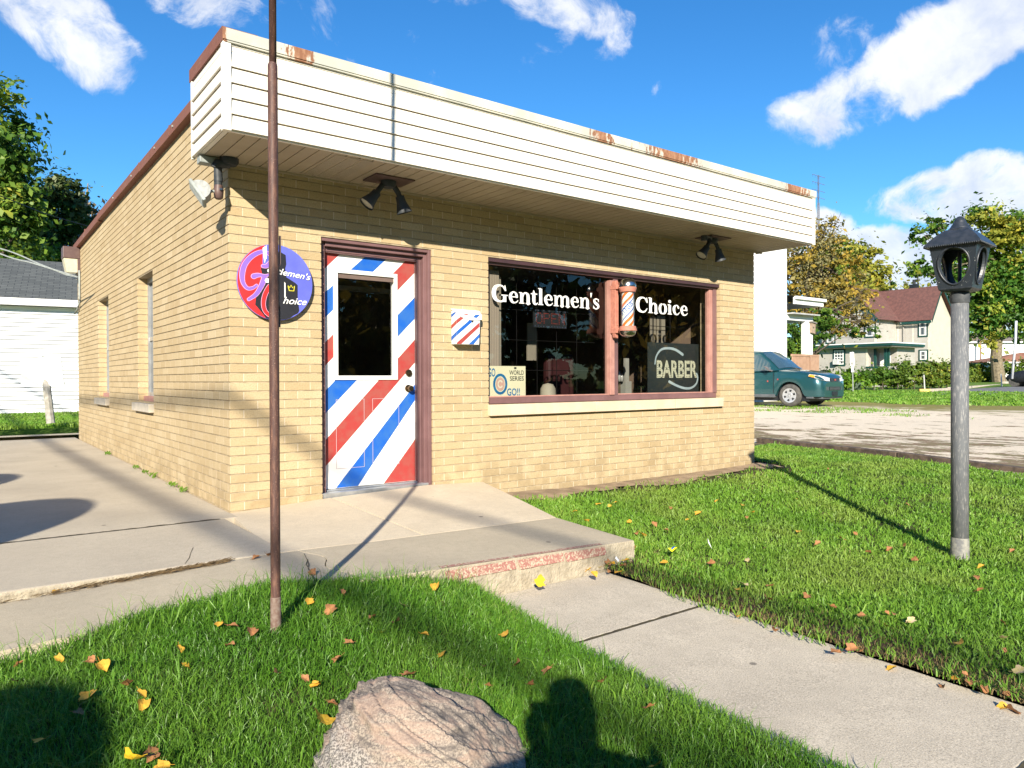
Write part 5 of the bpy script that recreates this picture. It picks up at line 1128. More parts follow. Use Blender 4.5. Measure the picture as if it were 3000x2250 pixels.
for h_, z_ in rings: V += [(-h_, -h_, z_), (h_, -h_, z_), (h_, h_, z_), (-h_, h_, z_)]
mb = MB(); mb.add(V, [((i)*4+k, i*4+(k+1) % 4, (i+1)*4+(k+1) % 4, (i+1)*4+k) for i in range(6) for k in range(4)]+[(3, 2, 1, 0), (24, 25, 26, 27)])
for s in range(4):
    q0 = len(mb.v)
    for k in range(26):
        u = -.160+k*.0125; mb.box(u, u+.007, -.1715, -.165, 1.825, 1.836)
    mb.xf(Matrix.Rotation(s*pi/2, 4, 'Z'), q0)
mb.xf(LR); mb.build('lantern_roof', m_lan, lp_, bevel=.003)
mb = MB(); mb.lathe((X0, Y0, 0), [(.0, 1.940), (.072, 1.940), (.074, 1.947), (.062, 1.955), (.060, 1.962), (.052, 1.971), (.050, 1.978), (.040, 1.990), (.038, 1.998), (.030, 2.016), (.014, 2.034), (0, 2.038)], 28); mb.build('finial', m_lan, lp_, smooth=True, autos=35)
mb = MB(); mb.tube([(X0, Y0, 1.56), (X0, Y0, 1.80)], .011, 10); mb.build('bulb_tube', m_black, lp_)

lp_.location = (3.90, -3.35, -.29); lp_.scale = (1.029, 1.029, 1.029)
# ------------------------------------------------------------------ boulder
bc_ = at(1212, 2300, 2.24); gz = float(H(bc_[0], bc_[1]))
bo = thing('boulder', (bc_[0], bc_[1], gz), 'large pink grey granite boulder lying in the foreground grass', 'boulder')
import bmesh
bm = bmesh.new(); bmesh.ops.create_icosphere(bm, subdivisions=7, radius=1)
long = RGT.copy(); long[2] = 0; long /= np.linalg.norm(long); lat = np.array([-long[1], long[0], 0])
strike = Vector((.80, -.12, -.52)).normalized()
PL = [((.35, 0, .937), .278), ((.583, -.05, .81), .258), ((.78, 0, .626), .268), ((1, 0, .15), .34), ((-.70, 0, .71), .325), ((-.92, -.05, .39), .292), ((-.21, 0, .978), .335), ((-1, 0, 0), .31),
      ((.16, -.62, .77), .268), ((-.55, -.66, .50), .262), ((.1, -1, .25), .25), ((.05, .9, .45), .25), ((0, 1, 0), .24), ((0, -.3, -1), .2), ((.5, -.75, .45), .285), ((-.30, -.40, .86), .318)]
PLn = [(Vector(n).normalized(), h) for n, h in PL]
for v in bm.verts:
    dr = v.co.normalized(); k_ = 26.0; acc = 0.0
    for n, h in PLn:
        c = dr.dot(n)
        if c > .02: acc += (c/h)**k_
    r_0 = acc**(-1/k_) if acc > 0 else .3
    w_ = dr*r_0; s = w_.dot(strike); pr = w_-strike*s
    fl_ = mnoise.fractal(Vector((s*2.0, pr.y*12, pr.z*12+pr.x*12)), .8, 2.1, 5)
    st_ = pr.z*1.0+pr.x*.9+.25*pr.y+.012*mnoise.noise(w_*6)+.005*mnoise.noise(w_*19); led = (st_*17) % 1.0     # ledges that step down along the bedding
    grey = dr.dot(Vector((-.55, -.66, .30)).normalized()) > .80
    lay = abs(mnoise.noise(Vector((s*1.5+3, pr.y*9+1, pr.z*11+pr.x*11))))
    amp = .25 if grey else 1
    dsp = .014*mnoise.noise(w_*6)+.008*mnoise.noise(w_*15)+amp*(.015*fl_-.018*max(0, .10-lay)*4+.026*(led-.5)*(.4+.6*abs(mnoise.noise(w_*4+Vector((5, 5, 5))))))+.0028*mnoise.noise(w_*50)+.0014*mnoise.noise(w_*120)
    v.co = w_+dr*dsp
mr_, t = newmat('pink_granite')
n1_ = t.noise(t.obj, 160, 3, .7); c = t.ramp(n1_, [(0, (.12, .09, .08)), (.40, (.16, .135, .115)), (.52, (.30, .245, .195)), (.64, (.40, .335, .265)), (1, (.54, .47, .39))])
mpn = t.new('ShaderNodeMapping'); t.l.new(t.obj, mpn.inputs[0]); mpn.inputs['Rotation'].default_value = (0, -.57, .12); mpn.inputs['Scale'].default_value = (2.0, 12, 22)
n2_ = t.noise(mpn.outputs[0], 1.2, 6, .6); c = t.mix(t.ss(n2_, .46, .60, 0, .6), c, (.34, .235, .18)); c = t.mix(t.ss(n2_, .46, .36, 0, .75), c, (.105, .09, .08))
_g = t.vm('DOT_PRODUCT', t.obj, (-.64, -.64, .10)); c = t.mix(t.ss(t.math('ADD', _g, t.math('MULTIPLY', t.noise(t.obj, 5, 4), .12)), .235, .275, 0, .9), c, t.mix(t.ss(n1_, .45, .55), (.12, .11, .10), (.40, .36, .32)))
fin(t, c, .85, 0, .3, t.bump(t.math('ADD', n1_, t.math('MULTIPLY', n2_, 2.5)), .55, .004))
me = bpy.data.meshes.new('boulder_stone'); bm.to_mesh(me); bm.free(); me.materials.append(mr_); me.polygons.foreach_set('use_smooth', [True]*len(me.polygons))
rk = bpy.data.objects.new('stone', me); COL.objects.link(rk); rk.parent = bo
rk.matrix_local = Matrix(((long[0], lat[0], 0, 0), (long[1], lat[1], 0, 0), (0, 0, .85, .005), (0, 0, 0, 1)))

# ------------------------------------------------------------------ the photographer (behind the lens; only the shadow is in view)
S = oZ(1668, 2012, float(H(.45, -3.3))+.04); Ld = np.array([.8, 1, -.58]); head = S-Ld*2.42
pg = float(H(head[0], head[1]))
per = thing('person', (head[0], head[1], pg), 'person taking the picture, seen only as the shadow right of the boulder', 'person')
side = np.array([FWD[0], FWD[1], 0]); side /= np.linalg.norm(side); rt = np.array([side[1], -side[0], 0])
hd_ = head+np.array([0, 0, -.10]); hh = hd_[2]-pg; s_ = hh/1.62
neck = hd_-np.array([0, 0, .14]); chest = neck-np.array([0, 0, .11]); belly = chest-np.array([0, 0, .22]); pel = belly-np.array([0, 0, .18])
lensp = CAM-side*.03
nodes = [pel, belly, chest, neck, hd_-[0, 0, .04], hd_+[0, 0, .06]]; rad = [.18, .20, .215, .09, .09, .09]
edges = [(0, 1), (1, 2), (2, 3), (3, 4), (4, 5)]
def chain(start, pts, rs):
    k = start
    for p, r in zip(pts, rs): nodes.append(np.array(p)); rad.append(r); edges.append((k, len(nodes)-1)); k = len(nodes)-1
    return k
tips = []
for sg_ in (-1, 1):
    sh = chest+rt*.225*sg_+[0, 0, .05]; hand = lensp+rt*(.075+.055*sg_)-side*.02-[0, 0, .045]
    elb = np.array([0., 0., 0.])+sh*.75+hand*.25; elb[2] = sh[2]-.24; elb = neck+rt*.13*sg_+side*.10-np.array([0, 0, .34])
    tips.append(chain(2, [sh, elb, hand-(hand-elb)*.12, hand], [.085, .06, .04, .03]))
    hip = pel+rt*.095*sg_-[0, 0, .06]; leg = pel[2]-.06-pg
    chain(0, [hip, hip-[0, 0, leg*.48]+side*.02, hip-[0, 0, leg*.93], hip-[0, 0, leg*.96]+side*.14], [.105, .066, .042, .035])
me = bpy.data.meshes.new('body'); L0 = np.array(per.location); me.from_pydata([tuple(np.array(p)-L0) for p in nodes], edges, [])
po = bpy.data.objects.new('body', me); COL.objects.link(po); po.parent = per
sm_ = po.modifiers.new('skin', 'SKIN'); ss_ = po.modifiers.new('sub', 'SUBSURF'); ss_.levels = 2; ss_.render_levels = 2
for i, r in enumerate(rad): me.skin_vertices[0].data[i].radius = (r, r)
me.skin_vertices[0].data[0].use_root = True
me.materials.append(M('dark_clothes', (.05, .055, .07), rough=.9))
m_skin = M('skin', (.45, .28, .20), rough=.6)
mb = MB(); mb.lathe((0, 0, 0), [(0, -.115), (.045, -.105), (.066, -.06), (.074, 0), (.078, .05), (.066, .09), (.035, .112), (0, .118)], 24)
mb.tube([(0, .07, .01), (0, .098, -.025), (0, .075, -.035)], [.010, .014, .012], 8)
for sx in (-1, 1): mb.lathe((sx*.03, .066, .015), [(0, -.010), (.012, 0), (0, .010)], 10); mb.tube([(sx*.076, 0, .02), (sx*.084, -.008, 0), (sx*.078, 0, -.025)], [.012, .015, .010], 8)
mb.tube([(-.022, .072, -.062), (0, .078, -.064), (.022, .072, -.062)], .006, 6)
HMx = Matrix(((rt[0], side[0], 0, hd_[0]), (rt[1], side[1], 0, hd_[1]), (0, 0, 1, hd_[2]), (0, 0, 0, 1)))
mb.xf(HMx); hdo = mb.build('head', m_skin, per, smooth=True)
mb = MB(); mb.lathe((0, -.008, .012), [(.084, -.03), (.090, .02), (.086, .07), (.066, .108), (.03, .125), (0, .128)], 24); mb.xf(HMx); mb.build('hair', M('dark_hair', (.03, .02, .015), rough=.7), per, smooth=True)
for sg_ in (-1, 1):
    mb = MB(); hand = lensp+rt*(.067+.070*sg_)-side*.02-np.array([0, 0, .035])
    mb.tube([hand-[0, 0, .05], hand, hand+[0, 0, .03]], [.026, .036, .030], 10)
    for k in range(4):
        b_ = hand+np.array([0, 0, .034-.020*k]); mb.tube([b_, b_-rt*.022*sg_-side*.018, b_-rt*.05*sg_-side*.020, b_-rt*(.068-.005*k)*sg_-side*.012], [.0095, .009, .008, .006], 8)
    mb.tube([hand-[0, 0, .01], hand+[0, 0, .035]-rt*.02*sg_-side*.03, hand+[0, 0, .05]-rt*.045*sg_-side*.03], [.011, .010, .008], 8)
    mb.build('hand', m_skin, per, smooth=True)
ph = thing('phone', CAM-side*.03+rt*.062, 'black phone held up in both hands by the photographer', 'phone')
mb = MB(); mb.box(-.078, .078, -.004, .004, -.037, .037); PMx = Matrix(((rt[0], side[0], 0, 0), (rt[1], side[1], 0, 0), (0, 0, 1, 0), (0, 0, 0, 1))); mb.xf(PMx); mb.build('case', m_black, ph, local=True, bevel=.002)
mb = MB(); mb.box(-.074, .074, -.0046, -.0042, -.034, .034); mb.xf(PMx); mb.build('screen', M('phone_screen', (.02, .02, .02), rough=.1), ph, local=True)

# ------------------------------------------------------------------ added off-frame round boards shaped for their shadows; overhead cables that also shade the pavement
def shadow_board(c, r, h, lbl):
    top_ = np.array([c[0], c[1], 0])-Ld*(h/.58); top_[2] = h; gzz = -.3
    e = thing('shadow_board', (top_[0], top_[1], gzz), lbl, 'sign', 'added shadow boards outside the left edge')
    sh = np.array([Ld[0], Ld[1], 0]); sh /= np.linalg.norm(sh); rgt_ = np.array([sh[1], -sh[0], 0]); mb = MB()
    N_ = 40; P = [top_+rgt_*r*math.cos(a)+np.array([0, 0, r*1.02*math.sin(a)]) for a in np.linspace(0, 2*pi, N_, endpoint=False)]
    mb.prism(P, tuple(sh*.03)); mb.build('board', M('plain_board', (.5, .5, .48)), e)
    mb = MB(); mb.tube([(top_[0], top_[1], gzz), (top_[0], top_[1], h-r)], .03, 10); mb.build('post', m_fixgrey, e)
shadow_board((-1.80, .30), .66, 2.0, 'large round board added to cast a shadow left of the driveway, nearest the shop door')
shadow_board((-1.98, 2.75), .55, 2.0, 'round board added to cast a shadow furthest up the driveway')
shadow_board((-2.14, -3.60), .52, 2.2, 'round board added to cast a shadow beside the grass')
for k, (xg, h, yc) in enumerate(((-.50, 7.2, 0), (.86, 7.6, 0))):
    xc = xg-.8*h/.58; P = [(xc+.0004*(y*1.0)**2*(1 if k else -.5), y, h+.0012*y*y) for y in np.linspace(-45, 60, 60)]
    e = thing('power_cable', (xc, 0, h), ('thick overhead cable running front to back left of the driveway, the outer one' if k == 0 else 'thick overhead cable running front to back left of the driveway, the inner one'), 'cable', 'overhead cables')
    mb = MB(); mb.tube(P, .042 if k == 0 else .036, 8); mb.build('cable', m_black, e)
# ------------------------------------------------------------------ foliage helpers
def leafcloud(name, blobs, n, size, mat, parent=None, seed=1, flat=.5, origin=None, hollow=.35):
    """n leaf clumps spread through ellipsoid blobs (x,y,z,rx,ry,rz[,w])"""
    r = np.random.default_rng(seed); B = np.array([b[:6] for b in blobs], float); wt = np.array([b[6] if len(b) > 6 else b[3]*b[4]*b[5] for b in blobs], float)**.8; wt /= wt.sum()
    k = r.choice(len(B), n, p=wt); d = r.normal(size=(n, 3)); d /= np.linalg.norm(d, axis=1)[:, None]
    rad = (hollow+(1-hollow)*r.random(n)**.5)*(1+.10*np.sin(d[:, 0]*7+k)*np.cos(d[:, 2]*9+k*2)+.12*np.maximum(0, r.normal(size=n)-.8))
    # leaves gather on twigs: sub-clumps scattered through each mass, flattened sprays with gaps between
    ns_ = max(10, int(n/55)); ks = r.choice(len(B), ns_, p=wt); ds = r.normal(size=(ns_, 3)); ds /= np.linalg.norm(ds, axis=1)[:, None]
    rs_ = hollow+(1.06-hollow)*r.random(ns_)**.6
    T = B[ks, :3]+ds*rs_[:, None]*B[ks, 3:]; a = r.integers(0, ns_, n); k = ks[a]; d = ds[a]
    sc = np.minimum(B[ks, 3:].mean(1)*.34, size*7)*(.5+.8*r.random(ns_))
    off = r.normal(size=(n, 3))*np.array([.55, .55, .30]); Cn = T[a]+off*sc[a][:, None]
    loose = r.random(n) < .12; Cn[loose] += r.normal(size=(int(loose.sum()), 3))*size*3
    nrm = d*.7+r.normal(size=(n, 3))*.6+np.array([0, 0, flat]); nrm /= np.linalg.norm(nrm, axis=1)[:, None]
    t1 = np.cross(nrm, r.normal(size=(n, 3))); t1 /= np.linalg.norm(t1, axis=1)[:, None]; t2 = np.cross(nrm, t1)
    s = size*(.40+1.15*r.random(n)**1.6)[:, None]; asp = (.45+.3*r.random(n))[:, None]
    O_ = np.array(origin) if origin is not None else np.zeros(3)
    Cn = Cn-O_
    V = np.stack([Cn-t1*s, Cn-t2*s*asp+nrm*s*.12, Cn+t1*s, Cn+t2*s*asp+nrm*s*.12], 1)
    Fc = np.arange(n*4).reshape(n, 4)
    return npmesh(name, V.reshape(-1, 3), Fc, mat, parent)
def limbs(base, top, r0, blobs, seed=1, n=8, m=None, twigs=0):
    r = random.Random(seed); mb = MB(); b, t_ = Vector(base), Vector(top); mid = [b.lerp(t_, k/5)+Vector((r.uniform(-1, 1), r.uniform(-1, 1), 0))*r0*.5*(k > 0) for k in range(6)]
    mb.tube(mid, [r0*1.25, r0, r0*.86, r0*.72, r0*.55, r0*.3], 12)
    for i in range(n):
        bl = blobs[r.randrange(len(blobs))]; st = mid[r.randrange(2, 6)]; en = Vector(bl[:3])+Vector((r.uniform(-1, 1)*bl[3]*.5, r.uniform(-1, 1)*bl[4]*.5, r.uniform(-.5, .5)*bl[5]))
        m1 = st.lerp(en, .5)+Vector((r.uniform(-1, 1), r.uniform(-1, 1), r.uniform(0, 1)))*(en-st).length*.12
        mb.tube([st, m1, en], [r0*.33, r0*.20, r0*.05], 6)
        for _ in range(twigs):
            e2 = en+Vector((r.uniform(-1, 1), r.uniform(-1, 1), r.uniform(-.4, 1)))*min((en-st).length*.35, 1.1); mb.tube([m1.lerp(en, r.random()), e2], [r0*.09, r0*.03], 4)
    return mb
m_bark = M('bark', (.11, .085, .06), (.055, .045, .035), 14, .95, .6, 30)
m_bark_l = M('pale_bark', (.32, .26, .16), (.20, .16, .10), 6, .95, .5, 20)
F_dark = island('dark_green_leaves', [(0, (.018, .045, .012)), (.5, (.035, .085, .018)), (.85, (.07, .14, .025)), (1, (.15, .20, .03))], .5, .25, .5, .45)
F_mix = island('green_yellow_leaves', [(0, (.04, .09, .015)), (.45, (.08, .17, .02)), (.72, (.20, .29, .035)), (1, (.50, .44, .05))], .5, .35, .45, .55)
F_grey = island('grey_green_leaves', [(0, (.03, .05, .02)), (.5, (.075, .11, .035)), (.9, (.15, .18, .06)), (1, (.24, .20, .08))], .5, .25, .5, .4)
F_yel = island('yellow_green_leaves', [(0, (.12, .15, .025)), (.4, (.27, .29, .04)), (.8, (.42, .38, .05)), (1, (.55, .42, .06))], .5, .35, .5, .4)
F_org = island('orange_leaves', [(0, (.13, .12, .03)), (.3, (.27, .22, .045)), (.65, (.42, .29, .045)), (1, (.60, .38, .05))], .5, .35, .4, .5)
F_twig = island('dry_twigs', [(0, (.13, .12, .06)), (.5, (.22, .20, .08)), (1, (.32, .27, .12))], .7, .2)
F_brt = island('bright_green_leaves', [(0, (.06, .15, .015)), (.5, (.13, .27, .02)), (1, (.30, .40, .04))], .5, .4, .7, .4)
F_hedge = island('hedge_leaves', [(0, (.045, .09, .015)), (.4, (.09, .16, .02)), (.75, (.16, .23, .03)), (.95, (.30, .30, .04)), (1, (.45, .36, .05))], .5, .3, .25, .4)
def tree(label, name, base, trunk_top, r0, blobs, n, size, mat, seed, bark=m_bark, group=None, nl=9, extra=None, twigs=0, cat='tree', hollow=.35):
    e = thing(name, base, label, cat, group); o = np.array(base)
    limbs(base, trunk_top, r0, blobs, seed, nl, twigs=twigs).build('trunk', bark, e)
    leafcloud('crown', blobs, n, size, mat, e, seed, origin=o, hollow=hollow)
    for nm, bl, nn, sz, mt in (extra or []): leafcloud(nm, bl, nn, sz, mt, e, seed+50, origin=o)
    return e
def blob(px, py, D, rx, ry=None, rz=None, w=None):
    """crown mass centred on a sight line, radii given in photo pixels at that depth"""
    p = at(px, py, D); k = D/F; ry = ry if ry is not None else rx
    b = [p[0], p[1], p[2], rx*k, rx*k, ry*k]
    if w: b.append(w)
    return b
def gbase(px, D, z=None):
    p = at(px, 1120, D); return np.array([p[0], p[1], float(HF(p[0], p[1])) if z is None else z])

# ---- left background trees
D = 27; bs0 = [blob(-60, 420, D, 150, 120), blob(20, 330, D, 75, 90), blob(10, 480, D, 85, 60), blob(-10, 600, D, 120, 90), blob(40, 560, D, 55, 50), blob(-80, 760, D, 170, 120), blob(50, 660, D, 90, 70)]
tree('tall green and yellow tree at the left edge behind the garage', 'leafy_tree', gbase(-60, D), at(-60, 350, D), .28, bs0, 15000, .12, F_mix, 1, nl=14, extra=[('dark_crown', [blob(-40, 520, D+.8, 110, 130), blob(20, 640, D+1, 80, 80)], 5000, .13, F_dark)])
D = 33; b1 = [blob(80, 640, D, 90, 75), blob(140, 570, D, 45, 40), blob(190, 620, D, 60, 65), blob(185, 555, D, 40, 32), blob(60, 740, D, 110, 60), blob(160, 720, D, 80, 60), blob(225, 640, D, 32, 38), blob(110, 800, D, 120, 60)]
tree('dark green tree mass rising behind the garage roof', 'dark_tree', gbase(120, D), at(130, 560, D), .3, b1, 17000, .13, F_dark, 2, nl=12, extra=[('grey_green_crown', [blob(185, 560, D-.7, 48, 38), blob(135, 575, D-.7, 35, 32), blob(230, 600, D-.5, 25, 30)], 2600, .12, F_grey)])  # lighter grey green leaf masses slightly in front of the dark crown
D = 31; b2 = [blob(75, 740, D, 40, 32), blob(130, 755, D, 55, 24), blob(180, 760, D, 28, 16), blob(60, 770, D, 40, 20)]
tree('low bright green sapling just above the grey garage roof', 'bright_sapling', gbase(100, D), at(100, 740, D), .07, b2, 2600, .12, F_brt, 3, nl=5)
D = 36; b3 = [blob(265, 640, D, 26, 22), blob(235, 700, D, 40, 50), blob(280, 625, D, 22, 18), blob(300, 660, D, 40, 40)]
e = tree('brownish tree with bare pale trunks beside the roofline of the shop', 'sparse_tree', gbase(240, D), at(255, 560, D), .16, b3, 2400, .12, island('brown_green_leaves', [(0, (.05, .04, .02)), (.5, (.12, .09, .04)), (1, (.20, .16, .06))], .6, .2), 4, m_bark_l, nl=6, twigs=3)
mb = MB()
for a, b, c in (((250, 690), (252, 600), (258, 537)), ((252, 620), (245, 585), (247, 560)), ((254, 640), (262, 600), (266, 590)), ((222, 720), (215, 690), (204, 560)), ((252, 720), (243, 660), (240, 600))):
    mb.tube([at(*a, D-1), at(*b, D-1), at(*c, D-1)], [.13, .08, .02], 6)
mb.build('bare_trunk', m_bark_l, e)
# service wires to the shop from the left
for i, (pts, lb_) in enumerate((([(-300, 470, 20), (0, 574, 22), (130, 625, 24), (265, 665, 26)], 'thin utility wire sloping across the trees above the garage'), ([(-200, 650, 12), (0, 743, 11), (100, 772, 10.6), (228, 812, 10.2)], 'service wire running down to the rear corner of the shop'), ([(-200, 690, 12.2), (0, 728, 11.4), (120, 775, 10.8), (226, 818, 10.3)], 'second service wire just below the first at the rear corner'))):
    P = [at(a, b, c) for a, b, c in pts]; e = thing('utility_wire', P[1], lb_, 'cable', 'utility wires on the left'); mb = MB(); mb.tube([tuple(p) for p in catmull(P, 6)], .010 if i else .016, 5); mb.build('wire', m_black if i == 0 else m_fixgrey, e)

# ---- white garage
A0, A1 = at(0, 1218, 19.3), at(231, 1213, 20.2); dg = A1-A0; dg[2] = 0; dg /= np.linalg.norm(dg); ng = np.array([dg[1], -dg[0], 0])    # towards the camera
if ng.dot(CAM-A0) < 0: ng = -ng
G0 = A0-dg*6.0; G1 = A1+dg*1.3; Lg = np.linalg.norm((G1-G0)[:2]); zg = .03
gar = thing('garage', tuple(G0[:2])+(zg,), 'white clapboard garage with a dark grey shingle roof behind the driveway', 'garage')
hw = 2.98; mb = MB(); gl_ = MB(); laps(mb, G0[:2], G1[:2], ng[:2], zg+.08, zg+hw-.12, 24, .022, shade_strips=gl_, dh=.024)
bk_ = -ng*5.4
mb.prism([tuple(G0+ng*.0), tuple(G1+ng*.0), tuple(G1+bk_), tuple(G0+bk_)], (0, 0, 0.0)) if False else None
q = [G0, G1, G1+bk_, G0+bk_]; V = [(p[0], p[1], zg) for p in q]+[(p[0], p[1], zg+hw) for p in q]
mb.add(V, [(1, 2, 6, 5), (2, 3, 7, 6), (3, 0, 4, 7)])
m_clap = M('white_clapboard', (.76, .77, .77), (.70, .71, .72), 3, .5); mb.build('wall', m_clap, gar); gl_.build('lap_shade', M('grey_lap_shade', (.16, .17, .18), (.26, .27, .28), 3, .9), gar)  # grey strips paint in the shadow lines under the garage laps
rm, t = newmat('grey_shingles'); bt = t.new('ShaderNodeTexBrick'); t.l.new(t.new('ShaderNodeUVMap').outputs[0], bt.inputs['Vector']); bt.inputs['Scale'].default_value = 1; bt.inputs['Brick Width'].default_value = .30; bt.inputs['Row Height'].default_value = .14; bt.inputs['Mortar Size'].default_value = .008; bt.offset = .5
bt.inputs['Color1'].default_value = (.085, .092, .092, 1); bt.inputs['Color2'].default_value = (.12, .128, .125, 1); bt.inputs['Mortar'].default_value = (.03, .035, .04, 1)
fin(t, t.mix(t.ss(t.noise(t.obj, 30, 4), .4, .7, 0, .4), bt.outputs[0], (.05, .06, .065)), .95, 0, .2)
def roofquad(mb, P, uvs): mb.add(P, [(0, 1, 2, 3)])
def roof_obj(name, quads, mat, parent):
    V, Fq, U = [], [], []
    for P in quads:
        P = [np.array(p, float) for p in P]; k = len(V); V += P; Fq.append(tuple(range(k, k+len(P)))); u = P[1]-P[0]; u /= np.linalg.norm(u); n = np.cross(u, P[-1]-P[0]); n /= np.linalg.norm(n); v = np.cross(n, u); U += [((p-P[0]).dot(u), (p-P[0]).dot(v)) for p in P]
    L = np.array(root(parent).location); me = bpy.data.meshes.new(name); me.from_pydata([tuple(v-L) for v in V], [], Fq); me.materials.append(mat); ul = me.uv_layers.new(name='UVMap')
    for p in me.polygons:
        for li in p.loop_indices: ul.data[li].uv = U[me.loops[li].vertex_index]
    o = bpy.data.objects.new(name, me); COL.objects.link(o); o.parent = parent
    s = o.modifiers.new('thick', 'SOLIDIFY'); s.thickness = .06; s.offset = -1
    return o
ev = zg+hw+.16; e0, e1 = G0+ng*.32-dg*.3, G1+ng*.32+dg*.3; r0_, r1_ = G0-ng*2.7-dg*.3, G1-ng*2.7+dg*.3; b0_, b1_ = G0-ng*5.7-dg*.3, G1-ng*5.7+dg*.3
Zp = lambda p, z: (p[0], p[1], z)
roof_obj('roof', [[Zp(e0, ev), Zp(e1, ev), Zp(r1_, ev+1.42), Zp(r0_, ev+1.42)], [Zp(b1_, ev), Zp(b0_, ev), Zp(r0_, ev+1.42), Zp(r1_, ev+1.42)]], rm, gar)
mb = MB(); P = [Zp(e0, ev-.20), Zp(e1, ev-.20), Zp(e1, ev-.01), Zp(e0, ev-.01)]; mb.prism(P, tuple(-ng*.04)); P = [Zp(e0, ev-.20), Zp(e1, ev-.20), Zp(G1, ev-.14), Zp(G0, ev-.14)]; mb.prism(P, (0, 0, .02)); mb.prism([Zp(G0+ng*.03, ev-.30), Zp(G1+ng*.03, ev-.30), Zp(G1+ng*.03, ev-.20), Zp(G0+ng*.03, ev-.20)], tuple(-ng*.02))
mb.build('eave_board', m_white, gar)
mb = MB(); mb.add([Zp(G0, zg-.3), Zp(G1, zg-.3), Zp(G1, zg+.09), Zp(G0, zg+.09)], [(0, 1, 2, 3)]); mb.build('foundation', m_conc, gar)
mb = MB(); mb.add([Zp(G1, zg+hw), Zp(G1+bk_, zg+hw), Zp(r1_-dg*.3, ev+1.3)], [(0, 1, 2)]); mb.add([Zp(G0, zg+hw), Zp(G0+bk_, zg+hw), Zp(r0_+dg*.3, ev+1.3)], [(0, 1, 2)]); mb.build('gable', m_clap, gar)
# white board on a leaning post in front of it
Db = 14.2; sb0 = at(145, 1238, Db); sb0[2] = float(HF(sb0[0], sb0[1]))
sbd = thing('blank_sign', sb0, 'blank white square board on a leaning grey wooden post in front of the garage', 'sign')
mb = MB(); mb.tube([at(149, 1240, Db), at(137, 1134, Db), at(136, 1100, Db+.1)], [.075, .07, .06], 8); mb.build('post', M('grey_post_wood', (.42, .40, .36), (.28, .26, .22), 12, .95, .4, 30), sbd)
mb = MB(); P = [at(60, 1052, Db), at(176, 1043, Db), at(188, 1128, Db), at(62, 1133, Db)]; mb.prism(P, tuple(FWD*.02)); mb.build('board', m_white, sbd)
mb = MB(); mb.tube([at(177, 1042, Db-.02), at(183, 1085, Db-.02), at(188, 1129, Db-.02)], .008, 5); mb.tube([at(122, 1044, Db-.02), at(133, 1043, Db-.02)], .01, 5); build_each(mb, 'edge_strip', m_fixgrey, sbd)
# driveway end kerb
mb = MB(); mb.grid(np.arange(-9, 1.8, .4), [8.955, 9.35, 9.36], lambda x, y: float(left_z(x, 5))+(.05 if y < 9.355 else -.2)); structure(mb.build('driveway', m_conc))

# ---- white neighbour with porch
xw, yw0 = 23.75, 10.5; nb = thing('white_house', (xw, yw0, 0), 'plain white house wall with a small side porch just right of the shop', 'house')
zn = float(HF(24, 10)); mb = MB(); mb.box(xw-9.5, xw, yw0, yw0+9, zn-.5, 6.3); m_wst = M('white_stucco', (.80, .79, .77), (.76, .75, .73), .8, .8); mb.build('wall', m_wst, nb)
mb = MB(); mb.prism([(xw-9.8, yw0-.3, 6.3), (xw-9.8, yw0+9.3, 6.3), (xw-9.8, yw0+4.5, 8.3)], (10.1, 0, 0)); mb.build('roof', M('dark_shingle', (.10, .11, .12), (.07, .08, .09), 6, .95), nb)
def Pw(px, py, d=0): return oY(px, py, yw0-d)
xR_ = float(Pw(2412, 900, .35)[0]); zc0 = float(Pw(2303, 868, .35)[2]); zc1 = float(Pw(2410, 893, .35)[2]); zp_ = (zc0+zc1)/2
xp0, xp1 = float(Pw(2360, 1000)[0]), float(Pw(2382, 1000)[0]); zbm = float(Pw(2372, 942)[2]); zbt = float(Pw(2372, 926)[2])
mb = MB(); mb.box(xw-.02, xR_, yw0-.36, yw0-.28, zp_-.16, zp_+.10); mb.box(xR_-.08, xR_, yw0-.28, yw0+3.2, zp_-.16, zp_+.10); mb.box(xw-.06, xR_+.05, yw0-.46, yw0-.362, zp_+.02, zp_+.13); mb.build('porch_fascia', m_white, nb)
mb = MB(); mb.box(xw+.003, xR_-.09, yw0-.275, yw0+3.2, zbt, zbt+.05); mb.build('porch_ceiling', M('porch_ceiling_grey', (.42, .42, .42), rough=.8), nb)
mb = MB(); mb.add([(xw-.02, yw0-.48, zp_+.14), (xR_+.06, yw0-.48, zp_+.14), (xR_-.3, yw0+1.5, zp_+.42), (xw-.02, yw0+1.5, zp_+.42), (xR_+.06, yw0+3.3, zp_+.14), (xw-.02, yw0+3.3, zp_+.14)], [(0, 1, 2, 3), (3, 2, 4, 5), (1, 4, 2)]); mb.build('porch_roof', M('brown_grey_shingle', (.17, .15, .13), (.12, .10, .09), 8, .95), nb)
mb = MB(); mb.box(xw+.003, xp1+.02, yw0+.01, yw0+.20, zbm, zbt-.003); mb.box(xp1-.2, xp1+.02, yw0+.201, yw0+3.0, zbm, zbt-.003); mb.build('porch_beam', m_white, nb)
for yy in (yw0+.01, yw0+2.8):
    mb = MB(); mb.box(xp0+.03, xp1, yy, yy+.20, zn, zbm-.003); mb.build('porch_post', m_white, nb, bevel=.01)
mb = MB(); mb.box(xw+.003, xp1+.3, yw0+.0, yw0+3.0, zn-.2, zn+.55); mb.build('porch_floor', M('porch_brown', (.30, .19, .12), (.24, .15, .10), 6, .8), nb)
p = Pw(2384, 960, .1); bx_, bz_ = float(p[0]), float(p[2])
bh = thing('birdhouse', (bx_, yw0, bz_-.2), 'small weathered wooden birdhouse fixed on the white porch post', 'birdhouse')
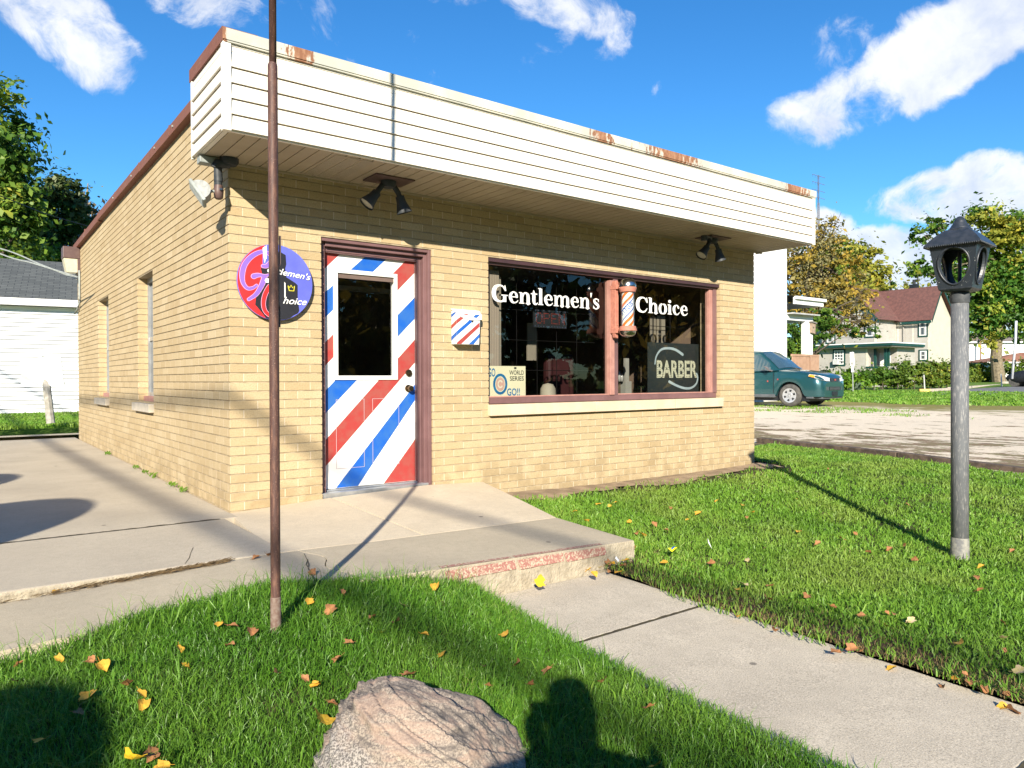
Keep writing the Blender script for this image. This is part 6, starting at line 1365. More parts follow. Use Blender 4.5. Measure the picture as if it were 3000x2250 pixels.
mb = MB(); mb.prism([(bx_-.12, yw0-.1, bz_-.20), (bx_+.12, yw0-.1, bz_-.24), (bx_+.13, yw0-.1, bz_+.16), (bx_-.12, yw0-.1, bz_+.20)], (0, .2, 0)); mb.build('box', M('weathered_cedar', (.36, .27, .20), (.26, .19, .14), 9, .9), bh)
mb = MB(); mb.prism([(bx_-.16, yw0-.15, bz_+.20), (bx_+.17, yw0-.15, bz_+.16), (bx_+.17, yw0-.15, bz_+.21), (bx_-.16, yw0-.15, bz_+.25)], (0, .3, 0)); mb.build('lid', m_dark, bh)
mb = MB(); mb.lathe((bx_, yw0-.101, bz_), [(0, -.002), (.035, -.002)], 10, 'y'); mb.build('entrance_hole', m_black, bh)
fn = thing('slat_fence', (xw+1, yw0-.3, zn), 'brown wooden porch screen with upright slats behind the parked car', 'fence'); yf_ = yw0-.22
m_bf = M('brown_fence_paint', (.40, .25, .17), (.34, .21, .14), 5, .7); xl, xr2 = xw-.05, float(oY(2397, 1060, yf_)[0]); xm_ = float(oY(2372, 1060, yf_)[0]); ztf = float(oY(2350, 1038, yf_)[2])
mb = MB(); mb.box(xl, xr2, yf_-.05, yf_+.03, ztf-.08, ztf); mb.box(xl, xm_-.02, yf_-.045, yf_+.03, zn+.1, zn+.22); mb.build('rail', m_bf, fn)
mb = MB(); n_ = 12
for k in range(n_):
    x = xl+.02+(xm_-xl-.08)*k/n_; mb.box(x, x+.075, yf_-.03, yf_, zn+.2, ztf-.081)
tag(mb.build('slats', m_bf, fn))
mb = MB(); mb.box(xm_+.03, xr2, yf_-.04, yf_+.02, zn-.1, ztf-.082); mb.box(xm_-.03, xm_+.02, yf_-.06, yf_+.03, zn-.1, ztf-.081); mb.build('panel', m_bf, fn)

# ---- parked car
cp = car0.copy()+_r*.38; cp[2] = .075
car = thing('parked_car', cp, 'teal green compact SUV parked nose out on the gravel behind the shop', 'car', rz=math.radians(-84)); car.scale = (1.03, 1.03, 1.03)
mt, t = newmat('teal_car_paint'); fin(t, (.014, .075, .085), .28, .35, .6); t.p.inputs['Coat Weight'].default_value = .8; t.p.inputs['Coat Roughness'].default_value = .06
m_cl = M('car_grey_plastic', (.09, .10, .11), rough=.6); m_cg = M('car_glass', (.05, .09, .105), rough=.05, spec=.8); m_tyre = M('tyre_rubber', (.06, .058, .055), (.10, .095, .085), 9, .9)
WB = 2.70; stx = sorted(set(np.round(np.concatenate([np.arange(-3.62, .90, .06), [.9, .93, .95]]), 3)))
def ztop(x): return np.interp(x, [-3.65, -3.4, -.50, -.35, .2, .55, .76, .88, .93, .95], [.92, 1.04, 1.08, 1.10, 1.065, 1.015, .965, .90, .82, .72])
def halfw(x): return np.interp(x, [-3.65, -3.3, -2.6, .2, .55, .78, .90, .95], [.78, .86, .90, .90, .885, .85, .76, .66])
mb = MB(); ring = 9; V = []
for x in stx:
    zt_, w_ = float(ztop(x)), float(halfw(x)); zb_ = .32 if x < .5 else .32-.02
    for wx in (0, -WB):
        if abs(x-wx) < .405: zb_ = max(zb_, .335+math.sqrt(.405**2-(x-wx)**2))
    zb_ = min(zb_, zt_-.12)
    fl_ = .025*max(0, 1-min(abs(x), abs(x+WB))/.50)
    hood = x > -.38
    pts = [(w_-.10, zb_+.0), (w_+fl_-.015, zb_+.01), (w_+fl_, zb_+(zt_-zb_)*.25), (w_+.005+fl_*.5, zb_+(zt_-zb_)*.55), (w_-.02, zt_-.09 if hood else zt_-.06), (w_-.09, zt_-.03 if hood else zt_-.01), (w_*.62, zt_+.012), (w_*.3, zt_+.03), (0, zt_+.035)]
    V += [(x, -y, z) for y, z in pts]+[(x, y, z) for y, z in pts[::-1][1:]]
m_ = 17; mb.add(V, [(i*m_+k, (i+1)*m_+k, (i+1)*m_+k+1, i*m_+k+1) for i in range(len(stx)-1) for k in range(m_-1)]); n_ = len(stx); mb.add([V[(n_-1)*m_+k] for k in range(m_)], [tuple(range(m_))]); mb.add([V[k] for k in range(m_)], [tuple(range(m_))[::-1]])
body = mb.build('body', mt, car, local=True, smooth=True, autos=38)
gh = [(-3.58, 1.02, 1.04, .80, .78), (-3.46, 1.03, 1.44, .82, .68), (-3.3, 1.04, 1.66, .84, .65), (-2.4, 1.05, 1.725, .86, .66), (-1.5, 1.06, 1.72, .865, .66), (-1.05, 1.06, 1.665, .865, .66), (-.70, 1.075, 1.41, .86, .73), (-.36, 1.09, 1.105, .85, .80)]
V = []; 
for x, zb_, zt_, wb_, wt_ in gh: V += [(x, -wb_, zb_), (x, -wt_-.01, zt_-.05), (x, -wt_+.07, zt_), (x, 0, zt_+.025), (x, wt_-.07, zt_), (x, wt_+.01, zt_-.05), (x, wb_, zb_)]
mb = MB(); mb.add(V, [(i*7+k, (i+1)*7+k, (i+1)*7+k+1, i*7+k+1) for i in range(len(gh)-1) for k in range(6)]+[tuple(range(7))[::-1]]); mb.build('roof', mt, car, local=True, smooth=True, autos=30)
def side_pt(x, f):
    for a, b in zip(gh[:-1], gh[1:]):
        if a[0] <= x <= b[0]: t_ = (x-a[0])/(b[0]-a[0]); zb_, zt_, wb_, wt_ = [a[k]+(b[k]-a[k])*t_ for k in (1, 2, 3, 4)]; break
    return zb_+(zt_-.05-zb_)*f, wb_+(wt_+.01-wb_)*f
for sgn in (-1, 1):
    for (xa, xb) in ((-3.3, -2.55), (-2.48, -1.50), (-1.42, -.52)):
        mb = MB(); N_ = 8; V = []
        for k in range(N_+1):
            x = xa+(xb-xa)*k/N_
            for f_ in (.05, .90): z, w_ = side_pt(x, f_); V.append((x, sgn*(w_+.006), z if not (f_ > .5 and z < 1.12) else 1.12))
        mb.add(V, [(2*k, 2*k+2, 2*k+3, 2*k+1) if sgn < 0 else (2*k+1, 2*k+3, 2*k+2, 2*k) for k in range(N_)]); mb.build('side_window', m_cg, car, local=True)
mb = MB(); V = []
for x, zz, ww in ((-1.07, 1.665+.008, .60), (-.72, 1.425+.01, .68), (-.41, 1.145+.012, .745)):
    V += [(x+.01, -ww, zz-.012), (x+.015, -ww*.5, zz+.022), (x+.018, 0, zz+.032), (x+.015, ww*.5, zz+.022), (x+.01, ww, zz-.012)]
mb.add(V, [(i*5+k, (i+1)*5+k, (i+1)*5+k+1, i*5+k+1) for i in range(2) for k in range(4)]); mb.build('windscreen', m_cg, car, local=True, smooth=True)
# trims
mb = MB(); mb.box(-2.24, -.46, -.915, -.80, .27, .37); mb.box(-2.24, -.46, .80, .915, .27, .37); mb.box(.40, .90, -.70, .70, .24, .33); mb.box(-3.60, -3.1, -.70, .70, .25, .33); mb.box(.48, .70, -.86, .86, .25, .31); mb.build('sill_cladding', m_cl, car, local=True, bevel=.02)
mb = MB(); mb.box(.90, .972, -.34, .34, .49, .60); mb.prism([(.95, -.30, .86), (.95, .30, .86), (.972, .24, .745), (.972, -.24, .745)], (-.05, 0, 0)); mb.build('grille', M('grille_dark', (.025, .028, .03), rough=.4), car, local=True)
mb = MB()
for k in range(8): mb.box(.9725, .976, -.33+k*.088, -.318+k*.088, .49, .60)
mb.box(.9725, .977, -.34, .34, .54, .55); mb.build('grille_bars', m_cl, car, local=True)
mb = MB(); mb.box(.9725, .980, -.05, .05, .775, .825); mb.build('badge', m_red, car, local=True)
mb = MB(); mb.box(.93, .985, -.16, .16, .33, .46); mb.build('plate_holder', m_black, car, local=True)
mb = MB(); mb.box(-.70, -.66, -.925, -.918, .74, .79); mb.box(-.38, -.34, -.921, -.912, .80, .84); mb.build('side_badge', m_red, car, local=True)
mb = MB()
for x in (-.50, -1.47): mb.box(x, x+.008, -.916, -.905, .40, 1.03)
mb.build('door_seam', m_black, car, local=True)
for sgn in (-1, 1):
    e_ = MB(); e_.prism([(.56, sgn*.895, .90), (.78, sgn*.865, .84), (.905, sgn*.745, .79), (.955, sgn*.56, .765), (.962, sgn*.36, .755), (.955, sgn*.36, .85), (.90, sgn*.60, .895), (.80, sgn*.78, .935), (.58, sgn*.865, .965)], (.014, sgn*.012, .006)); hl = e_.build('headlight', M('headlight_glass' if sgn < 0 else 'headlight_glass_far', (.78, .78, .78), (.35, .36, .38), 40, .12, spec=.8), car, local=True)
    mb = MB(); mb.prism([(.575, sgn*.912, .905), (.74, sgn*.89, .865), (.745, sgn*.875, .925), (.60, sgn*.882, .955)], (.018, sgn*.012, .006)); mb.build('indicator', M('amber_lens', (.80, .33, .03), rough=.2), hl, local=True)
    mb = MB(); mb.box(.86, .965, sgn*.42, sgn*.62, .50, .59) if False else None
    for k in range(4): mb.prism([(.90, sgn*.66, .50+k*.026), (.962, sgn*.44, .50+k*.026), (.962, sgn*.44, .514+k*.026), (.90, sgn*.66, .514+k*.026)], (.016, sgn*.010, 0))
    mb.build('bumper_vent', m_cl, car, local=True)
    mb = MB(); mb.prism([(-.60, sgn*.94, 1.09), (-.52, sgn*1.10, 1.08), (-.56, sgn*1.12, 1.20), (-.66, sgn*1.10, 1.22), (-.70, sgn*.95, 1.20)], (-.07, 0, 0)); mb.tube([(-.58, sgn*.84, 1.08), (-.60, sgn*.96, 1.10)], .03, 8); mb.build('mirror', M('mirror_shell', (.15, .14, .15), rough=.25), car, local=True, bevel=.03)
    for wx in (0, -WB):
        mb = MB(); y0 = sgn*.905; y1 = sgn*.68; mb.lathe((wx, 0, .34), [(.215, y0-.0*sgn), (.24, y0+.008*sgn), (.30, y0+.006*sgn), (.335, y0-.03*sgn), (.34, y0-.1*sgn), (.335, y1), (.2, y1)], 40, 'y'); wh = mb.build('wheel', m_tyre, car, local=True, smooth=True, autos=50)
        mb = MB(); mb.lathe((wx, 0, .34), [(0, y0-.012*sgn), (.075, y0-.008*sgn), (.085, y0-.020*sgn), (.16, y0-.018*sgn), (.20, y0-.004*sgn), (.218, y0-.002*sgn)], 36, 'y'); rmo = mb.build('hubcap', M('hubcap_silver', (.50, .51, .53), (.42, .43, .45), 9, .35, metal=.4), wh, local=True, smooth=True, autos=30)
        mb = MB()
        for k in range(6):
            a = 2*pi*k/6+.3; c_, s2 = math.cos(a), math.sin(a); P = []
            for rr_, aa in ((.115, -.16), (.115, .16), (.175, .22), (.175, -.22)): P.append((wx+rr_*math.cos(a+aa), y0+.0015*sgn-.012*sgn, .34+rr_*math.sin(a+aa)))
            mb.prism(P, (0, sgn*.006, 0))
        for k in range(6):
            a = 2*pi*k/6; mb.lathe((wx+.045*math.cos(a), 0, .34+.045*math.sin(a)), [(0, y0-.003*sgn), (.009, y0-.004*sgn), (.009, y0-.01*sgn)], 8, 'y')
        mb.build('hubcap_slots', m_black, rmo, local=True)
mb = MB()
for wx in (0, -WB): mb.box(wx-.42, wx+.42, -.66, .66, .30, .95)
mb.box(-3.5, .55, -.80, .62, .17, .45); mb.build('underbody', m_black, car, local=True)

# ---- tan house with the brown red roof
W = at(2565, 925, 60.0); xa, yA = float(W[0]), float(W[1]); ze = float(W[2]); zgr = .35
xm = float(oY(2627, 1000, yA)[0]); ys0 = float(oX(2724, 1000, xm)[1]); xe = float(oY(2787, 1000, ys0)[0]); zE = float(oX(2700, 926, xm)[2])
hs = thing('tan_house', (xm, yA, zgr), 'two storey tan sided house with a brown red roof and dark green trim', 'house')
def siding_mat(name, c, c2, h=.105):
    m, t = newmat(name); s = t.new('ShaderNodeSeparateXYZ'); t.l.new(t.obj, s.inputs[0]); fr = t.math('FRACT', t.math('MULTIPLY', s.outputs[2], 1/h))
    cc_ = t.mix(t.ss(t.noise(t.obj, 1.5), .35, .65), c, c2); cc_ = t.mix(t.ss(fr, .16, .04, 0, .55), cc_, tuple(x*.5 for x in c)); fin(t, cc_, .6, 0, .3, t.bump(fr, .6, .03)); return m  # dark line at each board's foot paints in the lap shadow
m_tan = siding_mat('tan_vinyl_siding', (.49, .465, .42), (.45, .42, .38)); m_cream = siding_mat('cream_vinyl_siding', (.60, .55, .455), (.55, .505, .42)); m_grn = M('dark_green_trim', (.010, .055, .045), rough=.5); m_crb = M('cream_board', (.64, .59, .49), rough=.6)
yn = yA+4.6; ridge = oY(2748, 837, ys0); xr, zr_ = float(ridge[0]), float(ridge[2])
mb = MB(); mb.box(xm, xe, ys0, yn+3, zgr-.5, zE-.05); mb.add([(xm, ys0, zE-.05), (xe, ys0, zE-.05), (xr, ys0, zr_-.15)], [(0, 1, 2)]); mb.build('main_wall', m_cream, hs)
yl_ = float(oX(2408, 925, xa)[1]); yc = (yA+yl_)/2; zrw = float(oX(2475, 838, xa)[2])
mb = MB(); mb.box(xa, xm-.01, yA, yl_, zgr-.5, ze-.05); mb.add([(xa, yA, ze-.05), (xa, yl_, ze-.05), (xa, yc, zrw-.2)], [(0, 1, 2)]); mb.build('wing_wall', m_tan, hs)
mb = MB(); mb.box(xm-.03, xm+.02, ys0, yA-.01, zgr, zE-.05); mb.build('side_wall', m_tan, hs)
mrf = M('brown_red_shingles', (.155, .070, .058), (.11, .052, .045), 5, .95, .5, 25)
ov = .45; sl1 = (zr_-zE)/(xr-xm)
roof_obj('main_roof', [[(xm-ov, ys0-.35, zE-ov*sl1*.5), (xm-ov, yn+3, zE-ov*sl1*.5), (xr, yn+3, zr_), (xr, ys0-.35, zr_)][::-1], [(xe+ov, ys0-.35, zE-ov*sl1*.5), (xe+ov, yn+3, zE-ov*sl1*.5), (xr, yn+3, zr_), (xr, ys0-.35, zr_)]], mrf, hs)
xrr = xr
sl2 = (zrw-ze)/(yl_-yc)
roof_obj('wing_roof', [[(xa-.35, yA-ov, ze-ov*sl2*.6), (xrr, yA-ov, ze-ov*sl2*.6), (xrr, yc, zrw), (xa-.35, yc, zrw)], [(xa-.35, yl_+ov, ze-ov*sl2*.6), (xrr, yl_+ov, ze-ov*sl2*.6), (xrr, yc, zrw), (xa-.35, yc, zrw)][::-1]], mrf, hs)
mb = MB()      # green and white rake boards
for y_s in (yA-ov, yl_+ov):
    za = ze-ov*sl2*.6; mb.prism([(xa-.36, y_s, za-.28), (xa-.36, y_s, za-.06), (xa-.36, yc, zrw-.06), (xa-.36, yc, zrw-.32)], (-.03, 0, 0))
mb.prism([(xm-ov, ys0-.36, zE-ov*sl1*.5-.25), (xm-ov, ys0-.36, zE-ov*sl1*.5-.06), (xr, ys0-.36, zr_-.06), (xr, ys0-.36, zr_-.30)], (0, -.03, 0)); mb.prism([(xe+ov, ys0-.36, zE-ov*sl1*.5-.25), (xe+ov, ys0-.36, zE-ov*sl1*.5-.06), (xr, ys0-.36, zr_-.06), (xr, ys0-.36, zr_-.30)], (0, -.03, 0))
mb.box(xm-ov-.02, xm-ov+.03, ys0-.3, yA-ov, zE-ov*sl1*.5-.26, zE-ov*sl1*.5-.06); build_each(mb, 'green_rake', m_grn, hs)
mb = MB(); mb.box(xm-.045, xm+.005, ys0-.02, ys0+.16, zgr, zE-.1); mb.box(xa-.015, xa+.13, yA-.015, yA+.12, zgr, ze-.1); mb.box(xe-.12, xe+.012, ys0-.02, ys0+.1, zgr, zE-.1); mb.box(xm-.038, xm, yA-.2, yA-.02, zgr, zE-.1); mb.box(xm-.038, xm, float(oX(2675, 1000, xm)[1])-.07, float(oX(2675, 1000, xm)[1])+.07, zgr, zE-.1); build_each(mb, 'corner_board', m_crb, hs)
def hwin_x(X, px0, px1, py0, py1, ac=False, lattice=False, par=hs):
    a, b = oX(px0, py0, X), oX(px1, py1, X); y0, y1 = sorted((float(a[1]), float(b[1]))); z0, z1 = sorted((float(a[2]), float(b[2])))
    mb = MB(); mb.box(X-.06, X, y0-.13, y1+.13, z0-.13, z1+.13); o = mb.build('window', m_grn, par)
    mb = MB(); mb.box(X-.075, X-.0601, y0-.02, y1+.02, z0-.02, z1+.02); s_ = mb.build('sash', m_white, o)
    mb = MB(); rows = 2; cols = 3 if lattice else 1; e = .055
    for r in range(rows*(2 if lattice else 1)):
        rr = rows*(2 if lattice else 1)
        for c in range(cols):
            mb.box(X-.080, X-.0752, y0+e+(y1-y0-e)*c/cols, y0+(y1-y0-e)*(c+1)/cols, z0+e+(z1-z0-e)*r/rr, z0+(z1-z0-e)*(r+1)/rr)
    mb.build('pane', m_darkpane, o)
    if ac: mb = MB(); mb.box(X-.35, X-.08, y0+.3, y1-.02, z0-.02, z0+.38); mb.build('air_conditioner', M('ac_white', (.62, .62, .60), (.40, .40, .40), 12, .5), o)
    else:
        mb = MB(); mb.box(X-.0812, X-.0803, y0+e, y0+(y1-y0)*.32, z0+e, z1-e); mb.box(X-.0812, X-.0803, y1-(y1-y0)*.25, y1-e, z0+e, z1-e); mb.build('curtain', M('curtain_white', (.45, .45, .45), rough=.9), o)
    return o
hwin_x(xm-.03, 2695, 2714, 936, 982); hwin_x(xm-.03, 2697, 2715, 1029, 1053); hwin_x(xa, 2538, 2564-2, 926, 984); hwin_x(xa, 2471, 2494, 886, 905)
mb = MB(); y_ = float(oX(2412, 950, xa)[1]); hwin_x(xa, 2424, 2444, 936, 1002)
mb = MB(); mb.tube([(xm-.5, yA-.55, zE-.5), (xm-.12, yA-.62, zE-.8), (xm-.12, yA-.62, 1)], .05, 6); mb.build('downpipe', M('pipe_grey', (.35, .33, .30), rough=.5), hs)
mb = MB(); c_ = at(2678, 842, 66); mb.box(c_[0]-.3, c_[0]+.3, c_[1]-.3, c_[1]+.3, c_[2]-1, c_[2]+.25); mb.tube([(c_[0], c_[1], c_[2]), (c_[0], c_[1], c_[2]+.7)], .14, 8); mb.build('chimney', m_black, hs)
# one storey front part
ex = thing('house_extension', tuple(at(2605, 1100, 52)[:2])+(zgr-.1,), 'low flat roofed tan extension with green gutter in front of the tan house', 'house')
Ecn = at(2600, 1010, 52); X_e, Y_e = float(Ecn[0]), float(Ecn[1]); yL_ = float(oX(2390, 1050, X_e)[1]); X2 = float(oY(2680, 1050, Y_e)[0]); zT = float(oX(2600, 1012, X_e)[2])
r0y, r1y = float(oX(2590+6, 1050, X_e)[1]), float(oX(2541, 1050, X_e)[1]); rzb, rzt = float(oX(2570, 1074, X_e)[2]), float(oX(2570, 1020, X_e)[2])
mb = MB(); dpt = 1.4
mb.box(X_e, X_e+.15, r1y, yL_, zgr-.6, zT); mb.box(X_e, X_e+.15, Y_e, r1y, zgr-.6, rzb); mb.box(X_e, X_e+.15, Y_e+.0, r1y, rzt, zT)
mb.box(X_e+.15, X_e+dpt, Y_e, Y_e+.15, zgr-.6, rzb); mb.box(X_e+.15, X_e+dpt, Y_e, Y_e+.15, rzt, zT); mb.box(X_e+dpt, X2, Y_e, Y_e+.15, zgr-.6, zT); mb.box(X_e+dpt, X_e+dpt+.1, Y_e+.15, yL_, zgr-.6, zT); mb.box(X_e+.15, X_e+dpt, r1y, r1y+.1, zgr, zT); mb.box(X_e+.15, X2, yL_-.1, yL_, zgr, zT)
mb.build('wall', m_tan, ex)
mb = MB(); mb.box(X_e-.02, X_e+.10, r1y-.02, r1y+.12, rzb-.05, rzt); mb.box(X_e-.02, X_e+.1, Y_e-.02, r1y, rzt-.02, rzt+.12); mb.build('porch_casing', m_crb, ex)
for x, y in ((X_e+.02, Y_e+.10), (X_e+.30, Y_e+.05), (X_e+.25, Y_e+.95)): mb = MB(); mb.box(x, x+.16, y, y+.16, rzb-.1, rzt); mb.build('porch_post', m_grn, ex)
mb = MB(); mb.box(X_e+dpt-.02, X_e+dpt-.001, Y_e+.45, Y_e+1.25, zgr, rzt-.3); mb.build('door', m_white, ex)
mb = MB(); mb.box(X_e-.03, X_e+.02, Y_e, r1y+.1, rzb-.12, rzb+.02); mb.build('porch_rail', m_grn, ex)
zt1 = zT+.02; mb = MB(); mb.box(X_e-.55, X2+.2, Y_e-.55, yL_+.4, zt1-.12, zt1-.02); mb.build('soffit', M('soffit_tan', (.40, .36, .31), rough=.7), ex)
mb = MB(); mb.box(X_e-.64, X_e-.551, Y_e-.64, yL_+.4, zt1-.05, zt1+.13); mb.box(X_e-.55, X2+.2, Y_e-.64, Y_e-.551, zt1-.05, zt1+.13); mb.build('gutter', m_grn, ex)
mb = MB(); mb.box(X_e-.66, X2+.2, Y_e-.66, yL_+.4, zt1+.131, zt1+.20); mb.build('roof', m_white, ex)
hwin_x(X_e, 2446, 2472, 1028, 1067, ac=True, lattice=True, par=ex)
mb = MB(); y = float(oX(2392, 1010, X_e)[1]); mb.tube([(X_e-.6, y+.3, zt1-.05), (X_e-.15, y-.1, zt1-.7), (X_e-.15, y-.1, zgr)], .05, 6); mb.build('downpipe', M('pipe_brown', (.20, .16, .13), rough=.5), ex)

# ---- trees right of the shop
D = 42; b4 = [blob(2350, 740, D, 90, 80), blob(2330, 830, D, 90, 80), blob(2400, 700, D, 70, 60), blob(2440, 790, D, 90, 90), blob(2380, 880, D, 90, 60), blob(2440, 655, D, 16, 30), blob(2460, 870, D, 70, 70), blob(2330, 950, D, 60, 50), blob(2500, 880, D, 50, 40)]
tree('large orange leaved tree with many bare twigs behind the white house', 'autumn_tree', gbase(2345, D), at(2380, 760, D), .30, b4, 7500, .12, F_org, 21, nl=26, twigs=5, extra=[('twig_crown', b4, 9000, .07, F_twig), ('green_leaves', [blob(2400, 760, D+1, 100, 80), blob(2330, 1020, D, 70, 40)], 2600, .11, F_mix)])
D = 39; b5 = [blob(2480, 900, D, 40, 25), blob(2520, 930, D, 50, 30), blob(2440, 930, D, 40, 20), blob(2540, 960, D, 30, 30), blob(2500, 975, D, 40, 16), blob(2430, 960, D, 34, 30), blob(2560, 900, D, 20, 22), blob(2520, 860, D, 45, 28), blob(2560, 970, D, 20, 20)]
tree('low branches of orange and green leaves hanging before the tan house gable', 'branchy_tree', gbase(2345, D), at(2400, 900, D), .16, b5, 1500, .10, F_org, 22, nl=16, twigs=3, hollow=.1, extra=[('green_leaves', [blob(2500, 970, D, 55, 16), blob(2440, 955, D, 45, 28), blob(2570, 975, D, 18, 18)], 800, .10, F_mix)])
D = 37; b6 = [blob(2400, 960, D, 34, 44), blob(2420, 930, D, 26, 40), blob(2330, 1020, D, 50, 30), blob(2320, 980, D, 40, 40)]
tree('dense green and yellow bush tree seen through the white porch', 'bushy_tree', gbase(2370, D), at(2380, 960, D), .12, b6, 3600, .11, F_mix, 23, nl=6)
D = 72; b7 = [blob(2500, 760, D, 55, 50), blob(2450, 740, D, 60, 40), blob(2530, 830, D, 60, 60), blob(2560, 760, D, 26, 30), blob(2600, 890, D, 60, 40), blob(2480, 850, D, 70, 60)]
tree('rounded yellow green tree rising behind the orange tree', 'yellow_tree', gbase(2520, D), at(2510, 780, D), .4, b7, 13000, .21, F_yel, 24)
D = 95
for i, (px, py, ry, lb_, mt_) in enumerate(((2610, 835, 34, 'narrow brown spruce tip above the red roof, left one', F_dark), (2582, 850, 26, 'short brown spruce tip beside the yellow tree', F_dark), (2690, 830, 48, 'pale yellow green spruce with feathery top behind the chimney', F_yel), (2655, 845, 40, 'pale green feathery spruce left of the chimney', F_yel), (2725, 850, 36, 'small yellow green spruce right of the chimney', F_yel), (2780, 880, 60, 'autumn brown tree behind the house gable', F_org))):
    bl_ = [blob(px, py+ry*.9-k*ry*.45, D+i, max(3, 26-k*6.2), ry*.30) for k in range(4)]+[blob(px, py+ry*2, D+i, 34, ry)]
    tree(lb_, 'spruce_tree' if i < 5 else 'autumn_tree', gbase(px, D+i), at(px, py-ry*.5, D+i), .25, bl_, 2200, .22, mt_, 30+i, nl=4, group='small trees above the house roof')
# big tree on the right
D = 72; b8 = [blob(2870, 640, D, 60, 34), blob(2740, 660, D, 45, 26), blob(2700, 690, D, 40, 20), blob(2960, 680, D, 90, 50), blob(2800, 720, D, 70, 40), blob(2690, 790, D, 48, 24), blob(2760, 800, D, 60, 40), blob(2900, 760, D, 90, 60), blob(3010, 790, D, 100, 80), blob(2850, 850, D, 70, 60), blob(2960, 880, D, 80, 70), blob(2870, 930, D, 60, 40), blob(2960, 960, D, 70, 40), blob(2830, 990, D, 26, 30), blob(3060, 900, D, 80, 90)]
tree('large spreading green and yellow tree with a thick pale trunk at the right edge', 'spreading_tree', gbase(2927, D), at(2925, 760, D), .50, b8, 22000, .22, F_mix, 41, M('brown_bark', (.23, .185, .12), (.13, .105, .07), 6, .95, .5, 20), nl=22, twigs=2, hollow=.2, extra=[('green_crown', [blob(2830, 800, D+.5, 70, 60), blob(2920, 850, D+.5, 90, 80), blob(2870, 940, D, 70, 50), blob(2990, 900, D, 80, 80)], 11000, .20, island('mid_green_leaves', [(0, (.03, .085, .012)), (.5, (.06, .16, .02)), (.9, (.12, .24, .025)), (1, (.3, .34, .03))], .5, .35, .5, .4)), ('yellow_spray', [blob(2885, 920, D-1.5, 16, 30), blob(2905, 1000, D-1.5, 20, 26), blob(2990, 770, D-1.5, 30, 16), blob(2950, 700, D-1.5, 50, 22), blob(2980, 660, D-1.5, 60, 26), blob(2880, 640, D-1.5, 50, 20), blob(2800, 700, D-1.5, 40, 16)], 7500, .21, F_yel)])
# hedges and shrubs
def hedge(lbl, pts, n, size, mat, seed, name='hedge'):
    bl_ = []
    for (px, py, D, rx, ry) in pts: bl_.append(blob(px, py, D, rx, ry))
    b = gbase(pts[0][0], pts[0][2]); e = thing(name, b, lbl, 'hedge' if name == 'hedge' else 'shrub'); leafcloud('foliage', bl_, n, size, mat, e, seed, origin=b, hollow=.55)
    r = random.Random(seed); mb = MB()
    for q in bl_:
        z0 = float(HF(q[0], q[1])); mb.tube([(q[0], q[1], z0-.1), (q[0]+.1, q[1], q[2])], [.04, .015], 5)
    build_each(mb, 'stem', m_bark, e, gap=.3); return e
hedge('long clipped green hedge running behind the grey lantern post', [(2630+i*24, 1094, 45.5, 22, 33+3*math.sin(i*1.9)) for i in range(9)], 15000, .085, F_hedge, 51)
hedge('lower green hedge between the speed sign and the tan house corner', [(2560+i*20, 1106+((i*7) % 5), 46.5, 18, 19+(i % 3)*3) for i in range(5)], 5000, .09, F_hedge, 52)
hedge('clipped green hedge from the lantern post to the thick tree trunk', [(2795+i*22, 1094, 74, 22, 32) for i in range(6)], 8500, .13, F_hedge, 53)
hedge('hedge with gaps right of the thick tree trunk', [(2955+i*24, 1090, 73, 20, 34+(i % 2)*8) for i in range(6)], 5500, .13, F_hedge, 54)
hedge('yellow tipped shrub in front of the house porch', [(2585, 1092, 44, 24, 16), (2560, 1100, 44, 26, 18), (2530, 1105, 43.5, 24, 16)], 3000, .09, F_yel if False else F_mix, 55, 'shrub')
for i, (px, py, rx, ry, lb_) in enumerate(((2420, 1100, 18, 15, 'leafy green shrub just right of the car bonnet'), (2448, 1110, 20, 12, 'low green shrub under the extension window'), (2488, 1100, 18, 18, 'tall green shrub between window and porch'), (2520, 1114, 18, 11, 'small green shrub left of the yellow tipped one'), (2462, 1115, 30, 12, 'lowest green shrub beside the grassy tuft'))):
    hedge(lb_, [(px, py, 43-i*.3, rx, ry), (px+8, py+10, 43-i*.3, rx, ry*.7)], 1500, .085, F_brt, 60+i, 'shrub')
yt = gbase(2500, 42); e = thing('yucca_plant', yt, 'grey green spiky yucca tuft in front of the shrubs', 'plant'); mb = MB(); r_ = random.Random(5)
for k in range(60):
    a = r_.uniform(0, 2*pi); l = r_.uniform(.3, .75); h_ = r_.uniform(.15, .7); d_ = np.array([math.cos(a), math.sin(a), 0]); n_ = np.array([-d_[1], d_[0], 0])*.02
    mb.add([yt-n_, yt+n_, yt+d_*l*.5+[0, 0, h_*.8]+n_, yt+d_*l+[0, 0, h_], yt+d_*l*.5+[0, 0, h_*.8]-n_], [(0, 1, 2, 3, 4)])
mb.build('leaves', M('yucca_green', (.16, .22, .16), rough=.6), e)
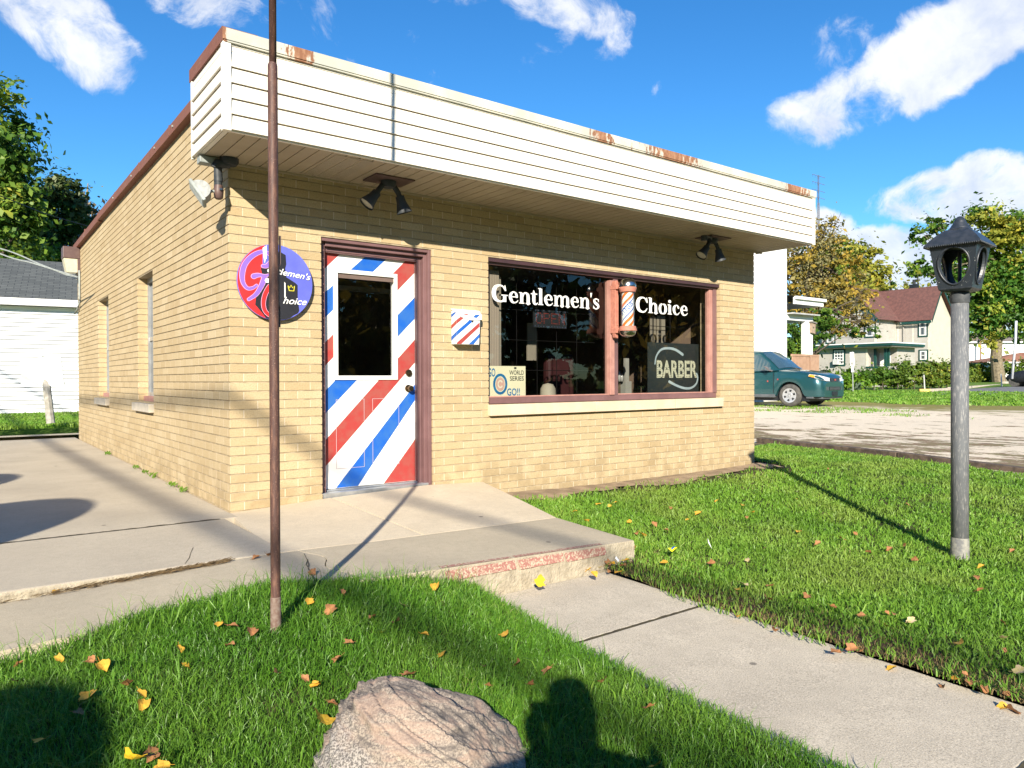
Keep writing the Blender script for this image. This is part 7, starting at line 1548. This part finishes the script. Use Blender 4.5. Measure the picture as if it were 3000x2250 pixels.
# speed sign
sp0 = gbase(2499, 36); sgn_ = thing('speed_sign', sp0, 'white minimum speed style sign reading 50 on a thin post beyond the gravel', 'sign'); S1 = lambda px, py: at(px, py, 36)
mb = MB(); mb.tube([S1(2499, 1146), S1(2497, 1030)], .028, 6); mb.build('post', m_fixgrey, sgn_)
def plate(mb, x0, x1, y0, y1, d=36, th=.012): P = [at(x0, y0, d), at(x1, y0, d), at(x1, y1, d), at(x0, y1, d)]; mb.prism(P, tuple(FWD*th))
mb = MB(); plate(mb, 2490, 2502, 1032, 1047, 35.94); plate(mb, 2490.5, 2503, 1048, 1071, 35.94); plate(mb, 2494, 2501.5, 1072, 1090, 35.94); mb.build('plate', m_white, sgn_)
mb = MB(); o5 = at(2492.4, 1069, 35.92); put_text(mb, '50', lambda u, v: o5+RGT*u+UPV*v, .145, .17, offset=.01); o6 = at(2491.2, 1041.5, 35.92); put_text(mb, 'NORTH', lambda u, v: o6+RGT*u+UPV*v, .16, .05, offset=.01); mb.build('text', m_black, sgn_)
for px, py, h_, lb_ in ((2709, 1136, 38, 'short pale stake leaning in front of the hedge'), (2935, 1128, 33, 'thin grey fence stake near the thick tree trunk')):
    p = gbase(px, 43); e = thing('stake', p, lb_, 'post'); mb = MB(); mb.tube([at(px, py+4, 43), at(px-2.5, py-h_, 43)], .035, 6); mb.build('stake', M('stake_pale', (.55, .55, .52), rough=.7), e)
p = gbase(2968, 43); e = thing('leaning_pole', p, 'white leaning utility pipe with a dark band right of the thick tree', 'pole'); mb = MB(); mb.tube([at(2965, 1110, 42), at(2975, 1000, 42), at(2977, 940, 42)], .065, 10); po_ = mb.build('pole', M('grey_white_pipe', (.58, .60, .64), rough=.5), e, smooth=True)
mb = MB(); mb.tube([at(2971.4, 1067, 41.99), at(2972.5, 1054, 41.99)], .072, 10); mb.build('band', m_black, po_)
# far white house and brown roofed bungalow
D = 95; e = thing('far_white_house', gbase(2850, D), 'white house far behind the hedge right of the lantern post', 'house')
mb = MB(); a, b = at(2800, 1000, D), at(3050, 990, D); zz0, zz1 = .3, float(at(2850, 1000, D)[2]); a, b = at(2800, 1000, D), at(3060, 990, D); d_ = (b-a); d_[2] = 0; mb.prism([Zp(a, zz0), Zp(b, zz0), Zp(b+FWD*5, zz0), Zp(a+FWD*5, zz0)], (0, 0, zz1-zz0)); mb.build('wall', m_wst, e)
roof_obj('roof', [[Zp(a-FWD*.4-RGT*.5, zz1-.1), Zp(b-FWD*.4, zz1-.1), Zp(b+FWD*2.5, zz1+1.3), Zp(a+FWD*2.5-RGT*.5, zz1+1.3)]], M('grey_brown_shingle', (.20, .17, .15), (.15, .13, .12), 6, .95), e)
mb = MB(); mb.prism([Zp(a-FWD*.45-RGT*.5, zz1-.22), Zp(b-FWD*.45, zz1-.22), Zp(b-FWD*.45, zz1-.06), Zp(a-FWD*.45-RGT*.5, zz1-.06)], tuple(FWD*.04)); mb.build('gutter', m_white, e)
for px in (2873,): mb = MB(); mb.tube([at(px, 1060, D-1), at(px-1, 990, D-1)], .10, 6); mb.build('downpipe', M('rust_pipe', (.30, .19, .14), rough=.7), e)
D = 86; e = thing('bungalow', gbase(2980, D), 'low bungalow with a brown hipped roof at the far right edge', 'house'); a, b = at(2905, 1062, D), at(3080, 1062, D); zz1 = float(a[2])
mb = MB(); mb.prism([Zp(a, .2), Zp(b, .2), Zp(b+FWD*5, .2), Zp(a+FWD*5, .2)], (0, 0, zz1-.2)); mb.build('wall', m_wst, e)
mb = MB(); rg0, rg1 = at(2990, 1033, D+2.5), at(3060, 1030, D+2.5); eL, eR = at(2893, 1060, D-.4), at(3100, 1060, D-.4); bL, bR = eL+FWD*6, eR+FWD*6
mb.add([eL, eR, rg1, rg0, bL, bR], [(0, 1, 2, 3), (0, 3, 4), (3, 2, 5, 4), (1, 5, 2)]); mb.build('roof', M('brown_hip_shingle', (.30, .14, .09), (.24, .11, .07), 6, .95), e)
mb = MB(); mb.prism([eL-[0, 0, .16], eR-[0, 0, .16], eR, eL], tuple(FWD*.04)); mb.build('fascia', m_white, e)
# far dark car sliver
p = gbase(3036, 46); e = thing('parked_car', p, 'dark car with only its rounded front showing at the right edge of the lot', 'car'); c0 = np.array([p[0], p[1], p[2]]); mb = MB()
mb.lathe((0, 0, 0), [(0, -.8), (.35, -.78), (.5, -.6), (.55, 0), (.5, .6), (.35, .78), (0, .8)], 16, 'x'); 
for i, v in enumerate(mb.v): mb.v[i] = (v[0]*1.0, v[1]*3.0, max(v[2]*1.0, -.25)+.55)
mb.build('body', m_black, e, local=True, smooth=True)
for s_ in (-1.0, 1.0): mb = MB(); mb.lathe((0, s_, .32), [(0, -.7), (.3, -.7), (.32, -.6), (.32, .6), (.3, .7), (0, .7)], 18, 'x'); mb.build('wheel', m_tyre, e, local=True)
# antenna mast
D = 90; p = gbase(2400, D); e = thing('antenna_mast', p, 'tall lattice mast with stacked television aerials above the canopy end', 'antenna'); m_mast = M('mast_steel', (.10, .11, .15), rough=.5)
A_ = lambda px, py: at(px, py, D); mb = MB()
for bx_, tx in ((2392, 2395.5), (2401, 2400.5), (2396.5, 2398)): mb.tube([A_(bx_, 740), A_(tx, 594)], .045, 5)
k = 0
for y in range(594, 735, 9): mb.tube([A_(2395.5 if k % 2 else 2400.5, y), A_(2401 if k % 2 else 2394, y+9)], .03, 4); k += 1
mb.tube([A_(2398, 740), Vector(p)], .2, 5); mb.build('lattice', m_mast, e)
mb = MB(); mb.tube([A_(2398.3, 600), A_(2399, 513)], .055, 6); mb.tube([A_(2395, 600), A_(2394.5, 515)], .025, 4); mb.build('mast_pole', m_mast, e)
for y, s_ in ((516, 1), (537, .95), (559, .6), (579, .95)):
    mb = MB(); mb.tube([A_(2380, y-6*1), A_(2417, y+5)], .03, 4)
    for k in range(5): mb.tube([A_(2380+8*k, y-6+2.4*k), A_(2380+8*k+1, y+2+2.4*k)], .018, 4) if s_ > .5 and k < 3 else None
    mb.build('aerial', m_mast, e)

# ---- the other side of the street, behind the photographer: trees that block the low bright sky and show in the glass
for i, (ang, dist, hgt, wd_) in enumerate([(math.degrees(YAW)+180+k*11-8, 30+7*((k*5) % 3), 10.5+2*((k*7) % 3), 6.0) for k in range(-9, 11)]):
    a = math.radians(ang); b = np.array([CAM[0]+math.sin(a)*dist, CAM[1]+math.cos(a)*dist, -.5]); r_ = random.Random(i)
    bl_ = [(b[0]+r_.uniform(-1, 1)*wd_*.5, b[1]+r_.uniform(-1, 1)*wd_*.5, hgt*(.14+.62*q_/7), wd_*.62, wd_*.62, hgt*.22) for q_ in range(8)]
    e = tree('broad dark street tree standing across the road behind the photographer', 'street_tree', b, b+[0, 0, hgt*.7], .35, bl_, 3600, .42, F_dark if i % 3 else F_org, 70+i, nl=6, group='trees across the street')

hb_ = CAM-side*44; e = thing('sky_block_hedge', (hb_[0], hb_[1], -.5), 'long tall dark hedge added across the street behind the photographer to block low sky', 'hedge')  # unseen hedge, added to block bright sky showing under the tree crowns
_rt = np.array([side[1], -side[0], 0]); bl_ = [(CAM[0]+46*math.sin(a), CAM[1]+46*math.cos(a), 1.7, 3.4, 3.4, 3.0) for a in np.radians(np.arange(98, 330, 4.6))]
leafcloud('foliage', bl_, 22000, .55, F_hedge, e, 99, origin=(hb_[0], hb_[1], -.5), hollow=.3)
mb = MB()
for q in bl_: mb.tube([(q[0], q[1], -.8), (q[0], q[1], 2.4)], .12, 5)
mb.build('stems', m_bark, e)
